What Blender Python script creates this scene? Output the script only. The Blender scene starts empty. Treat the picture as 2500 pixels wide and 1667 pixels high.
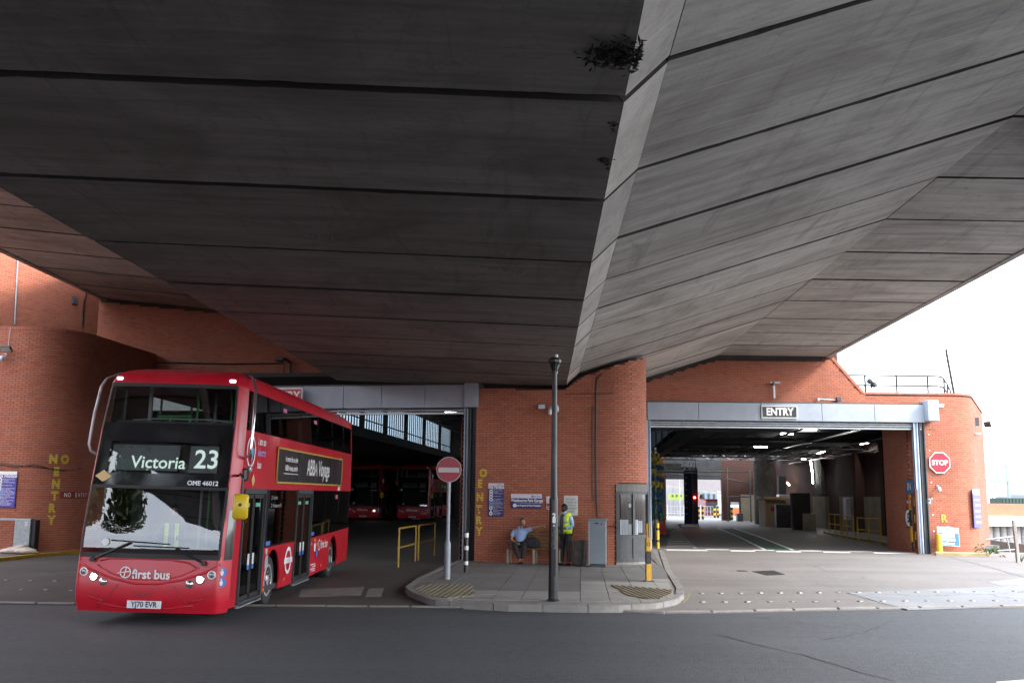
import bpy, math, random
from math import radians as R, pi, sin, cos, sqrt, atan2
from mathutils import Vector, Matrix
random.seed(7)
C = bpy.context.scene.collection
SC = bpy.context.scene

# ------------------------------------------------------------------ camera
EYE = 2.15; PITCH = R(8.8); ROLL = R(0.6); FPX = 2400.0
cd = bpy.data.cameras.new('camera'); cam = bpy.data.objects.new('camera', cd); C.objects.link(cam)
cd.sensor_width = 36; cd.lens = 36*FPX/2500; cd.clip_end = 2000; cd.clip_start = .1
cam.matrix_world = Matrix.Translation((0, 0, EYE)) @ Matrix.Rotation(pi/2+PITCH, 4, 'X') @ Matrix.Rotation(ROLL, 4, 'Z')
SC.camera = cam
# ------------------------------------------------------------------ sky, sun, exposure
W = bpy.data.worlds.new('World'); SC.world = W; W.use_nodes = True
wn = W.node_tree; wn.nodes.clear()
_o = wn.nodes.new('ShaderNodeOutputWorld'); _b = wn.nodes.new('ShaderNodeBackground')
_s = wn.nodes.new('ShaderNodeTexSky'); _s.sky_type = 'NISHITA'; _s.sun_disc = False
SUN_EL, SUN_AZ = R(38), R(122)          # azimuth clockwise from +Y
_s.sun_elevation = SUN_EL; _s.sun_rotation = SUN_AZ; _s.dust_density = 3; _s.air_density = 1.2
_tc = wn.nodes.new('ShaderNodeTexCoord'); _n = wn.nodes.new('ShaderNodeTexNoise')
_n.inputs['Scale'].default_value = 2.6; _n.inputs['Detail'].default_value = 7; _n.inputs['Roughness'].default_value = .55
_r = wn.nodes.new('ShaderNodeValToRGB')
_r.color_ramp.elements[0].position = .36; _r.color_ramp.elements[0].color = (9.5, 11, 13.5, 1)
_r.color_ramp.elements[1].position = .66; _r.color_ramp.elements[1].color = (17, 17.2, 17.6, 1)
_m = wn.nodes.new('ShaderNodeMix'); _m.data_type = 'RGBA'; _m.inputs[0].default_value = .74
wn.links.new(_tc.outputs['Generated'], _n.inputs['Vector']); wn.links.new(_n.outputs['Fac'], _r.inputs['Fac'])
wn.links.new(_s.outputs['Color'], _m.inputs[6]); wn.links.new(_r.outputs['Color'], _m.inputs[7])
wn.links.new(_m.outputs[2], _b.inputs['Color']); wn.links.new(_b.outputs['Background'], _o.inputs['Surface'])
_b.inputs['Strength'].default_value = .12
sl = bpy.data.lights.new('sun', 'SUN'); sl.energy = 1.5; sl.angle = R(12); sl.color = (1, .96, .9)
so = bpy.data.objects.new('sun', sl); C.objects.link(so)
_d = Vector((sin(SUN_AZ)*cos(SUN_EL), cos(SUN_AZ)*cos(SUN_EL), sin(SUN_EL)))
so.rotation_euler = (-_d).to_track_quat('-Z', 'Y').to_euler(); so.location = (30, -30, 40)
SC.view_settings.view_transform = 'Standard'; SC.view_settings.look = 'None'
SC.view_settings.exposure = 1.9; SC.view_settings.gamma = 1; SC.view_settings.use_curve_mapping = False
SC.render.engine = 'CYCLES'; SC.cycles.use_denoising = True; SC.cycles.max_bounces = 8
SC.cycles.diffuse_bounces = 5; SC.cycles.transparent_max_bounces = 16; SC.cycles.sample_clamp_indirect = 6
SC.cycles.caustics_reflective = False; SC.cycles.caustics_refractive = False

# ------------------------------------------------------------------ measuring the place from the photograph
def ray(x, y):
    u = (x-1250)/FPX; v = (833.5-y)/FPX; c, s = cos(ROLL), sin(ROLL)
    u, v = u*c-v*s, u*s+v*c
    return Vector((u, cos(PITCH)-v*sin(PITCH), sin(PITCH)+v*cos(PITCH)))
CAMP = Vector((0, 0, EYE))
def at(x, y, Y): d = ray(x, y); return CAMP+d*(Y/d.y)
def G(x, y, z=0.): d = ray(x, y); return CAMP+d*((z-EYE)/d.z)
def hit(x, y, p0, n): d = ray(x, y); return CAMP+d*((Vector(p0)-CAMP).dot(n)/d.dot(n))
def proj(P):
    q = Vector(P)-CAMP; f = q.y*cos(PITCH)+q.z*sin(PITCH); up = -q.y*sin(PITCH)+q.z*cos(PITCH)
    if f < .1: return (-9999, -9999)
    u, v = q.x/f, up/f; c, s = cos(ROLL), sin(ROLL)
    return (1250+FPX*(u*c+v*s), 833.5-FPX*(-u*s+v*c))
def hitpath(x, y, path):
    d = ray(x, y); best = None
    for a, b in zip(path, path[1:]):
        ex, ey = b[0]-a[0], b[1]-a[1]; den = d.x*ey-d.y*ex
        if abs(den) < 1e-9: continue
        t = (a[0]*ey-a[1]*ex)/den; k = (a[0]*d.y-a[1]*d.x)/den
        if t > 0 and -1e-6 <= k <= 1+1e-6 and (best is None or t < best[0]):
            best = (t, atan2(ey, ex))
    t, yaw = best
    return CAMP+d*t, yaw

# ------------------------------------------------------------------ objects
def tag(o, label=None, cat=None, group=None, kind=None):
    if label: o['label'] = label
    if cat: o['category'] = cat
    if group: o['group'] = group
    if kind: o['kind'] = kind
    return o
def thing(name, label, cat, loc=(0, 0, 0), rz=0, group=None):
    o = bpy.data.objects.new(name, None); o.empty_display_size = .2; C.objects.link(o)
    o.location = loc; o.rotation_euler = (0, 0, rz)
    return tag(o, label, cat, group, 'thing')
def kids(o): return [c for c in C.objects if c.parent == o]
def copy_tree(o, parent=None):
    km = {}
    for c in C.objects:
        if c.parent: km.setdefault(c.parent.name, []).append(c)
    def go(o, parent):
        c = o.copy(); C.objects.link(c)
        if parent: c.parent = parent
        for ch in km.get(o.name, []): go(ch, c)
        return c
    return go(o, parent)

class MB:
    """collects faces; build() links them as one mesh object"""
    def __init__(s, T=None): s.v = []; s.f = []; s.m = []; s.T = T or Matrix()
    def add(s, vs, fs, mi=0):
        n = len(s.v); s.v += [s.T @ Vector(v) for v in vs]; s.f += [[i+n for i in f] for f in fs]; s.m += [mi]*len(fs); return s
    def box(s, c, size, rz=0, mi=0, M=None, ch=0):
        a, b, d = size[0]/2, size[1]/2, size[2]/2
        if ch:   # chamfered vertical and horizontal edges
            vs = []; fs = []
            prof = [(-d, ch), (-d+ch, 0), (d-ch, 0), (d, ch)]
            for z, i in prof:
                A, B = a-i, b-i; k = ch
                vs += [(-A+k, -B, z), (A-k, -B, z), (A, -B+k, z), (A, B-k, z), (A-k, B, z), (-A+k, B, z), (-A, B-k, z), (-A, -B+k, z)]
            for q in range(3):
                for j in range(8): fs.append((q*8+j, q*8+(j+1) % 8, (q+1)*8+(j+1) % 8, (q+1)*8+j))
            fs += [tuple(range(7, -1, -1)), tuple(range(24, 32))]
        else:
            vs = [(x, y, z) for z in (-d, d) for (x, y) in ((-a, -b), (a, -b), (a, b), (-a, b))]
            fs = [(3, 2, 1, 0), (4, 5, 6, 7), (0, 1, 5, 4), (1, 2, 6, 5), (2, 3, 7, 6), (3, 0, 4, 7)]
        X = Matrix.Translation(c) @ (M or Matrix.Rotation(rz, 4, 'Z'))
        return s.add([X @ Vector(v) for v in vs], fs, mi)
    def prism(s, poly, z0, z1, mi=0, cap0=True):
        n = len(poly); z0f = z0 if callable(z0) else (lambda p: z0); z1f = z1 if callable(z1) else (lambda p: z1)
        vs = [(p[0], p[1], z0f(p)) for p in poly]+[(p[0], p[1], z1f(p)) for p in poly]
        fs = [tuple(range(n, 2*n))]+([tuple(range(n-1, -1, -1))] if cap0 else [])
        fs += [(i, (i+1) % n, n+(i+1) % n, n+i) for i in range(n)]
        return s.add(vs, fs, mi)
    def slab(s, poly3, th, mi=0):      # polygon of 3-D points thickened by the vector th
        n = len(poly3); th = Vector(th)
        vs = [Vector(p) for p in poly3]+[Vector(p)+th for p in poly3]
        fs = [tuple(range(n)), tuple(range(2*n-1, n-1, -1))]+[((i+1) % n, i, n+i, n+(i+1) % n) for i in range(n)]
        return s.add(vs, fs, mi)
    def tube(s, path, r, n=8, mi=0, cap=True, closed=False):
        P = [Vector(p) for p in path]; k = len(P); vs = []; up = None
        for i, p in enumerate(P):
            if closed: t = P[(i+1) % k]-P[i-1]
            else: t = (P[min(i+1, k-1)]-P[max(i-1, 0)])
            t.normalize()
            if up is None: up = Vector((0, 0, 1)) if abs(t.z) < .9 else Vector((1, 0, 0))
            a = t.cross(up); 
            if a.length < 1e-4: a = t.orthogonal()
            a.normalize(); b = a.cross(t); up = b
            rr = r[i] if isinstance(r, (list, tuple)) else r
            vs += [p+a*(rr*cos(2*pi*j/n))+b*(rr*sin(2*pi*j/n)) for j in range(n)]
        fs = []
        for i in range(k if closed else k-1):
            q = ((i+1) % k)*n
            for j in range(n): fs.append((i*n+j, q+j, q+(j+1) % n, i*n+(j+1) % n))
        if cap and not closed: fs += [tuple(range(n)), tuple(range(k*n-1, (k-1)*n-1, -1))]
        return s.add(vs, fs, mi)
    def lathe(s, prof, n=16, c=(0, 0, 0), axis='Z', mi=0):
        vs = []; fs = []; k = len(prof); c = Vector(c)
        for (r, h) in prof:
            for j in range(n):
                a, b = r*cos(2*pi*j/n), r*sin(2*pi*j/n)
                vs.append(c+(Vector((a, b, h)) if axis == 'Z' else Vector((h, a, b)) if axis == 'X' else Vector((b, h, a))))
        for i in range(k-1):
            for j in range(n): fs.append((i*n+j, i*n+(j+1) % n, (i+1)*n+(j+1) % n, (i+1)*n+j))
        fs += [tuple(range(n-1, -1, -1)), tuple(range((k-1)*n, k*n))]
        return s.add(vs, fs, mi)
    def build(s, name, mats, parent=None, world=False, smooth=False, loc=None):
        me = bpy.data.meshes.new(name); me.from_pydata([tuple(v) for v in s.v], [], s.f)
        for m in (mats if isinstance(mats, (list, tuple)) else [mats]): me.materials.append(m)
        if any(s.m): me.polygons.foreach_set('material_index', s.m)
        if smooth:
            me.polygons.foreach_set('use_smooth', [True]*len(s.f))
            if smooth is not True: me.set_sharp_from_angle(angle=R(smooth))
        me.update(); o = bpy.data.objects.new(name, me); C.objects.link(o)
        if parent:
            o.parent = parent
            if world: o.location = -Vector(parent.location)
        if loc is not None: o.location = loc
        return o
def text(body, size, m, parent, loc, name='lettering', sx=1., bold=.0, rot=(pi/2, 0, 0), align='CENTER', space=1.):
    cu = bpy.data.curves.new(name, 'FONT'); cu.body = body; cu.size = size; cu.align_x = align; cu.align_y = 'CENTER'
    cu.offset = bold; cu.resolution_u = 4; cu.space_character = space; cu.materials.append(m)
    o = bpy.data.objects.new(name, cu); C.objects.link(o); o.parent = parent; o.location = loc; o.rotation_euler = rot; o.scale = (sx, 1, 1)
    return o
def struct(o, kind='structure'): o['kind'] = kind; return o

# ------------------------------------------------------------------ materials
def nodes(name):
    m = bpy.data.materials.new(name); m.use_nodes = True; nt = m.node_tree
    return m, nt, nt.nodes['Principled BSDF']
def ramp(nt, fac, stops):
    r = nt.nodes.new('ShaderNodeValToRGB'); e = r.color_ramp.elements
    while len(e) < len(stops): e.new(.5)
    for i, (p, c) in enumerate(stops): e[i].position = p; e[i].color = (*c, 1) if len(c) == 3 else c
    nt.links.new(fac, r.inputs[0]); return r.outputs[0]
def noise(nt, vec, scale, detail=5, rough=.6, dist=0):
    n = nt.nodes.new('ShaderNodeTexNoise'); n.inputs['Scale'].default_value = scale; n.inputs['Detail'].default_value = detail
    n.inputs['Roughness'].default_value = rough; n.inputs['Distortion'].default_value = dist
    if vec: nt.links.new(vec, n.inputs['Vector'])
    return n.outputs['Fac']
def mapped(nt, scale=(1, 1, 1), src='Object'):
    t = nt.nodes.new('ShaderNodeTexCoord'); m = nt.nodes.new('ShaderNodeMapping'); m.inputs['Scale'].default_value = scale
    nt.links.new(t.outputs[src], m.inputs['Vector']); return m.outputs[0]
def mixc(nt, fac, a, b, mode='MIX'):
    m = nt.nodes.new('ShaderNodeMix'); m.data_type = 'RGBA'; m.blend_type = mode
    for s, i in ((fac, 0), (a, 6), (b, 7)):
        if isinstance(s, (int, float)): m.inputs[i].default_value = s
        elif isinstance(s, tuple): m.inputs[i].default_value = (*s, 1)
        else: nt.links.new(s, m.inputs[i])
    return m.outputs[2]
def bump(nt, b, h, strength=.3, dist=.01):
    n = nt.nodes.new('ShaderNodeBump'); n.inputs['Strength'].default_value = strength; n.inputs['Distance'].default_value = dist
    nt.links.new(h, n.inputs['Height']); nt.links.new(n.outputs[0], b.inputs['Normal'])
_mc = {}
def pm(name, col, rough=.6, metal=0., var=.12, scale=2.5, bmp=0., bscale=60, coat=0., dirt=0., stretch=(1, 1, 1), rvar=.08):
    """painted, metal, wood or concrete surface with uneven tone, fine relief and grime"""
    if name in _mc: return _mc[name]
    m, nt, b = nodes(name); L = nt.links.new
    vec = mapped(nt, stretch)
    n1 = noise(nt, vec, scale, 6)
    lo = tuple(c*(1-var) for c in col); hi = tuple(min(1, c*(1+var)) for c in col)
    c = ramp(nt, n1, [(.3, lo), (.7, hi)])
    if dirt:
        n2 = noise(nt, vec, scale*.6, 8, .7, .6)
        f = ramp(nt, n2, [(.5, (0, 0, 0)), (.75, (dirt,)*3)])
        c = mixc(nt, f, c, tuple(x*.3+.012 for x in col))
    L(c, b.inputs['Base Color'])
    rr = ramp(nt, n1, [(.3, (max(.02, rough-rvar),)*3), (.7, (min(1, rough+rvar),)*3)]); L(rr, b.inputs['Roughness'])
    b.inputs['Metallic'].default_value = metal; b.inputs['Coat Weight'].default_value = coat; b.inputs['Coat Roughness'].default_value = .08
    if bmp: bump(nt, b, noise(nt, vec, bscale, 4), bmp, .01)
    _mc[name] = m; return m
def emit(name, col, st):
    if name in _mc: return _mc[name]
    m, nt, b = nodes(name); b.inputs['Base Color'].default_value = (*col, 1)
    b.inputs['Emission Color'].default_value = (*col, 1); b.inputs['Emission Strength'].default_value = st
    _mc[name] = m; return m
def glass(name, tint=(.5, .55, .55), ior=1.9, rough=.01):
    if name in _mc: return _mc[name]
    m = bpy.data.materials.new(name); m.use_nodes = True; nt = m.node_tree; nt.nodes.clear(); L = nt.links.new
    o = nt.nodes.new('ShaderNodeOutputMaterial'); mx = nt.nodes.new('ShaderNodeMixShader')
    t = nt.nodes.new('ShaderNodeBsdfTransparent'); t.inputs[0].default_value = (*tint, 1)
    g = nt.nodes.new('ShaderNodeBsdfGlossy'); g.inputs['Roughness'].default_value = rough; g.inputs[0].default_value = (1, 1, 1, 1)
    f = nt.nodes.new('ShaderNodeFresnel'); f.inputs[0].default_value = ior
    gm = nt.nodes.new('ShaderNodeNewGeometry'); mm = nt.nodes.new('ShaderNodeMath'); mm.operation = 'MULTIPLY'   # a pane seen from its back is still a pane
    iv = nt.nodes.new('ShaderNodeMath'); iv.operation = 'SUBTRACT'; iv.inputs[0].default_value = 1; L(gm.outputs['Backfacing'], iv.inputs[1])
    L(f.outputs[0], mm.inputs[0]); L(iv.outputs[0], mm.inputs[1])
    L(mm.outputs[0], mx.inputs[0]); L(t.outputs[0], mx.inputs[1]); L(g.outputs[0], mx.inputs[2]); L(mx.outputs[0], o.inputs[0])
    _mc[name] = m; return m

def m_brick(name, base, var=.3):
    m, nt, b = nodes(name); L = nt.links.new
    g = nt.nodes.new('ShaderNodeNewGeometry'); oi = nt.nodes.new('ShaderNodeObjectInfo')
    ad = nt.nodes.new('ShaderNodeMath'); ad.operation = 'ADD'; L(g.outputs['Random Per Island'], ad.inputs[0]); L(oi.outputs['Random'], ad.inputs[1])
    fr = nt.nodes.new('ShaderNodeMath'); fr.operation = 'FRACT'; L(ad.outputs[0], fr.inputs[0])
    c = ramp(nt, fr.outputs[0], [(0, tuple(x*(1-var) for x in base)), (.25, base), (.6, (base[0]*1.06, base[1]*1.1, base[2]*1.05)), (.85, (base[0]*.92, base[1]*.86, base[2]*.9)), (1, (base[0]*1.18, base[1]*1.32, base[2]*1.3))])
    n1 = noise(nt, g.outputs['Position'], .55, 7, .65, .4)
    c = mixc(nt, ramp(nt, n1, [(.42, (0, 0, 0)), (.72, (.55, .55, .55))]), c, tuple(x*.45+.01 for x in base))
    n2 = noise(nt, g.outputs['Position'], 40, 4)
    c = mixc(nt, .35, c, mixc(nt, n2, tuple(x*.7 for x in base), tuple(x*1.25 for x in base)))
    L(c, b.inputs['Base Color']); b.inputs['Roughness'].default_value = .82
    bump(nt, b, n2, .35, .004); return m
M_BRICK = m_brick('red_brick', (.4, .135, .08)); 
M_MORTAR = pm('mortar', (.085, .04, .03), .95, var=.3, scale=2, bmp=.4, bscale=90)
M_MORTAR2 = pm('pale_mortar', (.2, .17, .15), .95, var=.3, scale=4, bmp=.4, bscale=90)

def m_concrete(name, base, streak=(.25, 2.2, 1.), stain=.6):
    m, nt, b = nodes(name); L = nt.links.new
    g = nt.nodes.new('ShaderNodeNewGeometry'); mp = nt.nodes.new('ShaderNodeMapping'); mp.inputs['Scale'].default_value = streak
    L(g.outputs['Position'], mp.inputs['Vector'])
    oi = nt.nodes.new('ShaderNodeObjectInfo')
    n1 = noise(nt, mp.outputs[0], 1.6, 8, .65, .3); n2 = noise(nt, g.outputs['Position'], .45, 6, .6, .8)
    n3 = noise(nt, g.outputs['Position'], 7, 8, .7); n4 = noise(nt, mp.outputs[0], 11, 4, .6)
    c = ramp(nt, n1, [(.25, tuple(x*.5 for x in base)), (.5, base), (.75, tuple(x*1.35 for x in base))])
    wv = nt.nodes.new('ShaderNodeTexWave'); wv.bands_direction = 'Y'; wv.inputs['Scale'].default_value = 2.2; wv.inputs['Distortion'].default_value = 6; wv.inputs['Detail'].default_value = 5; wv.inputs['Detail Scale'].default_value = 1.5
    L(g.outputs['Position'], wv.inputs['Vector']); c = mixc(nt, .1, c, ramp(nt, wv.outputs['Fac'], [(0, tuple(x*.55 for x in base)), (.5, base), (1, tuple(min(1, x*1.3) for x in base))]))
    mp2 = nt.nodes.new('ShaderNodeMapping'); mp2.inputs['Scale'].default_value = (1.1, .14, .5); L(g.outputs['Position'], mp2.inputs['Vector'])
    n6 = noise(nt, mp2.outputs[0], 2.1, 7, .7, 1.2); c = mixc(nt, ramp(nt, n6, [(.54, (0, 0, 0)), (.76, (stain,)*3)]), c, (base[0]*.38, base[1]*.35, base[2]*.32))
    c = mixc(nt, ramp(nt, n2, [(.46, (0, 0, 0)), (.74, (stain,)*3)]), c, (base[0]*.4, base[1]*.37, base[2]*.34))
    c = mixc(nt, ramp(nt, n3, [(.6, (0, 0, 0)), (.78, (.45,)*3)]), c, tuple(x*.5 for x in base))
    c = mixc(nt, ramp(nt, n4, [(.62, (0, 0, 0)), (.8, (.25,)*3)]), c, tuple(min(1, x*1.45) for x in base))
    n7 = noise(nt, g.outputs['Position'], 2.6, 9, .75, 1.5); c = mixc(nt, ramp(nt, n7, [(.56, (0, 0, 0)), (.7, (.6,)*3)]), c, tuple(x*.42 for x in base))
    n8 = noise(nt, g.outputs['Position'], 45, 3, .8); c = mixc(nt, ramp(nt, n8, [(.55, (0, 0, 0)), (.72, (.55,)*3)]), c, tuple(x*.45 for x in base))
    mp3 = nt.nodes.new('ShaderNodeMapping'); mp3.inputs['Scale'].default_value = (.12, 9, 1); mp3.inputs['Rotation'].default_value = (0, 0, .06); L(g.outputs['Position'], mp3.inputs['Vector'])
    n9 = noise(nt, mp3.outputs[0], 1.2, 5, .6, .3); c = mixc(nt, ramp(nt, n9, [(.63, (0, 0, 0)), (.7, (.3,)*3)]), c, tuple(min(1, x*1.7) for x in base))
    r = ramp(nt, oi.outputs['Random'], [(0, (.8, .8, .8)), (1, (1.16, 1.16, 1.16))])
    c = mixc(nt, 1., c, r, 'MULTIPLY')
    L(c, b.inputs['Base Color']); b.inputs['Roughness'].default_value = .85
    bump(nt, b, n1, .5, .02); return m
M_CONC = m_concrete('board_marked_concrete', (.47, .44, .405), stain=.75); M_SOFF = m_concrete('shaded_soffit_concrete', (.215, .198, .18), stain=.85)  # web lightened, soffit darkened: mostly light and shade put into the colour
M_CONCL = m_concrete('pale_edge_concrete', (.36, .335, .31), (1., .4, 1.), .4)

def m_ground(name, base, grain=90, gb=.5, crack=0., big=.3, tint=(.55, .5, .47), rough=.88, speck=.25, bigvar=.2, mott=0.):
    m, nt, b = nodes(name); L = nt.links.new
    g = nt.nodes.new('ShaderNodeNewGeometry'); P = g.outputs['Position']
    n1 = noise(nt, P, big, 9, .62, .5); n2 = noise(nt, P, 3.2, 8, .7); n3 = noise(nt, P, grain, 3, .7)
    c = ramp(nt, n1, [(.3, tuple(x*(1-bigvar) for x in base)), (.7, tuple(x*(1+bigvar) for x in base))])
    c = mixc(nt, ramp(nt, n2, [(.52, (0, 0, 0)), (.8, (.55,)*3)]), c, tuple(x*t for x, t in zip(base, tint)))
    c = mixc(nt, ramp(nt, n3, [(.5, (0, 0, 0)), (.75, (speck,)*3)]), c, tuple(x*2.1 for x in base))
    mp = nt.nodes.new('ShaderNodeMapping'); mp.inputs['Scale'].default_value = (.35, 1.6, 1); L(P, mp.inputs['Vector'])
    n5 = noise(nt, mp.outputs[0], 2.4, 7, .7, .4)
    c = mixc(nt, ramp(nt, n5, [(.58, (0, 0, 0)), (.8, (.3,)*3)]), c, tuple(x*.55 for x in base))
    if mott:
        nm_ = noise(nt, P, 7, 10, .8); c = mixc(nt, mott, c, ramp(nt, nm_, [(.32, tuple(x*.35 for x in base)), (.5, base), (.7, tuple(x*1.9 for x in base))]))
        mq = nt.nodes.new('ShaderNodeMapping'); mq.inputs['Scale'].default_value = (.06, .8, 1); mq.inputs['Rotation'].default_value = (0, 0, .05); L(P, mq.inputs['Vector'])
        nq = noise(nt, mq.outputs[0], 1.3, 5, .6, .2); c = mixc(nt, ramp(nt, nq, [(.45, (0, 0, 0)), (.65, (.45,)*3)]), c, tuple(x*1.35 for x in base))
        nr = noise(nt, P, 1.1, 6, .65, 1.2); c = mixc(nt, ramp(nt, nr, [(.62, (0, 0, 0)), (.7, (.5,)*3)]), c, tuple(x*.45 for x in base))
    if crack:
        v = nt.nodes.new('ShaderNodeTexVoronoi'); v.feature = 'DISTANCE_TO_EDGE'; v.inputs['Scale'].default_value = crack
        wv = nt.nodes.new('ShaderNodeVectorMath'); wv.operation = 'ADD'; nn = nt.nodes.new('ShaderNodeTexNoise'); nn.inputs['Scale'].default_value = 1.1; nn.inputs['Detail'].default_value = 6
        L(P, nn.inputs['Vector']); L(P, wv.inputs[0]); L(nn.outputs['Color'], wv.inputs[1]); L(wv.outputs[0], v.inputs['Vector'])
        c = mixc(nt, ramp(nt, v.outputs['Distance'], [(.0, (.75,)*3), (.012, (0, 0, 0))]), c, tuple(x*.25 for x in base))
    L(c, b.inputs['Base Color'])
    rr = ramp(nt, n1, [(.3, (rough-.12,)*3), (.7, (rough,)*3)]); L(rr, b.inputs['Roughness'])
    bump(nt, b, n3, gb, .012); return m
M_ROAD = m_ground('asphalt', (.053, .057, .064), 30, 1., 0, .22, (.55, .55, .55), .8, 1., .42, .55)
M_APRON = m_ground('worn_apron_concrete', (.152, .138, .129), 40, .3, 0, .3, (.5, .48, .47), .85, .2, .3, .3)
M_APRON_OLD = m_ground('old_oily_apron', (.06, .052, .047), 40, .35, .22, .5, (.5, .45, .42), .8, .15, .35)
M_FLOOR = m_ground('garage_floor', (.12, .11, .102), 30, .2, 0, .5, (.5, .48, .46), .7, .1)
M_PAVE = m_ground('paving_stone', (.15, .145, .14), 60, .35, 0, .9, (.62, .6, .58), .85, .2)
M_PAVE_L = m_ground('pale_repair_concrete', (.26, .25, .235), 60, .3, 0, .9, (.7, .68, .66), .85, .15)
M_GROUND = m_ground('far_ground', (.12, .115, .1), 10, .2)
M_KERB = m_ground('kerb_granite', (.21, .2, .19), 70, .4, 0, 1.4, (.5, .48, .46), .85, .3)
# ------------------------------------------------------------------ plain paints
WHITE = pm('white_print', (.78, .78, .78), .5, var=.04); NAVY = pm('navy_print', (.032, .03, .16), .35, var=.08)
PALE = pm('pale_sign_face', (.62, .63, .7), .4, var=.06, dirt=.25); BLACK = pm('black_paint', (.012, .012, .013), .4, var=.2)
REDS = pm('red_sign_face', (.4, .012, .035), .35, var=.06); YEL = pm('yellow_paint', (.55, .33, .015), .5, var=.15, scale=6, dirt=.5)
GREY = pm('grey_painted_steel', (.3, .34, .4), .45, var=.08, scale=1.2, dirt=.3, bmp=.05, bscale=6)
STEEL = pm('galvanised_steel', (.36, .38, .4), .42, .6, var=.15, scale=9, dirt=.2)
DKST = pm('dark_steel', (.05, .054, .06), .5, .2, var=.25, dirt=.3); BLUEG = pm('pale_blue_steel', (.42, .5, .6), .4, var=.08, dirt=.2)
DKCONC = m_concrete('dark_concrete', (.07, .066, .062)); RUB = pm('rubber', (.018, .018, .019), .75, var=.3, scale=12)
LAMPW = emit('lamp_white', (1, .97, .9), 14)
# ================================================================== SETTING
D = 2500/2352
def Gd(x, y, z=0.): return G(x*D, y*D, z)
def clip(poly, p, n):              # keep the side of the line through p where n points
    out = []
    for a, b in zip(poly, poly[1:]+poly[:1]):
        da = (a[0]-p[0])*n[0]+(a[1]-p[1])*n[1]; db = (b[0]-p[0])*n[0]+(b[1]-p[1])*n[1]
        if da >= 0: out.append(a)
        if da*db < 0:
            t = da/(da-db); out.append((a[0]+(b[0]-a[0])*t, a[1]+(b[1]-a[1])*t))
    return out
def clip_to(poly, hull):           # hull counter-clockwise
    for a, b in zip(hull, hull[1:]+hull[:1]):
        if not poly: return []
        poly = clip(poly, a, (-(b[1]-a[1]), b[0]-a[0]))
    return poly
def inset(poly, d):                # counter-clockwise polygon moved inwards
    out = []; n = len(poly)
    for i in range(n):
        a, b, c = Vector(poly[i-1]), Vector(poly[i]), Vector(poly[(i+1) % n])
        e1 = (b-a).normalized(); e2 = (c-b).normalized(); n1 = Vector((-e1.y, e1.x)); n2 = Vector((-e2.y, e2.x))
        m = (n1+n2); m = m/max(.3, m.length_squared/2)
        out.append(tuple(b+m*d))
    return out
def arc(c, r, a0, a1, n=8): return [(c[0]+r*cos(R(a0+(a1-a0)*i/n)), c[1]+r*sin(R(a0+(a1-a0)*i/n))) for i in range(n+1)]
def along(path, step):
    L = [0]
    for a, b in zip(path, path[1:]): L.append(L[-1]+sqrt((b[0]-a[0])**2+(b[1]-a[1])**2))
    def at_s(s):
        for i in range(len(path)-1):
            if s <= L[i+1]+1e-9 or i == len(path)-2:
                k = (s-L[i])/max(1e-9, L[i+1]-L[i]); a, b = path[i], path[i+1]
                return (a[0]+(b[0]-a[0])*k, a[1]+(b[1]-a[1])*k), atan2(b[1]-a[1], b[0]-a[0])
    return L[-1], at_s

struct(MB().box((0, 150, -1.5), (1600, 1600, .2)).build('ground', M_GROUND))
edge = [G(x, y)[:2] for x, y in ((0, 1475), (500, 1481), (957, 1484), (1382, 1489), (1600, 1497), (1760, 1496), (2100, 1489), (2500, 1482))]
e0 = edge[0]; e1 = edge[-1]
edge = [(-90, e0[1]-.6), (-25, e0[1]-.2)]+edge+[(e1[0]+14, e1[1]+3.2), (e1[0]+80, e1[1]+18)]
road = struct(MB().prism([(-90, -40), (110, -40)]+edge[::-1], -1.4, 0).build('road', M_ROAD))
ox = .004
mid = min(range(len(edge)), key=lambda i: abs(edge[i][0]-1.0))
# apron left of the island (old and oily), apron right of it (brownish concrete), garage floor
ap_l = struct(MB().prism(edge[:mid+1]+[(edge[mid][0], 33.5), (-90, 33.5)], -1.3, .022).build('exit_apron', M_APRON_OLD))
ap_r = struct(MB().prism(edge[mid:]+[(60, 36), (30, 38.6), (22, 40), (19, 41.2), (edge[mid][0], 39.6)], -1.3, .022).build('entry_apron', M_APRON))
fl = struct(MB().prism([(3.4, 39.6), (19, 41.2), (24, 90), (7.8, 90)], -1.3, .018).build('garage_floor', M_FLOOR))
fl2 = struct(MB().prism([(-90, 33.5), (edge[mid][0], 33.5), (edge[mid][0], 39.6), (3.4, 39.6), (7.8, 90), (-90, 90)], -1.3, .018).build('garage_floor', M_APRON_OLD))
yard = struct(MB().prism([(-90, 90), (110, 90), (110, 260), (-90, 260)], -1.3, lambda p: .01 if p[1] < 100 else -1.1).build('yard', M_PAVE))
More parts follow.
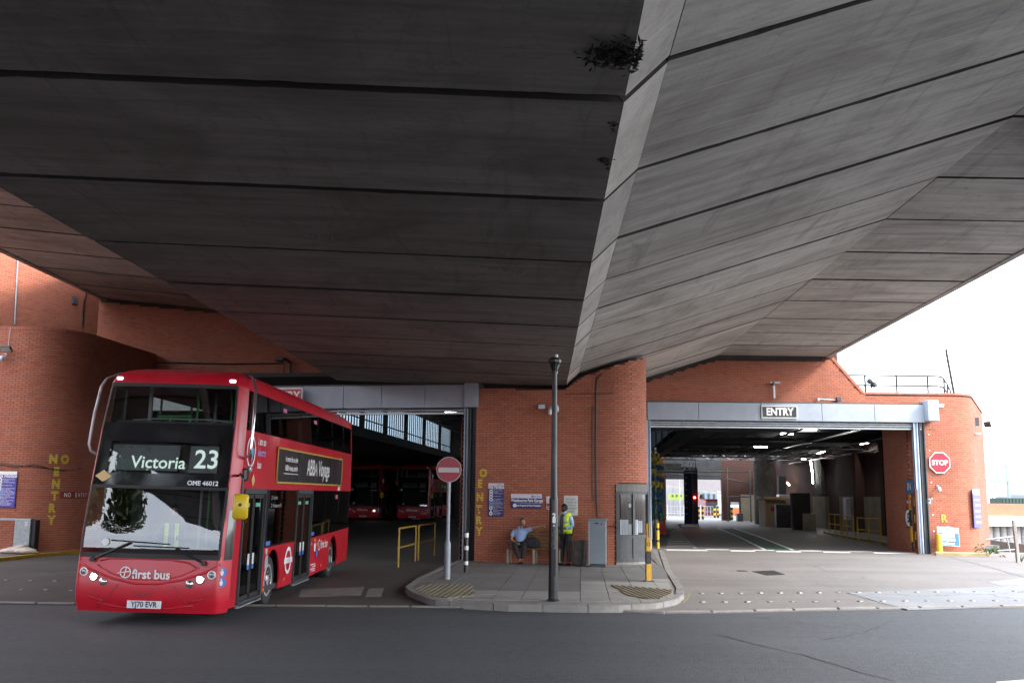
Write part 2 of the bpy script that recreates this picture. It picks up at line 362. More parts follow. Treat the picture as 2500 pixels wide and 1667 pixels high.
# paler concrete repair patches on the entry apron and the lorry scuffed patch on the exit apron
def patch(name, pts, m, parent, z=.026):
    return MB().prism([G(x, y, z)[:2] for x, y in pts][::-1], z-.02, z).build(name, m, parent)
M_PATCH = m_ground('blue_grey_patch', (.2, .205, .215), 40, .25, .3, .4, (.7, .7, .72), .85, .15)
M_SCUFF = m_ground('scuffed_road_paint', (.2, .185, .175), 30, .3, 1.2, 3, (.35, .3, .28), .85, .2, .3)
patch('concrete_patch', [(2070, 1446), (2500, 1428), (2500, 1478), (2215, 1486), (2190, 1482)], M_PATCH, ap_r)
patch('concrete_patch', [(2410, 1420), (2500, 1410), (2500, 1427), (2440, 1428)], M_PATCH, ap_r)
patch('worn_paint_patch', [(735, 1438), (890, 1432), (880, 1452), (730, 1456)], M_SCUFF, ap_l)
patch('worn_paint_patch', [(900, 1436), (938, 1434), (930, 1456), (892, 1456)], M_SCUFF, ap_l)
M_CRACK = pm('tar_crack', (.012, .011, .011), .7)
M_LINE = m_ground('worn_white_line', (.62, .62, .6), 60, .2, 0, 2.5, (.5, .48, .46), .75, .0, .1)
def crack(pts, w, parent, z, m=M_CRACK, jit=.03, name='crack'):
    P = [G(x, y, z) for x, y in pts]; Q = []
    for a, b in zip(P, P[1:]):
        n = max(2, int((b-a).length/.25))
        Q += [a.lerp(b, i/n)+Vector((random.uniform(-jit, jit), random.uniform(-jit, jit), 0)) for i in range(n)]
    Q.append(P[-1]); mb = MB()
    for i in range(len(Q)-1):
        t = (Q[i+1]-Q[i]).normalized(); nn = Vector((-t.y, t.x, 0))*w*random.uniform(.3, 1)
        mb.add([Q[i]-nn, Q[i+1]-nn, Q[i+1]+nn, Q[i]+nn], [(0, 1, 2, 3)])
    return mb.build(name, m, parent)
crack([(1740, 1545), (1850, 1572), (1960, 1598), (2060, 1628), (2180, 1660)], .016, road, .005)
crack([(1790, 1500), (1930, 1515), (2040, 1530)], .008, road, .005)
crack([(2180, 1512), (2110, 1542), (2010, 1560)], .007, road, .005)
crack([(2070, 1446), (2150, 1470), (2215, 1486)], .022, ap_r, .029)
crack([(1990, 1422), (2036, 1434)], .012, ap_r, .027)
crack([(1985, 1380), (2025, 1395)], .01, ap_r, .027)
crack([(2320, 1360), (2420, 1385), (2500, 1408)], .02, ap_r, .027)
crack([(60, 1473), (120, 1462), (190, 1452)], .02, ap_l, .027)
# lines: give-way dashes at the entry threshold, one dash on the road
def line(pts, parent, z=.03, m=M_LINE, name='painted_line'): return patch(name, pts, m, parent, z)
line([(2432, 1663), (2500, 1658), (2500, 1667), (2436, 1669)], road, .005)
xs = [(1622, 1668), (1668, 1722), (1778, 1838), (1890, 1950), (2005, 2070), (2128, 2235)]
for a, b in xs:
    ya = 1338+(a-1622)*.0135; yb = 1338+(b-1622)*.0135
    line([(a, ya), (b, yb), (b+6, yb+4.5), (a+6, ya+4.5)], ap_r if a > 0 else fl)
line([(1622, 1338), (2238, 1346.5), (2238, 1348), (1622, 1339.4)], ap_r)
M_GREEN = m_ground('green_lane_paint', (.03, .075, .055), 40, .2, .4, .8, (.6, .6, .6), .8, .15)
line([(1755, 1290), (1793, 1290), (1850, 1308), (1937, 1342), (1870, 1342), (1800, 1308)], fl, .026, M_GREEN, 'green_lane')
for pts in ([(1751, 1289), (1755, 1289), (1804, 1308), (1873, 1342), (1866, 1342), (1799, 1308)],
            [(1790, 1289), (1794, 1289), (1853, 1308), (1940, 1342), (1932, 1342), (1846, 1308)]): line(pts, fl, .03)
M_HATCH = m_ground('worn_hatch', (.27, .26, .25), 40, .2, 0, 2, (.5, .5, .5), .8, .1)
for i in range(9):
    k = i/9.; y = 1294+42*k**1.35; x0 = 1640-14*k; x1 = 1648+50*k; t = .6+2.6*k
    line([(x0, y), (x1, y), (x1+t, y+t), (x0, y+t)], fl, .028, M_HATCH, 'hatch_line')
line([(1648, 1290), (1651, 1290), (1701, 1337), (1694, 1337)], fl, .03, M_HATCH, 'hatch_line')

# stones of the channel along the edge of the road
Ls, es = along(edge[1:-1], 1)
s = 0; k = 0
while s < Ls-1:
    L = random.uniform(.75, 1.05); (p, a) = es(s+L/2)
    mb = MB(Matrix.Translation((p[0], p[1], .012+random.uniform(-.006, .008))) @ Matrix.Rotation(a+random.uniform(-.012, .012), 4, 'Z'))
    mb.box((0, .07, 0), (L-random.uniform(.02, .05), .13, .07), ch=.012); mb.build('channel_stone', M_KERB, road)
    s += L; k += 1

# ------------------------------------------------------------------ pavement island
top = .13
out_px = [(930, 1346), (938, 1356), (956, 1364), (992, 1377), (1069, 1382), (1170, 1387), (1330, 1390), (1415, 1390), (1513, 1384), (1555, 1375), (1571, 1363), (1571, 1350), (1560, 1333), (1543, 1310), (1523, 1262)]
isl = [Gd(x, y, top)[:2] for x, y in out_px]
isl_left = [Gd(x, y, top)[:2] for x, y in ((1057, 1284), (1010, 1302), (957, 1327))]
isl = isl+[(5.2, 40.), (-1.2, 34.)]+isl_left
pav = struct(MB().prism(inset(isl, .05), -.2, top-.02).build('pavement_island', M_KERB))
inn = inset(isl, .17)
PA = Vector((-1.08, 30.4)); PU = Vector((cos(-.22), sin(-.22))); PN = Vector((PU.y, -PU.x))   # pier face: start, direction, outward
def kerb_run(path, parent, h, wid, m, z0=-.1, L0=.9, name='kerb_stone', closed_in=1):
    Lk, f = along(path, 1); s = 0
    while s < Lk-.05:
        L = min(L0*random.uniform(.93, 1.05), Lk-s); n = 3; poly = []; back = []
        for i in range(n+1):
            (p, a) = f(min(Lk, s+.008+(L-.016)*i/n)); poly.append(p); back.append((p[0]-sin(a)*wid*closed_in, p[1]+cos(a)*wid*closed_in))
        dz = random.uniform(-.006, .004); mb = MB()
        q = poly+back[::-1]; mb.prism(q, z0, h-.02+dz); ins = [((a[0]*.93+b[0]*.07), (a[1]*.93+b[1]*.07)) for a, b in zip(poly, back)]
        mb.prism(ins+back[::-1], h-.02+dz, h+dz, cap0=False); mb.build(name, m, parent); s += L
kerb_run(isl_left[2:]+[isl[i] for i in range(15)], pav, top+.004, .17, M_KERB)
kerb_run(isl_left, pav, top+.004, .15, M_KERB)
ga = Vector((.07, 1)).normalized(); gb = Vector((ga.y, -ga.x))
o0 = Vector((-.35, 19.6))
for i in range(-8, 13):
    for j in range(0, 24):
        w, l = .575, .9; c0 = o0+gb*(i*w)+ga*(j*l+(.45 if i % 2 else 0)*0)
        cc = c0+gb*w/2+ga*l/2
        if (cc-PA).dot(PN) < -.6 and cc.x < 4.4: continue
        q = [c0+gb*.007+ga*.007, c0+gb*(w-.007)+ga*.007, c0+gb*(w-.007)+ga*(l-.007), c0+gb*.007+ga*(l-.007)]
        q = clip_to([tuple(p) for p in q], inn)
        if len(q) < 3: continue
        m = M_PAVE_L if (cc.x > 1.7 and cc.y < 24.3) or (cc.y < 21.2) else M_PAVE
        z = top+random.uniform(-.004, .003)
        MB().prism(q, top-.02, z, cap0=False).build('paving_slab', m, pav)
M_TACT = pm('tactile_yellow', (.2, .17, .11), .85, var=.2, scale=3, dirt=.7)
def tactile(px, ang, name='tactile_paving'):
    hull = [G(960+x/3.178, 1260+y/3.178, top)[:2] for x, y in px][::-1]
    if sum((b[0]-a[0])*(b[1]+a[1]) for a, b in zip(hull, hull[1:]+hull[:1])) > 0: hull = hull[::-1]
    mb = MB().prism(hull, top-.01, top+.006)
    c = Vector((sum(p[0] for p in hull)/len(hull), sum(p[1] for p in hull)/len(hull))); d = Vector((cos(ang), sin(ang))); n = Vector((-d.y, d.x))
    for k in range(-40, 41):
        q = [c+n*(k*.12-.028)-d*4, c+n*(k*.12-.028)+d*4, c+n*(k*.12+.028)+d*4, c+n*(k*.12+.028)-d*4]
        q = clip_to([tuple(p) for p in q], hull)
        if len(q) > 2: mb.prism(q, top+.006, top+.019, cap0=False)
    return mb.build(name, M_TACT, pav)
tactile([(168, 562), (270, 528), (615, 528), (635, 616), (420, 634), (300, 622), (205, 595)], pi/2-.09)
tactile([(1690, 532), (2160, 572), (2160, 600), (2070, 642), (1960, 640), (1810, 612)], R(97))
# yellow quadrant painted on the dropped kerb, right
patch('yellow_mark', [(1664, 1466), (1680, 1444), (1686, 1447), (1676, 1464), (1668, 1469)], M_TACT, pav, .03)

# ------------------------------------------------------------------ pavement on the left with its yellow kerb
kl = [G(x, y)[:2] for x, y in ((-300, 1402), (0, 1372), (100, 1361), (197, 1351))]
pl_poly = kl+[(-13.9, 36.5), (-15, 37), (-60, 37)]
pavl = struct(MB().prism(inset(pl_poly, .05), -.2, top-.02).build('side_pavement', M_KERB))
M_YK = pm('yellow_kerb_paint', (.42, .25, .02), .6, var=.25, scale=3, dirt=.8)
kerb_run(kl, pavl, top+.003, .16, M_YK)
hull = inset(pl_poly, .16)
for i in range(-2, 16):
    for j in range(0, 7):
        q = [(-26+i*.9+.006, 29.5+j*.75+.006), (-26+i*.9+.894, 29.5+j*.75+.006), (-26+i*.9+.894, 29.5+j*.75+.744), (-26+i*.9+.006, 29.5+j*.75+.744)]
        q = clip_to(q, hull)
        if len(q) > 2 and min(p[1] for p in q) < 33.4: MB().prism(q, top-.02, top+random.uniform(-.004, .003), cap0=False).build('paving_slab', M_PAVE, pavl)

# ================================================================== VIADUCT
JT = [-44, -40, -36, -32, -28, -24, -20, -16, -12.4, -9.5, -6.6, -3.7, -.8, 2.1, 5.0, 7.9, 10.8, 13.8, 16.6, 19.3, 22.0, 24.9, 27.7, 30.6, 33.4, 36.2, 39.05]
XRf = lambda Y: .93+.034*(Y-7.9)
XLf = lambda Y: -6.12+.026*(Y-10.8) if Y > 8 else -6.19+.03*(Y-8)
ZR, ZL = 5.45, 5.69
XVf = lambda Y: 7.35+.036*(Y-13.9); ZV = 7.72
XEf = lambda Y: 11.5+.063*(Y-22)
zl = lambda X: 9.42+.09*(-12.6-X)
def XCL(Y):
    T = [(-6.6, -8.6), (-4, -9.3), (-1.9, -10.4), (0, -12.7), (.5, -14.2), (2.6, -16.6), (9, -16.7), (40, -16.4)]
    for (a, p), (b, q) in zip(T, T[1:]):
        if Y <= b: return p+(q-p)*max(0, (Y-a))/(b-a)
    return -16.4
via = thing('viaduct', 'grey concrete road viaduct passing overhead with dark transverse joints', 'viaduct', (0, 0, 0))
GAP = .05
def strip(name, A, B, J, m, th=(0, 0, .2), y0=None, gap=GAP):
    for a, b in zip(J, J[1:]):
        g = gap*random.uniform(.8, 1.5); dz = Vector((0, 0, random.uniform(-.008, .008)))
        def row(Y, up):
            p, q = A(Y)+dz, B(Y)+dz; n = max(1, int((q-p).length/.16)); t = (q-p)
            return [p+t*(i/n)+(Vector((0, random.choice((0, 0, .3, 1))*random.uniform(0, .022)*up, 0)) if 0 < i < n else Vector()) for i in range(n+1)]
        P = row(a+g, 1)+row(b-g, -1)[::-1]
        mb = MB().slab(P[::-1], th); mb.m = [0, 0]+[1]*len(P); mb.build(name, [m, DKCONC], via)  # panel sides coloured dark to put shade into the recessed joints
V3 = lambda x, y, z: Vector((x, y, z))
JS = [j for j in JT if j < 31]+[31.4]
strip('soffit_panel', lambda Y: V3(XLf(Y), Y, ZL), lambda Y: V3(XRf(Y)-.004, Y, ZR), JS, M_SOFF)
strip('edge_panel', lambda Y: V3(XRf(Y), Y, ZR), lambda Y: V3(XRf(Y)+.38, Y, ZR+.37), JS, M_CONCL, (-.15, 0, .2), gap=.046)
strip('web_panel', lambda Y: V3(XRf(Y)+.384, Y, ZR+.37), lambda Y: V3(XVf(Y), Y, ZV), JT, M_CONC, (-.05, 0, .2), gap=.046)
JC = JT
strip('cantilever_panel', lambda Y: V3(XVf(Y)+.005, Y, ZV), lambda Y: V3(XEf(Y), Y, ZV-.02), JC, M_CONC, gap=.046)
strip('edge_panel', lambda Y: V3(XLf(Y)-.36, Y, ZL+.37), lambda Y: V3(XLf(Y)-.004, Y, ZL), JS, M_CONCL, (.1, 0, .2))
strip('web_panel', lambda Y: V3(XLf(Y)-1.6, Y, zl(-8)), lambda Y: V3(XLf(Y)-.364, Y, ZL+.37), JS, M_CONC, (.2, 0, .1))
JL = [-6.6, -4, -1.9, 0, .5, 2.6]+[j for j in JT if j > 4]
strip('cantilever_panel', lambda Y: V3(XCL(Y), Y, zl(XCL(Y))), lambda Y: V3(-7.2, Y, zl(-7.2)), JL, M_CONC)
mb = MB()    # the solid deck above the panels
mb.slab([V3(XRf(y)-7.05, y, 6.05) if 0 else V3(XLf(y)-.3, y, ZL+.45) for y in (31.4, -44)]+[V3(XRf(y)+.3, y, ZR+.5) for y in (-44, 31.4)], (0, 0, 4))
mb.slab([V3(XRf(39), 39.05, ZR+.62), V3(XRf(-44), -44, ZR+.62), V3(XVf(-44), -44, ZV+.21), V3(XVf(39), 39.05, ZV+.21)], (0, 0, 2.4))
mb.slab([V3(XVf(39)-.2, 39.05, ZV+.21), V3(XVf(-44)-.2, -44, ZV+.21), V3(XEf(-44)-.02, -44, ZV+.19), V3(XEf(39)-.02, 39.05, ZV+.19)], (0, 0, .5))
for a, b in zip(JL, JL[1:]): mb.slab([V3(-5.5, b, zl(-5.5)+.21), V3(XCL(b)+.01, b, zl(XCL(b))+.21), V3(XCL(a)+.01, a, zl(XCL(a))+.21), V3(-5.5, a, zl(-5.5)+.21)], (0, 0, .6))
mb.slab([V3(-8.2, 31.4, 9.3), V3(-8.2, -44, 9.3), V3(4, -44, 9.4), V3(4, 39, 9.4), V3(-8.2, 39, 9.3)], (0, 0, .7))
mb.build('deck', DKCONC, via)
mb = MB()
for a, b in ((-44, 39.05),):
    mb.slab([V3(XEf(a), a, ZV-.05), V3(XEf(b), b, ZV-.05), V3(XEf(b), b, ZV+1.5), V3(XEf(a), a, ZV+1.5)], (.18, 0, 0))
mb.build('parapet', M_CONC, via); 
for a, b in zip(JL, JL[1:]): MB().slab([V3(XCL(a), a, zl(XCL(a))-.04), V3(XCL(b), b, zl(XCL(b))-.04), V3(XCL(b), b, zl(XCL(b))+(1.4 if a > 5 else .7)), V3(XCL(a), a, zl(XCL(a))+(1.4 if a > 5 else .7))], (-.2, 0, 0)).build('parapet', M_CONC, via)
# black weed hanging from the edge joint
SOOT = pm('dead_black_weed', (.006, .0055, .005), .95)
for px, py, n, rx, ry in ((1518, 134, 620, .12, .11), (1478, 392, 26, .03, .04), (1496, 308, 14, .02, .03)):
    mb = MB(); c = G(px, py, ZR-.01); rnd = random.Random(px)
    for i in range(n):
        x = min(c.x+rnd.gauss(0, rx), XRf(c.y)+.03); y = c.y+rnd.gauss(0, ry); z = ZL+(ZR-ZL)*min(1, (x-XLf(y))/(XRf(y)-XLf(y)))-abs(rnd.gauss(0, .03))
        a = Vector((rnd.gauss(0, 1), rnd.gauss(0, .6), rnd.gauss(0, .35))).normalized()*rnd.uniform(.015, .05); b = a.cross(Vector((rnd.gauss(0, 1), rnd.gauss(0, 1), rnd.gauss(0, 1)))).normalized()*rnd.uniform(.004, .014); q = Vector((x, y, z))
        mb.add([q-a, q+b, q+a, q-b], [(0, 1, 2, 3)])
    mb.build('hanging_weed', SOOT, via)['kind'] = 'stuff'
# faint chalk scribbles on the soffit
CHALK = pm('chalk_scratch', (.3, .29, .28), .9)
def sz(x, y): return ZL+(ZR-ZL)*(x-XLf(y))/(XRf(y)-XLf(y))-.006
for x0, y0, dx, n, sd in ((708, 566, 9, 12, 4), (1142, 636, 11, 13, 9)):
    rnd = random.Random(sd); Q = []
    for i in range(n*4):
        px = x0+dx*i/4+3*sin(i*1.7); py = y0+.13*dx*i/4+rnd.uniform(-7, 7)*(1 if i % 3 else .3); p = G(px, py, 5.58); Q.append(Vector((p.x, p.y, sz(p.x, p.y))))
    MB().tube(Q, .0045, 4).build('chalk_scribble', CHALK, via)
def und(x, y):
    if x < XLf(y): return zl(x) if x < XLf(y)-1.6 else ZL
    if x <= XRf(y): return ZL+(ZR-ZL)*(x-XLf(y))/(XRf(y)-XLf(y)) if y < 31.4 else 9
    if x <= XRf(y)+.38: return ZR+(x-XRf(y))
    if x <= XVf(y): return ZR+.37+(ZV-ZR-.37)*(x-XRf(y)-.38)/(XVf(y)-XRf(y)-.38)
    if x <= XEf(y): return ZV
    return 99

# ================================================================== BRICK WALLS
_bm = {}
def brick_mesh(l, h, dp, m):
    k = (round(l, 3), round(h, 3), round(dp, 3), m.name)
    if k not in _bm:
        a, b = l/2, h/2
        v = [(-a, 0, -b), (a, 0, -b), (a, 0, b), (-a, 0, b), (-a, dp, -b), (a, dp, -b), (a, dp, b), (-a, dp, b)]
        me = bpy.data.meshes.new('brick'); me.from_pydata(v, [], [(0, 1, 2, 3), (0, 4, 5, 1), (1, 5, 6, 2), (2, 6, 7, 3), (3, 7, 4, 0)]); me.materials.append(m); _bm[k] = me
    return _bm[k]
def brick_wall(root, path, z0, zt, m=M_BRICK, mort=M_MORTAR, n_obj=300, skip=None, coping=0, back=.3, phase=0.):
    z0f = z0 if callable(z0) else (lambda x, y: z0); ztf = zt if callable(zt) else (lambda x, y: zt)
    Lw, f = along(path, 1); zmin = min(z0f(*f(Lw*i/20)[0]) for i in range(21)); zmax = max(ztf(*f(Lw*i/40)[0]) for i in range(41))
    items = []; k = 0; z = zmin
    while z+.05 < zmax:
        s = -((k % 2)*.1125)+phase
        while s < Lw:
            a, b = max(0, s), min(Lw, s+.225)
            if b-a > .05:
                (p, yaw) = f((a+b)/2); (q0, _), (q1, _) = f(a), f(b); yaw = atan2(q1[1]-q0[1], q1[0]-q0[0]); p = ((q0[0]+q1[0])/2, (q0[1]+q1[1])/2)
                if z >= z0f(*p)-.01 and z+.065 < ztf(*p)-coping*.115 and not (skip and skip((a+b)/2, z+.03, p)): items.append((p, yaw, z+.0325, b-a-.01, .065))
            s += .225
        z += .075; k += 1
    if coping:
        n = int(Lw/.075)
        for i in range(n):
            (p, yaw) = f((i+.5)*Lw/n); items.append((p, yaw, ztf(*p)-.058, Lw/n-.01, .112))
    def score(it):
        x, y = proj((it[0][0], it[0][1], it[2]))
        if not (0 < x < 2500 and 0 < y < 1667): return 1e9
        return it[0][0]**2+it[0][1]**2+(.2 if it[3] < .2 else 0)
    order = sorted(range(len(items)), key=lambda i: score(items[i])); near = set(order[:n_obj])
    mb = MB(); R0 = Vector(root.location)
    for i, (p, yaw, z, l, h) in enumerate(items):
        j = random.uniform(-.004, .003); n = (sin(yaw), -cos(yaw)); pos = Vector((p[0]+n[0]*j, p[1]+n[1]*j, z))
        if i in near:
            o = bpy.data.objects.new('brick', brick_mesh(l, h, .06, m)); C.objects.link(o); o.parent = root; o.location = pos-R0; o.rotation_euler = (0, 0, yaw)
        else:
            me = brick_mesh(l, h, .06, m); M = Matrix.Translation(pos) @ Matrix.Rotation(yaw, 4, 'Z')
            mb.add([M @ v.co for v in me.vertices], [tuple(q.vertices) for q in me.polygons])
    if mb.v: struct(mb.build('bricks', m, root, world=True), 'stuff')
    b = MB(); ns = max(2, int(Lw/.22)); P = [f(Lw*i/ns) for i in range(ns+1)]
    for (p, a), (q, c) in zip(P, P[1:]):
        d = .011; A = (p[0]-sin(a)*d, p[1]+cos(a)*d); B = (q[0]-sin(c)*d, q[1]+cos(c)*d)
        za0, zb0, za1, zb1 = z0f(*p), z0f(*q), ztf(*p), ztf(*q)
        if za1-za0 < .02 and zb1-zb0 < .02: continue
        bk = Vector((-sin(a)*back, cos(a)*back, 0))
        v = [Vector((*A, za0)), Vector((*B, zb0)), Vector((*B, zb1-.004)), Vector((*A, za1-.004))]
        b.add(v+[x+bk for x in v], [(0, 1, 2, 3), (7, 6, 5, 4), (3, 2, 6, 7), (0, 4, 5, 1), (0, 3, 7, 4), (1, 5, 6, 2)])
    b.build('mortar', mort, root, world=True)
    return f, Lw
# 1 pier with the rounded end
PB = PA+PU*4.02; rad = 1.12; pc = PB-PN*rad
a0 = math.degrees(atan2(PN.y, PN.x))
pier_path = [tuple(PA), tuple(PB)]+arc(pc, rad, a0, a0+105, 10)[1:]
pend = pier_path[-1]; pier_path.append((pend[0]-.05, pend[1]+5.5))
pier = thing('brick_pier', 'red brick pier with a rounded end between the two garage doors', 'brick pier', (PA.x+2, PA.y-.4, .1))
Kin = [None]
_f = along(pier_path, 1)[1]
def kio(s, z, p): x, y = proj((p[0], p[1], z)); return 1507 < x < 1600 and 1180 < y
def pier_top(x, y): return und(x, y-.25)-.14
brick_wall(pier, pier_path, lambda x, y: .12, pier_top, skip=kio)
brick_wall(pier, [(-1.62, 36), (-1.62, 32.2), (-1.38, 32.2)], .02, 5.2, n_obj=0)
# inside of the pier, its other flank
MB().prism([(-1.35, 32.4), (-1.0, 31.2), (3, 30.4), (3.6, 32), (3.6, 38), (-1.35, 38)], 0, 5.0).build('core', DKCONC, pier)
# 2 wall over and beside the entry
TX0 = at(2032, 872, 39).x; TX1 = at(2107, 961, 39).x; ZC = at(2200, 963, 39).z
XJ = at(2262, 1200, 39).x
ew = thing('brick_wall', 'sunlit red brick wall over the entry door with its corner rounded', 'brick wall', (10, 39, 0))
c_ = (17.45, 40.35); ew_path = [(4.2, 39), (XJ, 39), (17.45, 39)]+arc(c_, 1.35, -90, -28, 8)[1:]
l_ = ew_path[-1]; ew_path += [(l_[0]+4.1, l_[1]+7.7)]
def ew_top(x, y):
    if y > 39.02 or x > TX1: return ZC
    t = min(und(x, 38.95)-.16, 99 if x < TX0 else ZC+(TX1-x)/(TX1-TX0)*(ZV-ZC-.1))
    return t
ZB = at(1900, 985, 39).z-.1
brick_wall(ew, ew_path, lambda x, y: ZB if x < XJ and y < 39.01 else .0, ew_top, coping=0)
XQ = at(2223, 1250, 39.45).x; XQ1 = at(2240, 1250, 39.45).x
brick_wall(ew, [(XQ+.1, 42.3), (XQ, 39.45), (XQ1, 39.45), (XQ1+.05, 39.6)], .0, ZB-.3, n_obj=0)
mb = MB()   # coping along the slope and the top
cps = [(TX0-.05, 39)]; n = 26
for i in range(n):
    k = (i+.5)/n; x = TX0+(TX1-TX0)*k; z = ZV-.12+(ZC-ZV+.12)*k
    mb.box((x, 39.09, z+.045), (.075, .24, .11), M=Matrix.Rotation(atan2(ZV-ZC-.12, TX1-TX0), 4, 'Y'))
Lt, ft = along([(TX1, 39)]+ew_path[2:], 1); n = int(Lt/.085)
for i in range(n):
    (p, a) = ft((i+.5)*Lt/n); mb.box((p[0]-sin(a)*.1, p[1]+cos(a)*.1, ZC+.04), (Lt/n-.008, .25, .085), rz=a)
mb.build('coping_brick', M_BRICK, ew, world=True)['kind'] = 'stuff'
MB().prism([(TX1, 39.3), (17.3, 39.35), (18.2, 40.1), (22, 47.3), (12, 48)], ZC-.4, ZC-.12).build('roof', DKCONC, ew, world=True)
# 3 wall behind the bus
bw = thing('brick_wall', 'shaded red brick wall rising behind the red bus to the viaduct', 'brick wall', (-10, 39, 0))
brick_wall(bw, [(-17.3, 39), (-3, 39)], 6.0, lambda x, y: und(x, y)-.12 if x < -8.2 else 9.2)
bg = MB()
bg.slab([V3(x, 39.32, z) for x, z in ((-17.3, 8.5), (-8, 8.5), (-8, zl(-8)+.15), (-17.3, zl(-16.45)+.5))], (0, .2, 0)); bg.slab([V3(-17.4, 38.95, zl(-17.4)+.28), V3(-17.4, 42, zl(-17.4)+.28), V3(-8, 42, zl(-8)+.28), V3(-8, 38.95, zl(-8)+.28)][::-1], (0, 0, .3)); bg.build('bearing_wall', DKCONC, bw, world=True)
MB().slab([V3(x, 39.06, z) for x, z in ((3.2, 5.), (TX0-.1, 5.), (TX0-.1, ZV+.1), (XVf(39), ZV+.1), (XRf(39)+.3, ZR+.45))], (0, .2, 0)).build('bearing_wall', DKCONC, ew, world=True)
# 4 rounded drum on the left
ZD = at(60, 797, 32.5).z
dw = thing('brick_wall', 'rounded red brick wall with yellow NO ENTRY letters and flat coping', 'brick wall', (-17, 32.4, 0))
drum = [(-25, 32.45), (-16.35, 32.45)]+arc((-16.35, 34.15), 1.7, -90, -3, 10)[1:]+[(-14.2, 38.9)]
brick_wall(dw, drum, .12, ZD, coping=1)
MB().prism([(-25, 32.7), (-16.3, 32.7), (-15.3, 33.3), (-14.9, 34.3), (-14.5, 38.8), (-25, 39)], ZD-.3, ZD-.12).build('roof', DKCONC, dw, world=True)
# 5 taller wall behind the drum
hw_ = thing('brick_wall', 'tall sunlit red brick wall above and behind the rounded wall', 'brick wall', (-20, 34, 4))
tall = [(-30, 30.8), (-20.9, 33.2)]+arc((-21.4, 35.1), 1.95, -75, -26, 8)[1:]; q = tall[-1]; tall.append((-16.66, 39.02))
brick_wall(hw_, tall, 5.5, 12.2)
# ================================================================== GARAGE HALL
HA = Vector((sin(.0875), cos(.0875), 0)); HL = Vector((HA.y, -HA.x, 0)); HYAW = -.0875
def H(x, y, z=0.): return HL*x+HA*y+Vector((0, 0, z))
HM = Matrix.Rotation(HYAW, 4, 'Z')
hall = thing('bus_garage', 'deep dark bus garage hall with clerestory windows seen through both doors', 'garage hall', (0, 60, 0))
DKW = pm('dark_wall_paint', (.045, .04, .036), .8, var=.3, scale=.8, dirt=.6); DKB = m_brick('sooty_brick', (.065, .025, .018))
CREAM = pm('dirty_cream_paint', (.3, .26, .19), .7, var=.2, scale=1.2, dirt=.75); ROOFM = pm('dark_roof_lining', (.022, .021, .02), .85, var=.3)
def hb(name, c, size, m, parent=hall, ch=0):
    return MB().box(H(*c), size, rz=HYAW, ch=ch).build(name, m, parent, world=True)
# roofs: low roofs either side, the raised lantern between x' -12.3 and 4.5
hb('roof', (10.3, 61.5, 5.75), (11.6, 34, .4), ROOFM); MB().prism([(7, 39.35), (17.3, 39.35), (18.3, 40.1), (20, 44), (20, 46), (8, 46)], 5.56, 5.9).build('roof', ROOFM, hall, world=True); 
hb('roof', (-30.4, 67, 5.15), (35.8, 58, .3), ROOFM); hb('end_wall', (-12.3, 86, 6.6), (.2, 7, 2.6), DKW)
hb('roof', (-4, 65, 7.95), (17.5, 52, .4), ROOFM)
MB().prism([(-12, 33.2), (-1.2, 31.6), (3.2, 33), (4, 39), (-14, 39)], 5.92, 6.05).build('roof', ROOFM, hall, world=True)
hb('end_wall', (-12.4, 43, 6.8), (.3, 5, 2.7), DKW); hb('end_wall', (4.6, 43, 6.8), (.3, 4.6, 2.7), DKW)
# far rooflight: bars between two strips of roof
for k in range(9): hb('rooflight_bar', (7.6+k*1., 82.2, 5.7), (.12, 9.5, .16), DKST)
for k in range(3): hb('rooflight_bar', (10.8, 79+k*3, 5.62), (9, .14, .2), DKST)
hb('roof', (10.3, 87.5, 5.75), (11.6, 1.6, .4), ROOFM); hb('roof', (15.6, 82, 5.75), (1, 10, .4), ROOFM); hb('roof', (6.2, 82, 5.75), (3.2, 10, .4), ROOFM)
# clerestories
M_GLZ = glass('dusty_glass', (.4, .45, .48), 1.3, .15)
def clerestory(x, ys, zb, zt, name='clerestory_window'):
    for a, b in ys:
        f = MB(); n = 8
        for i in range(n+1): f.box(H(x, a+(b-a)*i/n, (zb+zt)/2), (.05, .1, zt-zb), rz=HYAW)
        for z in (zb, zb+.62*(zt-zb)*.4, zt): f.box(H(x, (a+b)/2, z), (.06, b-a, .06), rz=HYAW)
        w = f.build(name, DKST, hall, world=True)
        g = MB().slab([H(x-.01, a, zb), H(x-.01, b, zb), H(x-.01, b, zt), H(x-.01, a, zt)], HL*.01).build('pane', M_GLZ, w); g.location = (0, 0, 0)
        hb('window_pier', (x, b+.5, (zb+zt)/2), (.1, .9, zt-zb+.1), DKCONC)
cl = [(45.6, 50.2), (51.2, 55.9), (57, 62.1), (63.2, 68.8), (70., 75.8), (77.2, 82)]
clerestory(-12.3, cl, 5.42, 7.6); clerestory(4.5, cl, 5.42, 7.6)
hb('roof_beam', (-12.3, 66, 5.2), (.5, 43, .5), ROOFM); hb('roof_beam', (4.5, 66, 5.2), (.5, 43, .5), ROOFM)
hb('service_pipe', (-11.2, 64, 7.0), (.16, 38, .16), DKST)
for x in (-11.9,):
    for y in (84.5,): hb('column', (x, y, 2.6), (.5, .6, 5.2), DKST)
for k in range(9): hb('roof_truss', (10.3, 43+k*4.6, 5.35), (11.4, .14, .35), DKST)
for k in range(8): hb('roof_truss', (-4, 48+k*4.8, 7.6), (16.6, .14, .3), DKST)
for k in range(4): hb('cable_tray', (9+k*2.2, 62, 5.1-.1*k), (.12+.05*k, 40, .06), STEEL if k % 2 else DKST)
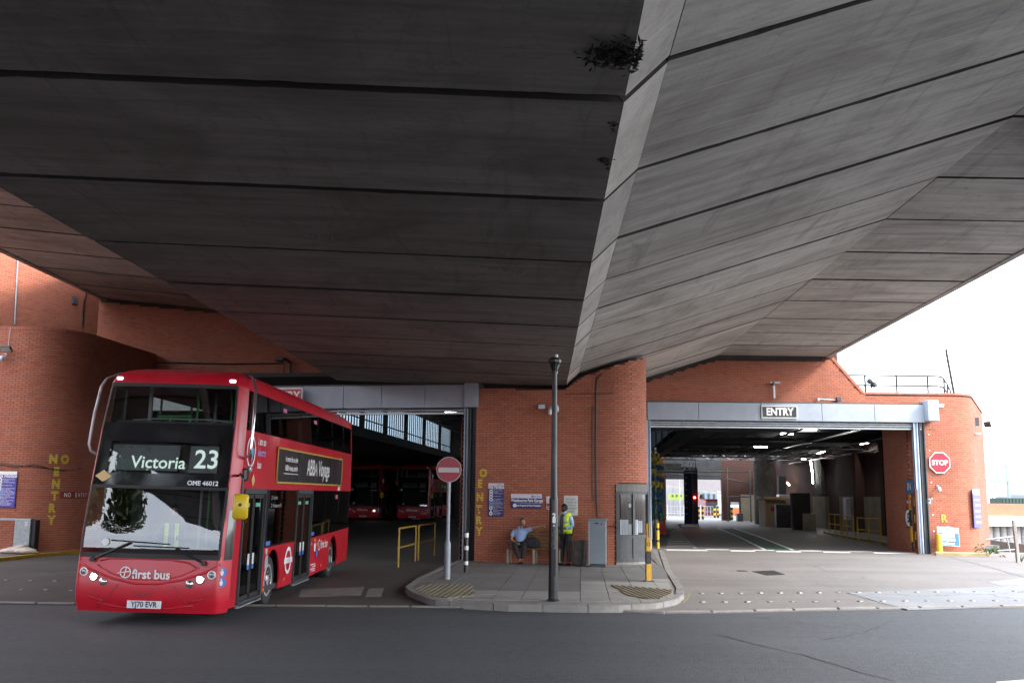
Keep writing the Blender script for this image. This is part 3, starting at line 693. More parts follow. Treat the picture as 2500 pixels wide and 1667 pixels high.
for y in (52, 60, 67, 73, 79):
    mb = MB(); n = 14
    for z in (5.45, 4.95): mb.tube([H(4.8, y, z), H(16, y, z)], .045, 6)
    for k in range(n): mb.tube([H(4.8+.8*k, y, 4.95 if k % 2 else 5.45), H(4.8+.8*(k+1), y, 5.45 if k % 2 else 4.95)], .03, 5)
    mb.build('lattice_truss', STEEL if y > 60 else DKST, hall, world=True)
for px, z0, z1, y in ((1776, 0, 4.6, 84), (1832, 0, 4.4, 84), (1700, 3.7, 5.2, 84)):
    p = at(px, 1200, 84); MB().tube([(p.x, 84, z0), (p.x, 84, z1)], .06, 8).build('pipe', DKCONC, hall, world=True)
for (a, b) in (((1772, 1168), (1838, 1182)), ((1700, 1150), (1860, 1152)), ((1640, 1158), (1760, 1160)), ((1780, 1212), (1830, 1212)), ((1570, 1052), (1760, 1042))):
    MB().tube([at(*a, 86 if a[0] > 1580 else 44), at(*b, 86 if a[0] > 1580 else 44)], .06 if a[0] > 1580 else .04, 8).build('pipe', DKCONC, hall, world=True)
for px, w_, h_, Y, m in ((1925, 2.2, 1.6, 70, DKST), (1948, 1.2, 2.4, 66, DKW), (1968, .7, 1.1, 64, CREAM), (1905, .6, 3.8, 80, DKCONC), (2060, .25, 1.2, 56, PALE), (2178, .5, 1.6, 46, PALE), (2185, .45, 2.2, 45, DKST), (1800, .5, .7, 86, DKST)):
    p = at(px, 1270, Y); MB().box((p.x+.2, Y, h_/2+(.9 if m is PALE else 0)), (w_, .5, h_), ch=.02).build('wall_cabinet', m, hall, world=True)
# walls: right flank in sections, back wall with its doorway, left walls
x0 = HL.dot(Vector((18.7, 40.5, 0)))
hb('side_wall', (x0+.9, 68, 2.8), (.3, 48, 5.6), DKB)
sec = [(44.2, 46.5, CREAM, 1), (48.4, 50.4, CREAM, 0), (51.8, 54.6, CREAM, 1), (56, 60, CREAM, 0), (62, 66, CREAM, 0), (70, 74, CREAM, 1)]
for a, b, m, up in sec:
    hb('dado_panel', (x0+.62, (a+b)/2, 1.1), (.3, b-a, 2.2), m)
    if up: hb('wall_panel', (x0+.6, (a+b)/2, 3.9), (.28, (b-a)*.55, 3.2), DKCONC)
for y in (47.4, 51.1, 55.3, 61): hb('brick_pilaster', (x0+.5, y, 2.75), (.55, .7, 5.5), DKB)
dr = hb('service_door', (x0+.44, 48.9, 1.12), (.06, 1.5, 2.2), pm('dark_green_door', (.02, .04, .04), .5, var=.2), ch=.01)
MB().box(H(x0+.4, 48.9, 2.36), (.12, 2.0, .2), rz=HYAW).build('lintel', PALE, dr).location = (0, 0, 0)
DB = Vector((0, 88.6, 0)); BX = [at(x, 1200, 88.6).x for x in (1300, 1606, 1626, 1762, 1772, 1783, 1805, 1960)]
ZH = at(1700, 1170, 88.6).z
def bwall(a, b, z0, z1, m, nm='back_wall', t=.4): return MB().box(((a+b)/2, 88.8, (z0+z1)/2), (b-a, t, z1-z0)).build(nm, m, hall, world=True)
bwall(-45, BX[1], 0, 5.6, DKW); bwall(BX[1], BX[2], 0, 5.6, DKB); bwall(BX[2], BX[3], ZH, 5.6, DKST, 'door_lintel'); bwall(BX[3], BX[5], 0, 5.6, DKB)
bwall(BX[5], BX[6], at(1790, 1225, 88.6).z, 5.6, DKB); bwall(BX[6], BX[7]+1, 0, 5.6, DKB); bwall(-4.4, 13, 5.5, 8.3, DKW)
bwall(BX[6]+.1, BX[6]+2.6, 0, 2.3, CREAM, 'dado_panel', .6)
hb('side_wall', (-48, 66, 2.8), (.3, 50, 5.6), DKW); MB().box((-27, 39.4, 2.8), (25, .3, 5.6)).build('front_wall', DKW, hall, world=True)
# cylindrical tank tower and the timber kiosk at the back right
tk = at(1868, 1272, 78); MB().lathe([(.8, 0), (.8, 5.3)], 20, (tk.x, tk.y, 0)).build('concrete_shaft', M_SOFF, hall, world=True, smooth=40)
shed = thing('timber_shed', 'pale plywood shed with a door and red notices at the back of the hall', 'shed', (at(1895, 1270, 72).x, 72, 0))
PLY = pm('plywood', (.42, .3, .17), .7, var=.15, scale=1.5, stretch=(1, 1, .3))
wd = 50/2400*72
MB().box((0, 1, .95), (wd, 2, 1.9), ch=.02).build('body', PLY, shed); MB().box((0, .9, 2.02), (wd+.3, 2.4, .24), ch=.02).build('roof', PLY, shed)
MB().box((-.1, -.02, .85), (.85, .05, 1.6), ch=.01).build('door', pm('ply_door', (.36, .27, .17), .6), shed)
for k in range(2): MB().box((-.25+k*.34, -.055, 1.25-.1*k), (.26, .015, .28)).build('notice', REDS, shed)
for k in range(7): MB().box((-.1+k*.15, -.35, .5), (.02, .02, 1)).build('rail_bar', STEEL, shed)
MB().box((.35, -.35, 1.0), (1.0, .03, .03)).build('rail_bar', STEEL, shed)
# ------------------------------------------------------------------ roller doors
def roller(name, label, xa, xb, ya, yb, Ya, Yb, splits, slats, depth=.5):
    A = at(xa, ya[0], Ya); B = at(xb, yb[0], Yb); zt = (A.z+B.z)/2; zb = (at(xa, ya[1], Ya).z+at(xb, yb[1], Yb).z)/2
    u = Vector((B.x-A.x, B.y-A.y, 0)); L = u.length; yaw = atan2(u.y, u.x)
    t = thing(name, label, 'roller door', (A.x, A.y, 0), yaw)
    for a, b in zip(splits, splits[1:]):
        MB().box(((a+b)/2*L, depth/2, (zb+zt)/2), ((b-a)*L-.012, depth, zt-zb), ch=.008).build('casing_panel', GREY, t)
    MB().box((L/2, depth*.6, zt+.03), (L, depth*.9, .05)).build('casing_lid', DKST, t)
    z = zb-.02
    for k in range(slats):
        MB().tube([(0.05, .22, z-.05-k*.085), (L-.05, .22, z-.05-k*.085)], .042, 8).build('shutter_slat', STEEL, t, smooth=50)
    MB().box((L/2, .24, z-.06-slats*.085), (L-.1, .07, .07), ch=.01).build('bottom_bar', STEEL, t)
    return t, L, zb, zt
rdr, LR, zbR, ztR = roller('roller_door', 'pale grey roller shutter housing over the right hand ENTRY opening', 1580, 2256, (984, 1028), (985, 1027), 38.6, 38.6, [0, .185, .41, .63, .82, 1], 2)
MB().box((LR+.2, .1, (zbR+ztR)/2+.1), (.42, .95, ztR-zbR+.12), ch=.015).build('end_box', BLUEG, rdr)
rdl, LL, zbL, ztL = roller('roller_door', 'grey roller shutter housing over the left hand exit behind the bus', 560, 1134, (947, 998), (938, 995), 32.3, 30.6, [0, .25, .5, .66, .84, 1], 1)
MB().box((LL+.26, .2, (zbL+ztL)/2+.02), (.46, .7, ztL-zbL+.06), ch=.015).build('end_box', GREY, rdl)
def post(rd, px, py0, w, dp, m, Y, zt, name='guide_rail'):
    P = at(px, py0, Y); M = rd.matrix_basis.inverted() if 0 else (Matrix.Translation(rd.location) @ Matrix.Rotation(rd.rotation_euler.z, 4, 'Z')).inverted()
    q = M @ Vector((P.x, P.y, 0)); mb = MB()
    mb.box((q.x-w/2+.02, q.y, zt/2), (.04, dp, zt)); mb.box((q.x+w/2-.02, q.y, zt/2), (.04, dp, zt)); mb.box((q.x, q.y, zt/2), (w, .03, zt))
    mb.build(name, m, rd)
post(rdr, 2241, 1200, .17, .2, BLUEG, 38.75, zbR); post(rdr, 2255.5, 1200, .22, .25, DKST, 38.85, zbR); post(rdr, 1584, 1200, .17, .2, BLUEG, 38.75, zbR)
post(rdl, 1137, 1200, .13, .2, GREY, 30.85, zbL); post(rdl, 1156, 1200, .22, .3, DKST, 30.75, zbL)
for k in range(7): MB().lathe([(.025, -.03), (.025, 0)], 8, axis='Y', c=(LR+.13, .05, .9+k*.62)).build('bolt', WHITE, rdr)

# ------------------------------------------------------------------ lamps in the hall
def lamp(px, py, z, L, yaw, label, st=14, vert=False):
    p = G(px, py, z); t = thing('fluorescent_lamp', label, 'lamp', p, yaw, 'lit lamps in the garage hall')
    MB().box((0, 0, .05), (L, .16, .06), ch=.01).build('housing', STEEL, t)
    MB().tube([(-L/2+.05, 0, -.01), (L/2-.05, 0, -.01)], .05, 8).build('tube', LAMPW, t)
    return t
LL_ = {(1921, 1058): 'bright oval lamp hanging second highest under the ENTRY sign', (1972, 1047): 'highest lit lamp close under the shutter, right of the ENTRY sign', (1857, 1090): 'lit lamp in the dark roof straight below the ENTRY sign',
 (1740, 1131): 'slanting lit tube above the doorway beside the blue wash tower', (1855, 1121): 'slanting lit tube at the left edge of the bright rooflight', (1834, 1131): 'slanting lit tube just left of and below the rooflight', (1811, 1132): 'short level lit lamp left of the slanting tubes by the rooflight',
 (1913, 1137): 'right hand slanting lit tube below the bright rooflight', (1900, 1144): 'lower slanting lit tube below the bright rooflight', (1776, 1149): 'left of two tiny lit lamps over the brown back wall', (1784, 1148): 'right of two tiny lit lamps over the brown back wall',
 (1873, 1164): 'low lit tube in front of the round concrete shaft', (1633, 1122): 'lower small lamp over the wash gantry name board', (1628, 1077): 'small lamp high in the dark raised roof above the wash gantry', (1962, 1120): 'dim lamp at the right end of the bright rooflight'}
for px, py, z, L, yaw in ((1921, 1058, 5.3, .7, 0), (1972, 1047, 5.3, .9, 0), (1857, 1090, 5.2, .9, .1), (1740, 1131, 5.2, 1.4, 1.2), (1855, 1121, 5.2, 1.6, 1.2), (1834, 1131, 5.1, 1.5, 1.2), (1811, 1132, 5.1, 1.3, 0),
                          (1913, 1137, 5., 1.6, 1.1), (1900, 1144, 5., 1.5, 1.1), (1776, 1149, 5., .6, 0), (1784, 1148, 5., .6, 0), (1873, 1164, 4.4, 1.6, .2), (1633, 1122, 6.2, .7, 0), (1628, 1077, 7.4, .7, 0), (1962, 1120, 4.9, .6, .8)):
    lamp(px, py, z, L, yaw, LL_[(px, py)])
lamp(1620, 1160, 4.3, 2.2, 0, 'upper of two long white tubes over the wash bay left of the blue tower'); lamp(1620, 1164.5, 4.3, 2.1, 0, 'lower of two long white tubes over the wash bay left of the blue tower')
lamp(1100, 1007, 5.45, .55, 0, 'single lit white lamp inside the left opening')
def wall_lamp(x1, y1, x2, y2, label, m=LAMPW, off=.28):
    n = -HL; p0 = H(x0+off, 0); A, B = hit(x1, y1, p0, n), hit(x2, y2, p0, n); c = (A+B)/2
    t = thing('wall_lamp', label, 'lamp', c, 0, 'lit lamps in the garage hall')
    MB().tube([A-c, B-c], .055, 8).build('tube', m, t); MB().tube([A-c+HL*.09, B-c+HL*.09], .07, 6).build('housing', DKST, t)
wall_lamp(2102, 1083, 2130, 1077, 'nearest lit batten on the upper right wall of the hall')
wall_lamp(1996, 1107, 2013, 1101, 'second lit batten further along the upper right wall')
wall_lamp(1979, 1125, 1983, 1152, 'upper half of the upright lit tube on the right wall'); wall_lamp(1983, 1154, 1985, 1180, 'lower half of the upright lit tube on the right wall')
wall_lamp(1922, 1178, 1927, 1184, 'small orange glowing lamp at the back of the hall', emit('lamp_orange', (1, .5, .12), 12))

# ------------------------------------------------------------------ bus wash in the right hall
BLUEB = pm('blue_brush', (.012, .02, .055), .8, var=.5, scale=8, bmp=.6, bscale=30)
def brush(px, py, Y, h0, h1, r, cols, label, group=None):
    p = at(px, py, Y); t = thing('wash_brush', label, 'wash brush', (p.x, Y, 0), 0, group)
    MB().lathe([(.06, 0), (.06, h1+.3)], 8).build('spindle', STEEL, t)
    n = 12
    for k in range(n):
        mb = MB(); z = h0+(h1-h0)*(k+.5)/n; rr = r*(.55 if k == n-1 else .82+.18*sin(k*1.9)**2)
        for j in range(26):
            a = 2*pi*j/26+random.uniform(-.1, .1); q = rr*random.uniform(.6, 1.1); w = .09; z = h0+(h1-h0)*(k+random.uniform(.15, .85))/n
            mb.add([(.05*cos(a), .05*sin(a), z+.12), (q*cos(a-w), q*sin(a-w), z-.1), (q*cos(a+w), q*sin(a+w), z-.02), (q*.96*cos(a), q*.96*sin(a), z+.14)], [(0, 1, 2), (0, 2, 3), (1, 2, 3)])
        mb.build('bristle_tier', cols[k % len(cols)], t)['kind'] = 'stuff'
YB, BB, GB = pm('yellow_bristle', (.35, .27, .02), .8, var=.3), pm('blue_bristle', (.02, .07, .16), .8, var=.3), pm('green_bristle', (.03, .09, .06), .8, var=.3)
brush(1601, 1200, 47, .9, 4.1, .42, [GB, GB, BB, GB, BB, GB, YB, BB, YB, BB, YB, YB], 'tall yellow and blue banded wash brush beside the left door guide')
brush(1590, 1200, 50, .9, 4.1, .4, [GB, BB, GB, YB, BB, GB], 'slimmer banded wash brush partly behind the door guide')
wt = thing('wash_tower', 'dark blue bus wash tower with a red signal light', 'wash tower', (at(1689, 1278, 70).x, 70, 0))
wy = 28/2400*70
MB().box((-wy*.32, 0, 2.05), (wy*.5, .7, 3.9), ch=.03).build('brush_column', BLUEB, wt); MB().box((wy*.3, .1, 2.05), (wy*.42, .8, 3.9), ch=.03).build('brush_column', BLUEB, wt)
MB().box((.02, -.42, 2), (.1, .1, 4)).build('post', DKST, wt); MB().lathe([(.0, -.02), (.07, 0), (.08, .04)], 12, (.14, -.5, at(1694, 1214, 70).z), 'Y').build('signal_light', emit('red_light', (1, .03, .02), 25), wt)
MB().box((-.3, -.5, .1), (1.3, .9, .22), ch=.03).build('base', STEEL, wt)
for k in range(7): MB().box((-wy*.5, -.36, .9+k*.42), (.07, .02, .09)).build('reflector', PALE, wt)
gy = thing('wash_gantry', 'grey steel gantry of pipes across the bus wash with a pale name board', 'gantry', (at(1640, 1140, 56).x, 56, 0))
gz = at(1640, 1143, 56).z; gw = 120/2400*56
for dz, r_ in ((0, .07), (-.18, .05), (.1, .03)): MB().tube([(-gw/2, 0, gz+dz), (gw/2, 0, gz+dz-.05)], r_, 8).build('beam', STEEL, gy)
for x in (-gw*.42, -gw*.3, 0, gw*.25, gw*.36, gw*.44): MB().box((x, -.06, gz+.12), (.05, .05, .45)).build('bracket', STEEL, gy)
nb = MB().box((-.02, -.15, gz+.12), (46/2400*56, .04, .3)).build('name_board', pm('name_board_face', (.42, .42, .38), .5), gy)
text('WNY', .17, BLACK, nb, (-.25, -.175, gz+.14), sx=1.1, bold=.004)
BL_ = {1745: 'left banded bollard of the pair before the small red bus', 1753: 'right banded bollard of the pair before the small red bus', 1775: 'left banded bollard of the pair at the small back doorway', 1787: 'right banded bollard of the pair at the small back doorway',
 1716: 'stout banded bollard standing alone right of the blue wash tower', 1697: 'banded bollard close against the foot of the blue wash tower', 1706: 'banded bollard between the blue tower and the stout bollard'}
for px, h in ((1745, 40), (1753, 34), (1775, 34), (1787, 34), (1716, 24), (1697, 26), (1706, 26)):
    p = G(px, 1263+(4 if px < 1740 else 0)+(6 if px > 1770 else 0)); t = thing('bollard', BL_[px], 'bollard', (p.x, p.y, 0), 0, 'banded bollards by the bus wash')
    hh = 1.15
    for k in range(5): MB().lathe([(.12, hh*k/5), (.12, hh*(k+1)/5-.002)], 10).build('band', YEL if k % 2 else BLACK, t, smooth=50)
# red plastic barrier and yellow bollard by the left jamb
BAR = pm('red_plastic', (.35, .02, .03), .45, var=.12, dirt=.2)
def barrier(px, py, yaw, label, m=BAR, sc=1., rows=5):
    p = G(px, py); t = thing('safety_barrier', label, 'barrier', (p.x, p.y, 0), yaw)
    MB().box((0, 0, .92*sc), (1.3*sc, .07, .2*sc), ch=.02).build('top_board', m, t); MB().box((0, 0, .2*sc), (1.3*sc, .07, .12*sc), ch=.02).build('bottom_board', m, t)
    for k in range(rows): MB().box((-.55*sc+k*1.1*sc/(rows-1), 0, .55*sc), (.13*sc, .05, .72*sc), ch=.015).build('slat', m, t)
    for x in (-.5, .5): MB().box((x*sc, 0, .07*sc), (.12*sc, .5*sc, .12*sc), ch=.02).build('foot', RUB, t)
barrier(1617, 1311, 1.15, 'red slatted plastic barrier just inside the left jamb of the entry')
barrier(1998, 1284, 1.2, 'red plastic barrier at the end of the yellow rails', sc=.9); barrier(1988, 1282, 1.3, 'orange red barrier standing behind the red one', pm('orange_plastic', (.4, .09, .03), .5), .9)
def bollard(px, py, z, h, r, m, label, bands=(), cone=0.):
    p = G(px, py, z)
    if p.y > 38.5 and px > 2200: p = at(px, py, 38.25)
    t = thing('bollard', label, 'bollard', (p.x, p.y, z))
    MB().lathe([(r*1.03, 0), (r, .05), (r*(1-cone), h-.05), (r*.8*(1-cone), h-.01), (r*.3, h)], 18).build('post', m, t, smooth=40)
    for (za, zb_, mm) in bands: MB().lathe([(r+.004, za*h), (r+.004, zb_*h)], 18).build('band', mm, t, smooth=40)
    return t
bollard(1606, 1338, .02, 1.02, .07, YEL, 'slim yellow bollard with two black bands at the left jamb', [(.26, .33, BLACK), (.72, .8, BLACK)])
bollard(2294, 1351, .02, .8, .125, YEL, 'stout yellow bollard in front of the right door guide', cone=.12)
bollard(1137, 1396, top, 1.03, .055, BLACK, 'thin black bollard with three white bands on the pavement', [(.18, .27, WHITE), (.55, .65, WHITE), (.86, .97, WHITE)])
# ------------------------------------------------------------------ kerb and guard rails in the right hall
ykr = [G(x, y)[:2] for x, y in ((2010, 1302), (2024, 1306), (2073, 1316), (2151, 1329), (2220, 1344))]
kb = thing('raised_walkway', 'raised walkway with a yellow painted kerb along the right wall', 'walkway', (ykr[0][0], ykr[0][1], 0))
ww = MB().prism(ykr+[(21.5, 44), (21.5, 60)], 0, .13).build('deck', M_FLOOR, kb, world=True)
rp = kerb_run(ykr, kb, .15, .2, M_YK, z0=0, L0=1.6, name='kerb_stone') 
for o in [c for c in C.objects if c.parent == kb and c.name.startswith('kerb_stone')]: o.location = -kb.location
def railing(pts, h, label, z=.13, r=.028, mids=(.5,), m=YEL, group=None, th=None):
    P = [Vector(p) for p in pts]; t = thing('guard_rail', label, 'guard rail', (P[0].x, P[0].y, z), 0, group)
    Q = [p-P[0] for p in P]
    for q in Q: q.z = 0
    for q in Q: MB().tube([q, q+Vector((0, 0, h))], r, 10).build('post', m, t, smooth=50)
    MB().tube([q+Vector((0, 0, h)) for q in (Q[0], Q[-1])], r, 10).build('top_rail', m, t, smooth=50)
    for k in mids: MB().tube([q+Vector((0, 0, h*k)) for q in (Q[0], Q[-1])], r*.85, 10).build('mid_rail', m, t, smooth=50)
    for q in Q: MB().lathe([(r*1.25, h*.5-.04), (r*1.25, h*.5+.04)], 10, q).build('clamp', m, t)
railing([G(2095, 1320, .13), G(2122, 1322, .13), G(2151, 1327, .13)], 1.08, 'nearest yellow rail on the raised walkway by the right wall')
railing([G(2057, 1306, .13), G(2069, 1309, .13), G(2085, 1314, .13)], 1.08, 'middle yellow rail on the raised walkway')
railing([G(2025, 1301, .13), G(2039, 1303, .13), G(2053, 1306, .13)], 1.08, 'farthest dull yellow rail on the raised walkway')
DYEL = pm('scuffed_yellow', (.4, .27, .03), .5, var=.25, scale=7, dirt=.6)
railing([G(972, 1386), G(1014, 1371)], 1.1, 'yellow guard rail nearest the red bus in the exit opening', .02, m=DYEL)
railing([G(1021, 1369), G(1061, 1357)], 1.1, 'dimmer yellow guard rail beside the exit door guide', .02, m=DYEL)
# hazard boards on the right jamb
def hazard(x1, x2, y1, y2, n, P0, N, label, yaw):
    c = hit((x1+x2)/2, y2, P0, N); h = (hit((x1+x2)/2, y1, P0, N)-c).length; w = (hit(x2, y2, P0, N)-hit(x1, y2, P0, N)).length
    t = thing('hazard_board', label, 'hazard board', c+Vector(N)*.03, yaw)
    for k in range(n): MB().box((0, 0, h*(1-(k+.5)/n)), (w, .03, h/n-.004)).build('stripe', YEL if k % 2 == 0 else BLACK, t)
hazard(2235, 2245, 1215, 1338, 6, (16, 39.44, 0), (0, -1, 0), 'yellow and black striped board on the front of the right jamb', 0)
SN = Vector((-1, .035, 0)).normalized(); SP = (XQ, 39.45, 0)
hazard(2226, 2230, 1208, 1322, 3, SP, SN, 'yellow and black board on the inner side of the right jamb', pi/2*-1)
# ================================================================== SIGNS
def plate(name, label, cat, c, w, h, m, yaw=0., back=None, th=.02, rot=None):
    mb = MB().box((0, 0, 0), (w, th, h), ch=.004); o = mb.build(name, m)
    o.location = c; o.rotation_euler = rot or (0, 0, yaw); return tag(o, label, cat)
def sub(o, name, c, size, m, ch=0): return MB().box(c, size, ch=ch).build(name, m, o)
F = -.0135
def ring(o, name, c, r0, r1, m, n=28, y=-.012, th=.003, sx=1.):
    mb = MB(); 
    for i in range(n):
        a, b = 2*pi*i/n, 2*pi*(i+1)/n
        mb.add([(c[0]+r*cos(t)*sx, y, c[1]+r*sin(t)) for r, t in ((r0, a), (r1, a), (r1, b), (r0, b))], [(0, 1, 2, 3)])
    return mb.build(name, m, o)
def disk(o, name, c, r, m, n=24, y=-.012, th=.004, sx=1.):
    vs = [(c[0]+r*cos(2*pi*i/n)*sx, y, c[1]+r*sin(2*pi*i/n)) for i in range(n)]+[(c[0]+r*cos(2*pi*i/n)*sx, y-th, c[1]+r*sin(2*pi*i/n)) for i in range(n)]
    return MB().add(vs, [tuple(range(2*n-1, n-1, -1))[::-1]]+[(i, (i+1) % n, n+(i+1) % n, n+i) for i in range(n)]).build(name, m, o)
# entry and no entry boards over the doors
c = at(1903, 1005.5, 38.55)
s = plate('entry_sign', 'black ENTRY sign with a white border on the roller housing', 'sign', c, 1.42, .5, WHITE, th=.05)
sub(s, 'panel', (0, -.03, 0), (1.33, .02, .41), BLACK); text('ENTRY', .4, WHITE, s, (0, -.042, -.005), sx=.86, bold=.014)
c = at(672, 965, 31.75)
s = plate('no_entry_sign', 'red NO ENTRY sign over the exit, half hidden behind the bus roof', 'sign', c+Vector((0, -.1, -.05)), 1.95, .55, WHITE, rdl.rotation_euler.z, th=.05)
sub(s, 'panel', (0, -.03, 0), (1.87, .02, .47), pm('faded_red_sign', (.4, .05, .05), .4)); text('NO ENTRY', .4, WHITE, s, (0, -.042, 0), sx=.9, bold=.01)
# STOP octagon
c = at(2294, 1129, 38.93); o8 = lambda r, y: [(r*cos(R(22.5+45*i)), y, r*sin(R(22.5+45*i))) for i in range(8)]
s = MB().slab(o8(.44, -.015), (0, .03, 0)).build('stop_sign', WHITE); s.location = c; tag(s, 'red octagonal STOP sign on the sunlit brick corner', 'sign')
MB().slab(o8(.405, -.02), (0, .006, 0)).build('panel', pm('stop_red', (.33, .004, .022), .4), s); text('STOP', .27, WHITE, s, (0, -.023, -.005), bold=.009, sx=.98)
# no entry disc on its grey pole
p = G(1091, 1413, top)
t = thing('no_entry_pole', 'round no entry sign on a grey pole at the pavement corner', 'road sign', p)
hgt = at(1097, 1146, p.y).z-top
MB().lathe([(.076, 0), (.076, .82), (.07, .86), (.045, .9), (.045, hgt+.3)], 16).build('pole', pm('grey_pole_paint', (.26, .29, .33), .45, var=.12, dirt=.3), t, smooth=40)
disk(t, 'sign_disc', (0, hgt), .305, pm('dull_white', (.45, .43, .43), .5), 40, -.06, .012); disk(t, 'sign_face', (0, hgt), .29, pm('no_entry_red', (.3, .03, .045), .4), 40, -.074, .003)
MB().box((0, -.082, hgt-.01), (.5, .006, .115)).build('white_bar', pm('grubby_white', (.5, .47, .48), .5), t)
for dz in (-.15, .15): MB().box((0, -.03, hgt+dz), (.16, .06, .04)).build('clamp', STEEL, t)
# signs on the pier face
PYAW = -.22; P3 = Vector((PA.x, PA.y, 0)); PN3 = Vector((PN.x, PN.y, 0)); PU3 = Vector((PU.x, PU.y, 0))
def pier_plate(name, label, x1, y1, x2, y2, m, off=.02):
    a = hit(x1, y1, P3, PN3); b = hit(x2, y2, P3, PN3); w = (b-a).dot(PU3); h = a.z-b.z; c = (a+b)/2+PN3*off
    return plate(name, label, 'sign', c, w, h, m, PYAW), w, h
def notice_rows(s, w, h, n=9, WH=WHITE):
    text('Site Notice', .105*w/.47, WH, s, (0, F, h*.375), bold=.004)
    sub(s, 'rule', (w*.07, F, h*.325), (w*.72, .002, .006), WH)
    for k in range(n):
        z = h*(.26-.655*k/(n-1)*1.02)
        if k == n-2: MB().add([(-w*.32-.05*w, F, z-.03), (-w*.32+.05*w, F, z-.03), (-w*.32, F, z+.045)], [(0, 1, 2)]).build('warning_icon', WH, s)
        else:
            disk(s, 'icon', (-w*.32, z), .062*w/.47*.85, WH if k not in (4, 5) else pm('icon_blue', (.2, .35, .7), .4), 14, -.0105)
            disk(s, 'icon_mark', (-w*.32, z), .026*w/.47, NAVY, 8, -.0148, .0005)
        for j in range(2 if k not in (1, 2) else 1):
            text(random.choice(['All visitors must report', 'No unauthorised access', 'to reception', 'No smoking on this site', 'Wear high visibility', 'at all times']) if 0 else ['All visitors must report', 'to reception'][j] if k == 0 else 'No unauthorised access' if k == 1 else 'No smoking on site' if k == 2 else ['This is a speed limit area', 'keep to the limit'][j] if k == 3 else ['High visibility clothing', 'must be worn at all times'][j] if k == 4 else ['Safety footwear must be', 'worn in this area'][j] if k == 5 else ['Follow marked walkways', 'at all times'][j] if k == 6 else ['Caution moving vehicles', 'look both ways'][j] if k == 7 else ['CCTV is in operation', 'on these premises'][j],
                 .042*w/.47, WH, s, (-w*.2, F, z+.02-.042*j), align='LEFT', sx=.72)
s, w, h = pier_plate('site_notice', 'tall navy Site Notice board with a column of white icons on the pier', 1193, 1179, 1230, 1261, NAVY)
sub(s, 'header', (0, -.011, h*.455), (w*.998, .004, h*.09), PALE); text('first bus', .06, NAVY, s, (w*.25, -.0145, h*.455), sx=.8); notice_rows(s, w, h)
s, w, h = pier_plate('garage_name_sign', 'navy and white Westbourne Park Garage name sign above the bench', 1248, 1205, 1323, 1241, NAVY)
sub(s, 'header', (0, -.011, h*.352), (w*.998, .004, h*.295), PALE); text('first bus', .1, NAVY, s, (w*.32, -.0145, h*.34), sx=.8); ring(s, 'logo', (w*.195, h*.34), .028, .04, NAVY, y=-.0145)
text('Westbourne Park Garage', .118, WHITE, s, (.02, F, h*.045), bold=.003, sx=.8); sub(s, 'rule', (.05, F, -h*.12), (w*.88, .002, .007), WHITE)
disk(s, 'icon', (-w*.375, -h*.3), .055, WHITE, 18, -.0105); text('<', .09, NAVY, s, (-w*.375, -.0155, -h*.3)); text('Lost Property & Visitor Reception', .08, WHITE, s, (.07, F, -h*.3), bold=.002, sx=.68)
s, w, h = pier_plate('no_smoking_sign', 'small white and red prohibition sign half hidden by the lamp post', 1334, 1211, 1358, 1243, pm('sign_white', (.6, .57, .56), .5))
ring(s, 'ring', (.02, h*.2), .07, .085, REDS, y=-.0125); MB().box((.02, -.0125, h*.2), (.15, .002, .014), M=Matrix.Rotation(R(45), 4, 'Y')).build('slash', REDS, s); MB().box((.01, -.0122, h*.2), (.09, .002, .018), M=Matrix.Rotation(R(20), 4, 'Y')).build('cigarette', BLACK, s)
sub(s, 'red_panel', (0, -.011, -h*.24), (w*.88, .004, h*.42), REDS); text('NO\nSMOKING', .07, WHITE, s, (0, -.0145, -h*.24), sx=.8)
s, w, h = pier_plate('pedestrian_notice', 'white DO NOT STAND IN VEHICLE MOVEMENT AREAS notice beside the lamp post', 1377, 1209, 1411, 1258, pm('notice_white', (.55, .56, .56), .5, dirt=.2))
text('DO NOT\nSTAND IN\nVEHICLE\nMOVEMENT\nAREAS', .078, BLACK, s, (0, F, 0), sx=.86, space=1.15).data.space_line = 1.15
# yellow painted letters; the joints of the brickwork show through the paint
def m_letter():
    m, nt, b = nodes('worn_letter_paint'); L = nt.links.new; g = nt.nodes.new('ShaderNodeNewGeometry')
    sx = nt.nodes.new('ShaderNodeSeparateXYZ'); L(g.outputs['Position'], sx.inputs[0])
    a = nt.nodes.new('ShaderNodeMath'); a.operation = 'SUBTRACT'; L(sx.outputs['Z'], a.inputs[0]); a.inputs[1].default_value = .12
    f = nt.nodes.new('ShaderNodeMath'); f.operation = 'MODULO'; L(a.outputs[0], f.inputs[0]); f.inputs[1].default_value = .075
    l = nt.nodes.new('ShaderNodeMath'); l.operation = 'LESS_THAN'; L(f.outputs[0], l.inputs[0]); l.inputs[1].default_value = .064
    n = noise(nt, g.outputs['Position'], 9, 6, .7); w = ramp(nt, n, [(.2, (.2,)*3), (.34, (1, 1, 1))])
    k = nt.nodes.new('ShaderNodeMath'); k.operation = 'MULTIPLY'; L(l.outputs[0], k.inputs[0]); L(w, k.inputs[1]); L(k.outputs[0], b.inputs['Alpha'])
    b.inputs['Base Color'].default_value = (.62, .45, .05, 1); b.inputs['Roughness'].default_value = .7; return m
M_LET = m_letter()
for ch, px, py, sz in (('O', 1180, 1155, .33), ('E', 1172, 1181, .33), ('N', 1172, 1214, .33), ('T', 1170, 1244, .33), ('R', 1169, 1270, .33), ('Y', 1170, 1297, .33)):
    p = hit(px, py, P3, PN3)+PN3*.012; o = text(ch, sz, M_LET, pier, p-pier.location, 'painted_letter', rot=(pi/2, 0, PYAW), bold=.018, sx=.85)
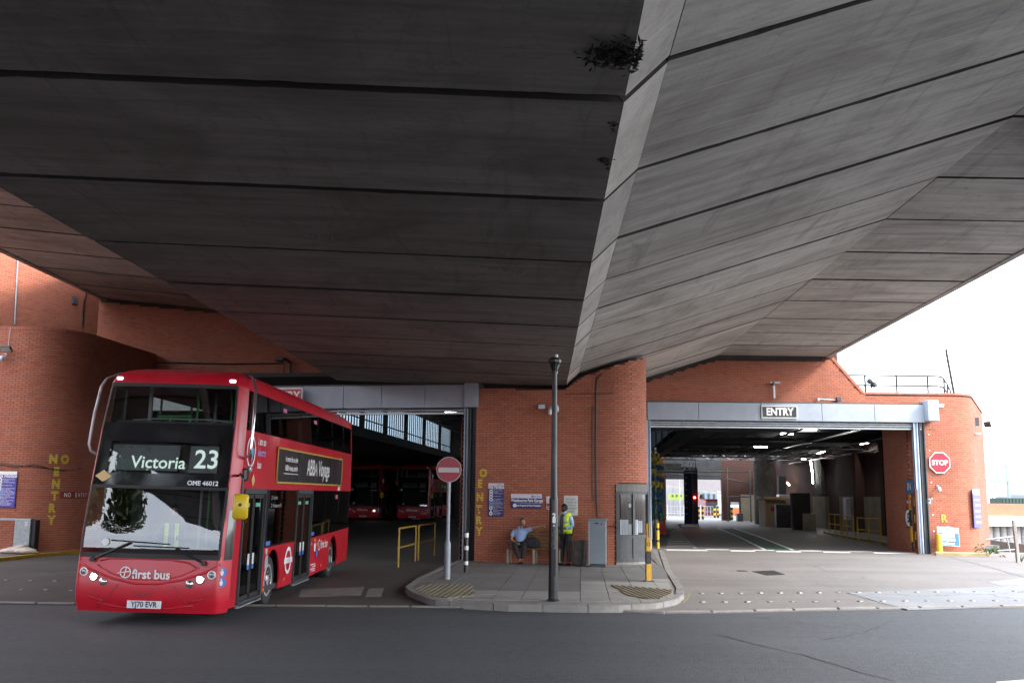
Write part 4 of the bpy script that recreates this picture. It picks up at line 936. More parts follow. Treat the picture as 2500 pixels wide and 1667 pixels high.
for ch, px, py in (('N', 130, 1121), ('O', 158, 1122), ('E', 137, 1152), ('N', 136, 1182), ('T', 133, 1211), ('R', 126, 1241), ('Y', 125, 1270)):
    p, yaw = hitpath(px, py, drum); n = Vector((sin(yaw), -cos(yaw), 0)); text(ch, .38, M_LET, dw, p+n*.012-dw.location, 'painted_letter', rot=(pi/2, 0, yaw), bold=.026, sx=.9)
# NO ENTRY plate bent round the drum, in three flat leaves carrying letters
t = None; f_, L_ = None, 0
Ld, fd = along(drum, 1)
pa, _ = hitpath(147, 1208, drum); 
sa = min((abs(fd(q*.02)[0][0]-pa.x)+abs(fd(q*.02)[0][1]-pa.y), q*.02) for q in range(int(Ld/.02)))[1]
t = thing('wall_plate', 'small red NO ENTRY plate bent round the dark side of the rounded wall', 'sign', pa)
wl = 1.3; body = 'NO ENTRY'
mb = MB()
for k in range(8):
    (a, y1), (b, y2) = fd(sa+wl*k/8), fd(sa+wl*(k+1)/8); yy = atan2(b[1]-a[1], b[0]-a[0]); n = Vector((sin(yy), -cos(yy), 0))*.02
    A = Vector((a[0], a[1], pa.z-.12))+n-pa; B = Vector((b[0], b[1], pa.z-.12))+n-pa; mb.slab([A, B, B+Vector((0, 0, .24)), A+Vector((0, 0, .24))], -n*.5)
mb.build('plate', pm('plate_red', (.2, .012, .02), .5), t)
for k, ch in enumerate(body):
    (a, yy) = fd(sa+.12+wl*.88*(k+.3)/8); n = Vector((sin(yy), -cos(yy), 0))
    if ch != ' ': text(ch, .2, WHITE, t, Vector((a[0], a[1], pa.z))+n*.045-pa, rot=(pi/2, 0, yy), sx=.8, bold=.004)
# Site Notice on the drum
a, _ = hitpath(-6, 1150, drum); b, _ = hitpath(37, 1238, drum)
s = plate('site_notice', 'bright blue Site Notice board on the rounded wall, cut by the picture edge', 'sign', ((a.x+b.x)/2, a.y-.03, (a.z+b.z)/2), b.x-a.x, a.z-b.z, pm('blue_print', (.07, .06, .33), .35)); w, h = b.x-a.x, a.z-b.z
sub(s, 'header', (0, -.011, h*.455), (w*.998, .004, h*.09), WHITE); notice_rows(s, w, h)
# signs on the inner side of the right jamb
def jamb_plate(name, label, px, py, w, h, m):
    return plate(name, label, 'sign', hit(px, py, SP, SN)+SN*.03, w, h, m, -pi/2-.035)
s = jamb_plate('lane_sign', 'blue IN sign on the inner face of the right jamb', 2222, 1188, .75, .55, pm('blue_sign', (.05, .11, .3), .4)); text('IN', .42, WHITE, s, (0, F, 0), bold=.006)
p = hit(2220, 1264, SP, SN)+SN*.03
s = thing('speed_sign', 'round white speed limit sign reading 5 on the right jamb', 'sign', p, -pi/2-.035)
disk(s, 'disc', (0, 0), .4, WHITE, 32, 0); ring(s, 'rim', (0, 0), .33, .4, BLACK, 32, -.006); text('5', .5, BLACK, s, (0, -.008, -.01), bold=.02)
s = jamb_plate('small_notice', 'small red and white notice above the speed sign', 2221, 1225, .5, .4, REDS); sub(s, 'stripe', (0, -.012, 0), (.44, .003, .1), PALE)
# board leaning on the brick corner, blue panel
a = at(2290, 1286, 38.5); b = at(2346, 1333, 38.5)
s = plate('leaning_board', 'white and blue board reading designated walkways leaning on the wall', 'sign', ((a.x+b.x)/2, 38.6, (a.z+b.z)/2), b.x-a.x, a.z-b.z, pm('board_white', (.42, .48, .48), .4), rot=(R(-10), R(3), 0))
w, h = b.x-a.x, a.z-b.z; sub(s, 'blue_panel', (0, -.011, -h*.14), (w*.96, .004, h*.66), pm('board_blue', (.015, .12, .26), .4)); text('designated\nwalkways', .14, PALE, s, (0, -.0145, -h*.27), sx=.85, bold=.003)
sub(s, 'white_patch', (0, -.016, h*.1), (w*.55, .004, h*.26), WHITE); disk(s, 'emblem', (0, h*.42), .09, pm('emblem', (.2, .35, .4), .5), 16, -.0105, sx=1.6); text('Pedestrians must use', .07, WHITE, s, (0, -.0146, -h*.1), sx=.75)
# tall blue notice on the receding corner face
Lw2, f2 = along(ew_path, 1); p, yaw = hitpath(2383, 1240, ew_path); n = Vector((sin(yaw), -cos(yaw), 0))
s = plate('corner_notice', 'faded violet notice board on the receding side of the corner wall', 'sign', p+n*.03, 1.0, 1.5, pm('violet_notice', (.1, .085, .3), .5), yaw)
for k in range(6): sub(s, 'text_block', (.1, F, .55-k*.22), (.7, .002, .06), PALE)
sub(s, 'header', (0, -.011, .64), (.99, .004, .18), PALE)
p, yaw = hitpath(2379.5, 1262, ew_path); n = Vector((sin(yaw), -cos(yaw), 0)); s = plate('hydrant_plate', 'small yellow plate low on the corner wall', 'sign', p+n*.03, .32, .45, YEL, yaw)
# faint old painted letters below the STOP sign
for ch, px, py in (('R', 2305, 1266),): text(ch, .4, M_LET, ew, at(px, py, 38.98)-ew.location, 'painted_letter', rot=(pi/2, 0, 0), bold=.01)
# ================================================================== DOUBLE DECK BUS (front at local y = 0, facing -y)
BRED = pm('bus_red', (.44, .006, .02), .36, var=.1, scale=1.5, dirt=.14, coat=.12, rvar=.06); BREDD = pm('bus_red_dull', (.28, .012, .022), .45, var=.1)
BBLK = pm('gloss_black_trim', (.008, .008, .009), .12, var=.1, coat=.3); GASK = pm('black_gasket', (.01, .01, .011), .6)
GLS = glass('windscreen_glass', (.66, .7, .7), 1.85); GLD = glass('tinted_glass', (.2, .205, .205), 1.28)
DKI = pm('dark_interior', (.03, .031, .034), .7, var=.2); GRN = pm('green_pole', (.03, .25, .05), .35); GRYP = pm('grey_pole', (.3, .31, .32), .4); SEATM = pm('seat_moquette', (.05, .04, .06), .9, var=.3, scale=20)
CHR = pm('chrome_ring', (.6, .6, .6), .15, .9); HEADL = emit('headlamp_lit', (1, .86, .62), 8); MARK = emit('marker_lit', (1, .95, .9), 1.5); ORA = pm('orange_lens', (.6, .16, .02), .3); SIL = pm('silver_wheel', (.42, .42, .43), .4, .5, var=.15, dirt=.3)
GOLD = pm('gold_frame', (.42, .27, .05), .45); LEDW = emit('led_text', (.62, .72, .66), .3); MIRY = pm('mirror_yellow', (.6, .42, .02), .35, var=.05); DISP = pm('display_panel', (.085, .095, .098), .3, var=.2)
BLUES = pm('blue_sticker', (.05, .16, .5), .4); STIW = pm('white_sticker', (.7, .7, .72), .4); PINK = pm('pink_sticker', (.5, .16, .24), .4); ORS = pm('pale_orange_sticker', (.6, .38, .15), .4); GRS = pm('green_sticker', (.12, .4, .28), .4)
LEN = 11.6
def lerp_tab(tab):
    def f(z):
        if z <= tab[0][0]: return tab[0][1]
        for (a, p), (b, q) in zip(tab, tab[1:]):
            if z <= b: return p+(q-p)*(z-a)/(b-a)
        return tab[-1][1]
    return f
hwf = lerp_tab([(.2, 1.23), (.45, 1.26), (2.3, 1.26), (3.2, 1.24), (3.95, 1.2), (4.12, 1.14), (4.22, 1.03), (4.29, .85)])
yff = lerp_tab([(.2, .07), (.4, .01), (.6, 0), (1.08, .045), (1.3, .053), (1.5, .08), (2.3, .25), (3.3, .44), (4.0, .6), (4.12, .68), (4.22, .9), (4.29, 1.3)])
SWM = .36
def SW(u): return .06*u*u+.3*max(0, (abs(u)-.9)/.1)**1.7
def FS(u, z, off=0): return (u*hwf(z)*(1+off*.0), yff(z)+SW(u)-off, z)
def fpatch(u0, u1, z0, z1, off=0., nu=14, nz=8, mb=None, rnd=0.):
    mb = mb or MB(); vs = []
    for j in range(nz+1):
        z = z0+(z1-z0)*j/nz
        for i in range(nu+1):
            u = u0+(u1-u0)*i/nu; zz = z
            if rnd:   # rounded corners
                du = min(u-u0, u1-u)*1.25; dz = min(z-z0, z1-z)
                if du < rnd: 
                    lim = rnd-sqrt(max(0, rnd**2-(rnd-du)**2)); zz = min(max(z, z0+lim), z1-lim)
            vs.append(FS(u, zz, off))
    fs = [(j*(nu+1)+i, j*(nu+1)+i+1, (j+1)*(nu+1)+i+1, (j+1)*(nu+1)+i) for j in range(nz) for i in range(nu)]
    return mb.add(vs, fs)
def ftube(pts, r, off=.0, mb=None): return (mb or MB()).tube([FS(u, z, off) for u, z in pts], r, 6)
def spts(poly, sd, off): return [(sd*(hwf(z)+off), y, z) for y, z in poly]
def spanel(bus, name, poly, m, sd=1, off=0., th=.03):
    P = spts(poly, sd, off)
    mb = MB().slab(P if sd > 0 else P[::-1], (-sd*th, 0, 0)); return mb.build(name, m, bus)
def arch(cy, r, n=12): return [(cy+r*cos(pi-pi*i/n), .47+r*sin(pi-pi*i/n)) for i in range(n+1)]
SIDE_ROT = (pi/2, 0, pi/2)
def stext(bus, body, size, y, z, m=STIW, sx=1., bold=.0, align='LEFT', off=.012, name='lettering'):
    return text(body, size, m, bus, (hwf(z)+off, y, z), name, sx, bold, SIDE_ROT, align)
def sbox(bus, name, y, z, w, h, m, off=.006, th=.006): return MB().box((hwf(z)+off, y, z), (th, w, h)).build(name, m, bus)
def sdisk(bus, name, y, z, r, m, off=.01, sy=1.):
    n = 24; x = hwf(z)+off
    return MB().add([(x, y+r*sy*cos(2*pi*i/n), z+r*sin(2*pi*i/n)) for i in range(n)], [tuple(range(n))]).build(name, m, bus)
def sring(bus, name, y, z, r0, r1, m, off=.01):
    n = 28; x = hwf(z)+off; mb = MB()
    for i in range(n):
        a, b = 2*pi*i/n, 2*pi*(i+1)/n; mb.add([(x, y+r*cos(t), z+r*sin(t)) for r, t in ((r0, a), (r1, a), (r1, b), (r0, b))], [(0, 1, 2, 3)])
    return mb.build(name, m, bus)
WF, WR = 3.14, 9.39
def make_bus(label):
    B = thing('double_decker_bus', label, 'bus')
    # --- front
    fpatch(-1, 1, .2, 1.1, 0, 60, 12).build('front_panel', BRED, B, smooth=True)
    mb = MB(); fpatch(-1, -.9, 1.1, 3.98, 0, 10, 20, mb); mb.build('pillar', BRED, B, smooth=True)
    mb = MB(); fpatch(.9, 1, 1.1, 3.98, 0, 10, 20, mb); mb.build('pillar', BRED, B, smooth=True)
    fpatch(-1, 1, 3.95, 4.29, 0, 60, 8).build('roof_dome', BRED, B, smooth=True)
    fpatch(-.935, .935, 1.05, 2.24, .004, 24, 12, rnd=.12).build('windscreen_surround', GASK, B, smooth=True).data.materials[0]
    o = [c for c in C.objects if c.parent == B and c.name.startswith('windscreen_surround')][-1]
    # the surround is a frame: rebuild it as a ring of four patches so that the glass looks into the cab
    bpy.data.objects.remove(o)
    for (u0, u1, z0, z1, nm) in ((-.91, .91, 1.05, 1.13, 'windscreen_surround'), (-.915, -.88, 1.1, 2.22, 'windscreen_surround'), (.88, .915, 1.1, 2.22, 'windscreen_surround'), (-.91, .91, 2.17, 2.22, 'windscreen_surround'),
                                 (-.91, .91, 3.9, 3.965, 'windscreen_surround'), (-.915, -.885, 3.2, 3.95, 'windscreen_surround'), (.885, .915, 3.2, 3.95, 'windscreen_surround')):
        fpatch(u0, u1, z0, z1, .008, 16 if u1-u0 > 1 else 2, 8 if z1-z0 > .3 else 2).build(nm, GASK, B, smooth=True)
    fpatch(-.895, .895, 1.09, 2.2, .002, 20, 10).build('windscreen', GLS, B, smooth=True)
    fpatch(-.895, .895, 3.26, 3.93, .002, 20, 8).build('upper_windscreen', GLS, B, smooth=True)
    mb = fpatch(-.91, .91, 2.21, 2.42, .003, 20, 2); fpatch(-.91, .91, 2.95, 3.27, .003, 20, 4, mb); fpatch(-.91, -.74, 2.42, 2.95, .003, 4, 4, mb); fpatch(.76, .91, 2.42, 2.95, .003, 4, 4, mb)
    mb.build('black_band', BBLK, B, smooth=True)
    fpatch(-.75, .77, 2.41, 2.96, .001, 16, 6).build('display_glass', GLS, B, smooth=True)
    dm = MB(); fpatch(-.72, .2, 2.47, 2.9, -.05, 10, 3, dm); fpatch(.34, .72, 2.45, 2.9, -.05, 6, 3, dm); dm.build('display', DISP, B)
    fpatch(-.8, .8, 2.38, 2.98, -.12, 10, 3).build('display_back', BBLK, B); fpatch(-.93, .93, 2.98, 3.24, -.1, 10, 3).build('display_back', BBLK, B)
    rk = atan2(.2, 1.0)
    B['dest'] = 1
    # bonnet mouldings and panel seams
    mb = MB(); ftube([(-.62+.0, 1.0), (-.5, 1.04), (.3, 1.04), (.52, 1.0), (.62, .93)], .016, .0, mb); ftube([(-.92, .98), (-.75, .86), (-.45, .73), (-.15, .66), (.15, .66), (.45, .73), (.75, .86), (.92, .98)], .022, .0, mb)
    ftube([(-.66, .93), (-.45, .8), (-.2, .72), (.2, .72), (.45, .8), (.66, .93)], .012, .002, mb); mb.build('moulding', BRED, B, smooth=True)
    mb = MB()
    for s in (-1, 1):
        ftube([(s*.36, .64), (s*.44, .5), (s*.52, .38), (s*.62, .33), (s*.62, .24)], .006, .004, mb); ftube([(s*.52, .38), (s*.7, .46), (s*.86, .52), (s*.98, .54)], .006, .004, mb)
    mb.build('panel_seam', BREDD, B)
    mb = MB(); ftube([(-.62, .335), (-.3, .27), (.3, .27), (.62, .335)], .012, 0, mb)
    for s in (-1, 1): ftube([(s*.56, .37), (s*.72, .44), (s*.98, .53)], .016, -.002, mb)
    mb.build('bumper_edge', BRED, B, smooth=True)
    for s in (-1, 1):
        for u, z, r, m, in ((.825, .82, .068, STIW), (.685, .745, .07, HEADL), (.555, .67, .062, CHR)):
            p = FS(s*u, z, .006); l = MB(Matrix.Translation(p) @ Matrix.Rotation(s*.1*u, 4, 'Z'))
            l.lathe([(r, .02), (r, -.012), (r*.82, -.02)], 18, axis='Y'); h = l.build('headlight', CHR if m != STIW else STIW, B, smooth=40)
            l = MB(Matrix.Translation(p) @ Matrix.Rotation(s*.1*u, 4, 'Z')); l.lathe([(r*.78, -.018), (r*.5, -.03), (.01, -.034)], 16, axis='Y'); l.build('lens', m if m != STIW else pm('grey_lens', (.25, .26, .27), .15, .6), h, smooth=True)
    np_ = MB().box(FS(0, .33, .03), (.55, .02, .12), ch=.004).build('number_plate', pm('plate_white', (.6, .62, .68), .4), B)
    text('YJ70 EVR', .118, BLACK, np_, Vector(FS(0, .33, .0425)), sx=.92, bold=.003)
    ring(B, 'logo', (-.34, .83), .075, .092, STIW, y=-.012); MB().tube([(-.47, -.014, .815), (-.34, -.016, .835), (-.25, -.014, .85)], .008, 4).build('logo', STIW, B); MB().tube([(-.36, -.014, .76), (-.33, -.016, .9)], .008, 4).build('logo', STIW, B)
    text('first bus', .2, STIW, B, (.08, -.012, .8), bold=.005, sx=.95); text('Optare', .1, BREDD, B, (-.03, -.006, .5), bold=.003); text('OME 46012', .105, STIW, B, (.72, FS(.72/1.26, 2.28, .012)[1], 2.28), bold=.003, rot=(pi/2-.2, 0, .05))
    for k, z in enumerate((.86, .7)):
        p = FS(.94, z, .014); d_ = disk(B, 'round_sticker', (0, 0), .078, BLUES, 20, 0); d_.location = p; d_.rotation_euler = (0, 0, .5)
        g = MB().lathe([(.0, .05), (.018, .035), (.018, .015)], 8) if 0 else MB()
        g.add([(-.012, -.006, .03), (.012, -.006, .03), (.03, -.006, 0), (.012, -.006, -.05), (-.012, -.006, -.05), (-.03, -.006, 0)], [(0, 1, 2, 3, 4, 5)])
        g.add([(.014*cos(a*.9), -.006, .045+.014*sin(a*.9)) for a in range(7)], [tuple(range(7))]); g.build('symbol', STIW, d_)
    p = FS(-.76, 2.36, .02); MB().add([(p[0]+x, p[1]-.0, p[2]+z) for x, z in ((-.14, 0), (0, -.1), (.14, 0), (0, .1))], [(0, 1, 2, 3)]).build('diamond_sticker', ORS, B)
    p = FS(-.58, 1.3, .006); disk(B, 'sticker', (p[0], p[2]), .06, STIW, 16, p[1]-.01)
    for s in (-1, 1): MB().box(FS(s*.84, 4.04, .01), (.1, .03, .05), rz=s*.08, ch=.008).build('marker_light', MARK, B)
    # wipers
    for a, b, c in (((-.72, 1.02), (-.25, 1.3), [(-.5, 1.33), (.25, 1.29)]), ((.72, 1.0), (.35, 1.22), [(-.2, 1.25), (.5, 1.235)])):
        mb = MB(); ftube([a, b], .018, .05, mb); ftube(c, .012, .04, mb); mb.lathe([(.04, -.05), (.04, .04)], 10, FS(*a, .03), 'Y'); mb.build('wiper', BLACK, B)
    # branch guards on both front pillars
    for s in (-1, 1):
        q = lambda u, z, ex, f: (s*(u+ex), yff(z)+SWM+f, z)
        pth = [q(1.1, 4.24, -.12, .25), q(1.16, 4.17, .03, 0), q(1.18, 4.05, .12, -.12), q(1.2, 3.9, .15, -.14), q(1.22, 3.4, .16, -.14), q(1.25, 2.9, .14, -.12), q(1.26, 2.78, .1, -.08), q(1.26, 2.72, .0, 0)]
        MB().tube(pth, .026, 8).build('branch_guard', CHR if s > 0 else STEEL, B, smooth=50)
    # --- nearside
    for sd in (1, -1):
        yc = lambda z: yff(z)+SWM
        def corner(z0, z1, y1): return [(yc(z0)-.004, z0), (y1, z0), (y1, z1), (yc(z1)-.004, z1)]
        if sd > 0:
            spanel(B, 'corner_panel', [(yc(.25), .25), (.82, .25), (.82, 2.22), (yc(2.22), 2.22), (yc(1.5), 1.5), (yc(.8), .8)], BRED)
            p0 = 2.37
            sk = [(p0, .27), (WF-.6, .3)]+arch(WF, .6)+[(WF+.6, .27), (4.94, .27), (4.94, 1.13), (p0, 1.13)]
            spanel(B, 'skirt_panel', sk, BRED)
            sk = [(6.56, .27), (WR-.6, .3)]+arch(WR, .6)+[(WR+.6, .3), (LEN, .33), (LEN, 1.2), (6.56, 1.13)]
            spanel(B, 'skirt_panel', sk, BRED)
            wins = [(p0+.02, 3.6), (3.6, 4.92), (6.58, 8.2), (8.2, 9.9), (9.9, LEN-.12)]
        else:
            sk = [(yc(.3), .27), (WF-.6, .3)]+arch(WF, .6)+[(WF+.6, .27), (WR-.6, .3)]+arch(WR, .6)+[(WR+.6, .3), (LEN, .33), (LEN, 1.15), (yc(1.1), 1.15)]
            spanel(B, 'skirt_panel', sk, BRED, -1)
            wins = [(1.1, 2.6), (2.6, 4.2), (4.2, 5.8), (5.8, 7.4), (7.4, 9), (9, LEN-.12)]
        for a, b in wins:
            w = spanel(B, 'side_window', [(a+.03, 1.16), (b-.03, 1.16), (b-.03, 2.19), (a+.03, 2.19)], GLD, sd, -.004, .008)
            for e in (a+.012, b-.012): MB().box((sd*1.245, e, 1.675), (.03, .055, 1.08)).build('mullion', BBLK, B)
        spanel(B, 'sill_strip', [(2.37 if sd > 0 else 1.1, 1.13), (4.94 if sd > 0 else LEN-.05, 1.13), (4.94 if sd > 0 else LEN-.05, 1.17), (2.37 if sd > 0 else 1.1, 1.17)], BBLK, sd, -.002)
        spanel(B, 'side_panel', [(yc(2.2), 2.2), (LEN, 2.2), (LEN, 3.22), (yc(3.22), 3.22), (yc(2.7), 2.7)], BRED, sd)
        ups = [(1.0, 1.55), (1.55, 3.3), (3.3, 5.1), (5.1, 6.9), (6.9, 8.7), (8.7, 10.3), (10.3, LEN-.1)]
        for a, b in ups:
            spanel(B, 'upper_window', [(a+.02+(.0 if a > 1.2 else 0), 3.24), (b-.02, 3.24), (b-.02, 3.92), (a+.02, 3.92)], GLD, sd, -.004, .008)
            MB().box((sd*1.195, b, 3.58), (.03, .05, .68)).build('mullion', BBLK, B)
        spanel(B, 'cant_rail', [(yc(3.92), 3.92), (LEN-.02, 3.92), (LEN-.06, 4.12), (yc(4.12), 4.12)], BRED, sd)
        for cy in (WF, WR):
            w = MB(Matrix.Translation((sd*1.02, cy, .485))); w.lathe([(.3, -.15*sd), (.43, -.15*sd), (.478, -.1*sd), (.485, 0), (.478, .12*sd), (.44, .165*sd), (.32, .165*sd)], 32, axis='X'); wo = w.build('wheel', RUB, B, smooth=40)
            r_ = MB(Matrix.Translation((sd*1.02, cy, .485))); r_.lathe([(.325, .1*sd), (.32, .16*sd), (.27, .175*sd), (.2, .1*sd if cy == WR else .13*sd), (.12, .1*sd), (.1, .17*sd), (.02, .175*sd)], 28, axis='X'); ro = r_.build('rim', SIL, wo, smooth=30)
            h_ = MB(Matrix.Translation((sd*1.02, cy, .485)))
            for k in range(10): a = 2*pi*k/10; h_.lathe([(.022, .12*sd), (.018, .17*sd)], 6, (0, .165*cos(a), .165*sin(a)), 'X')
            h_.build('wheel_nuts', STEEL if cy == WF else DKST, wo)
            MB().lathe([(.6, -.45*sd), (.6, -.04*sd)], 20, (sd*1.2, cy, .47), 'X').build('wheel_arch', RUB, B) if 0 else None
    # doors: two leaves each, glass in dark frames
    for (a, b) in ((.84, 2.35), (4.97, 6.54)):
        mid = (a+b)/2
        fr = MB(); x = 1.25
        for y in (a+.02, b-.02): fr.box((x, y, 1.24), (.05, .045, 1.96))
        fr.box((x, mid, 2.17), (.05, b-a, .09)); fr.box((x, mid, .27), (.06, b-a, .07)); fr.build('door_frame', DKST, B)
        for (p, q) in ((a+.05, mid-.012), (mid+.012, b-.05)):
            lf = MB()
            for y in (p+.03, q-.03): lf.box((1.225, y, 1.2), (.03, .05, 1.78))
            lf.box((1.225, (p+q)/2, .34), (.03, q-p, .08)); lf.box((1.225, (p+q)/2, 2.08), (.03, q-p, .07)); L_ = lf.build('door_leaf', GASK, B)
            MB().box((1.22, (p+q)/2, 1.21), (.008, q-p-.1, 1.66)).build('pane', GLD, L_)
            sbox(B, 'sticker', (p+q)/2-.08, 1.93, .3, .07, GRS, -.022); sbox(B, 'sticker', q-.14 if p < mid-.1 else p+.14, .98, .11, .2, STIW, -.018); sbox(B, 'sticker', q-.14 if p < mid-.1 else p+.14, .85, .11, .08, BLUES, -.018)
            hp = MB().tube([(1.17, (p+q)/2-.18, 1.1), (1.16, (p+q)/2+.1, 1.02), (1.16, (p+q)/2+.14, .6), (1.17, (p+q)/2+.14, .42)], .018, 6); hp.build('grab_rail', GRN, L_)
        MB().box((1.255, mid, .235), (.05, b-a+.02, .05)).build('step_edge', STEEL, B)
    # roof
    ringp = [(-hwf(z), yff(z)+SWM, z) for z in (4.05, 4.12, 4.17, 4.22, 4.26)]+[FS(u, 4.285) for u in (-1, -.8, -.5, -.2, 0, .2, .5, .8, 1)]+[(hwf(z), yff(z)+SWM, z) for z in (4.26, 4.22, 4.17, 4.12, 4.05)]
    n = len(ringp); vs = []
    for k, yy in enumerate((None, 2.2, 5, 8, LEN-.5, LEN-.12, LEN)):
        for (x, y, z) in ringp:
            d = 0 if yy is None or yy < LEN-.2 else (.03 if yy < LEN else .12)
            vs.append((x*(1-d*.25), y if yy is None else yy, z+(.03*(1-(x/1.2)**2) if yy else 0)-d*max(0, (z-4.05)/.24)))
    MB().add(vs, [(k*n+i, k*n+i+1, (k+1)*n+i+1, (k+1)*n+i) for k in range(6) for i in range(n-1)]).build('roof', BRED, B, smooth=True)
    rp = MB().slab([(-1.24, LEN, .33), (-1.24, LEN, 3.3), (-1.19, LEN-.02, 4.1), (1.19, LEN-.02, 4.1), (1.24, LEN, 3.3), (1.24, LEN, .33)], (0, -.05, 0)).build('rear_panel', BRED, B)
    MB().box((0, LEN+.01, 3.55), (2.0, .03, .7), ch=.01).build('rear_window', BBLK, B)
    # --- inside
    MB().box((0, LEN/2+.3, .34), (2.4, LEN-.9, .1)).build('lower_floor', DKI, B); MB().box((0, LEN/2+.5, 2.28), (2.38, LEN-1.2, .1)).build('upper_floor', DKI, B)
    MB().box((0, LEN/2+.6, 4.1), (2.2, LEN-1.9, .04)).build('ceiling', pm('pale_ceiling', (.6, .61, .62), .6), B)
    MB().slab([(-1.08, .62, .5), (1.08, .62, .5), (1.02, .5, 1.16), (-1.02, .5, 1.16)], (0, .55, .0)).build('dashboard', DKI, B)
    MB().box((0, 1.15, 3.1), (2.3, .12, .5)).build('upper_front_shelf', DKI, B)
    for k in range(8):
        for x in (-.85, -.4, .4, .85):
            if k % 2 == 0 or x < 0: 
                sm = MB().box((x, 2.0+k*1.15, 2.75), (.42, .42, .1), ch=.03); sm.box((x, 2.22+k*1.15, 3.05), (.42, .1, .62), ch=.03); so_ = sm.build('seat', SEATM, B)
                MB().tube([(x-.18, 2.24+k*1.15, 3.36), (x-.15, 2.26+k*1.15, 3.46), (x+.15, 2.26+k*1.15, 3.46), (x+.18, 2.24+k*1.15, 3.36)], .016, 6).build('grab_handle', GRN, so_)
    for x, y in ((-.5, 4.6), (.6, 4.6), (-.5, 7), (.7, 8.2)):
        sm = MB().box((x, y, .85), (.85, .42, .1), ch=.03); sm.box((x, y+.2, 1.2), (.85, .1, .65), ch=.03); sm.build('seat', SEATM, B)
    for x, y in ((.12, 1.5), (.62, 1.9)): MB().tube([(x, y, 3.3), (x, y+.06, 3.7), (x-.1, y+.2, 4.08)], .02, 8).build('pole', GRN, B)
    MB().tube([(-.95, 1.3, 3.37), (-.4, 1.22, 3.4), (.5, 1.22, 3.4), (.9, 1.3, 3.36)], .014, 6).build('pole', GRYP, B)
    MB().tube([(-.5, 1.25, 3.44), (.12, 1.25, 3.46)], .018, 6).build('pole', GRN, B)
    for x in (-.25, .1, .5): MB().tube([(x, 1.2, 3.25), (x, 1.22, 3.42)], .022, 6).build('pole', GRN, B)
    for x, y in ((-.82, 1.75), (-.2, 3.6)): MB().box((x, y, 3.65), (.06, .06, .9)).build('pole', GRYP, B)
    MB().tube([(.3, 1.55, .4), (.32, 1.5, 2.25)], .025, 8).build('pole', GRYP, B)
    for x, y in ((.7, 2.45), (.75, 4.0), (.55, 1.2)): MB().tube([(x, y, .4), (x, y, 2.25)], .018, 8).build('pole', GRN, B)
    MB().box((-.15, 2.0, 1.3), (1.9, .05, 1.9)).build('cab_partition', DKI, B)
    # mirrors
    for s in (1,):
        y0 = yff(2.25)+.3
        MB().tube([(s*1.2, y0, 2.42), (s*1.32, y0-.22, 2.45), (s*1.4, y0-.34, 2.38), (s*1.4, y0-.36, 1.95)], .022, 8).build('mirror_arm', BLACK, B)
        mr = MB(Matrix.Translation((s*1.4, y0-.37, 1.92))).box((0, 0, 0), (.25, .1, .42), rz=s*.25, ch=.035).build('mirror', MIRY if s > 0 else BLACK, B, smooth=50)
        MB().lathe([(.035, -.03), (.02, -.075)], 10, (s*1.4, y0-.37, 1.95), 'Y').build('mirror_boss', BLACK, mr)
        MB().box((s*1.24, y0+.22, 2.45), (.16, .2, .22), rz=0, ch=.03).build('mirror_base', BLACK, B)
    MB().lathe([(.06, 0), (.065, .03), (.04, .05)], 14, (1.255, 1.05, 2.55), 'X').build('camera_dome', STEEL, B)
    fpatch(.945, 1.0, 1.05, 1.85, .008, 6, 8).build('corner_window', BBLK, B, smooth=True)
    # --- nearside graphics
    sring(B, 'logo_ring', 1.12, 2.86, .235, .285, STIW); MB().add([(1.275, 1.12+y, 2.86+z) for y, z in ((.03, .26), (-.13, -.04), (-.0, -.04), (-.03, -.26), (.13, .05), (.0, .05))], [(0, 1, 2, 3, 4, 5)]).build('bolt_symbol', pm('sky_blue_print', (.08, .4, .65), .4), B)
    for b_, z, m in (('I am an', 3.06, STIW), ('electric', 2.86, pm('lilac_print', (.42, .3, .6), .4)), ('bus', 2.64, STIW)): stext(B, b_, .19, 1.55, z, m, bold=.004)
    MB().add([(1.27, 1.32+y, 2.36+z) for y, z in ((-.12, 0), (0, -.12), (.12, 0), (0, .12))], [(0, 1, 2, 3)]).build('diamond_sticker', ORS, B)
    ad = sbox(B, 'advert_panel', 6.5, 2.68, 7.0, .66, BLACK, .008, .012); fr = MB(); x = 1.275
    for z in (2.345, 3.015): fr.box((x, 6.5, z), (.02, 7.06, .035))
    for y in (2.985, 10.015): fr.box((x, y, 2.68), (.02, .035, .7))
    fr.build('frame', GOLD, ad)
    for y in (4.85, 6.65, 8.4): MB().box((1.276, y, 2.68), (.012, .035, .63)).build('divider', DKST, ad)
    for b_, s_, y, z, sx_, al in (('A concert like no other', .15, 4.2, 2.82, .78, 'CENTER'), ('ABBA Arena, London', .15, 4.2, 2.64, .86, 'CENTER'), ('ABBA Voyage', .5, 7.0, 2.69, .92, 'CENTER')):
        o = text(b_, s_, STIW, ad, (1.276, y, z), 'lettering', sx_, .004 if s_ < .3 else .008, SIDE_ROT, al)
    MB().box((1.277, 4.2, 2.53), (.006, 1.3, .012)).build('rule', STIW, ad)
    am = MB()
    for k in range(7): am.add([(1.276, 9.2+k*.1+random.uniform(-.02, .02), 2.4), (1.276, 9.24+k*.1, 2.4), (1.276, 9.23+k*.1+random.uniform(-.03, .03), 2.7), (1.276, 9.25+k*.1, 2.98), (1.276, 9.2+k*.1, 2.98)], [(0, 1, 2, 3, 4)])
    am.build('figure_glow', pm('dim_violet', (.09, .05, .1), .4), ad)
    sbox(B, 'sticker', 9.75, 2.26, .26, .1, STIW)
    sring(B, 'roundel', 4.4, .78, .2, .275, STIW); sbox(B, 'roundel', 4.4, .78, .7, .11, STIW, .012)
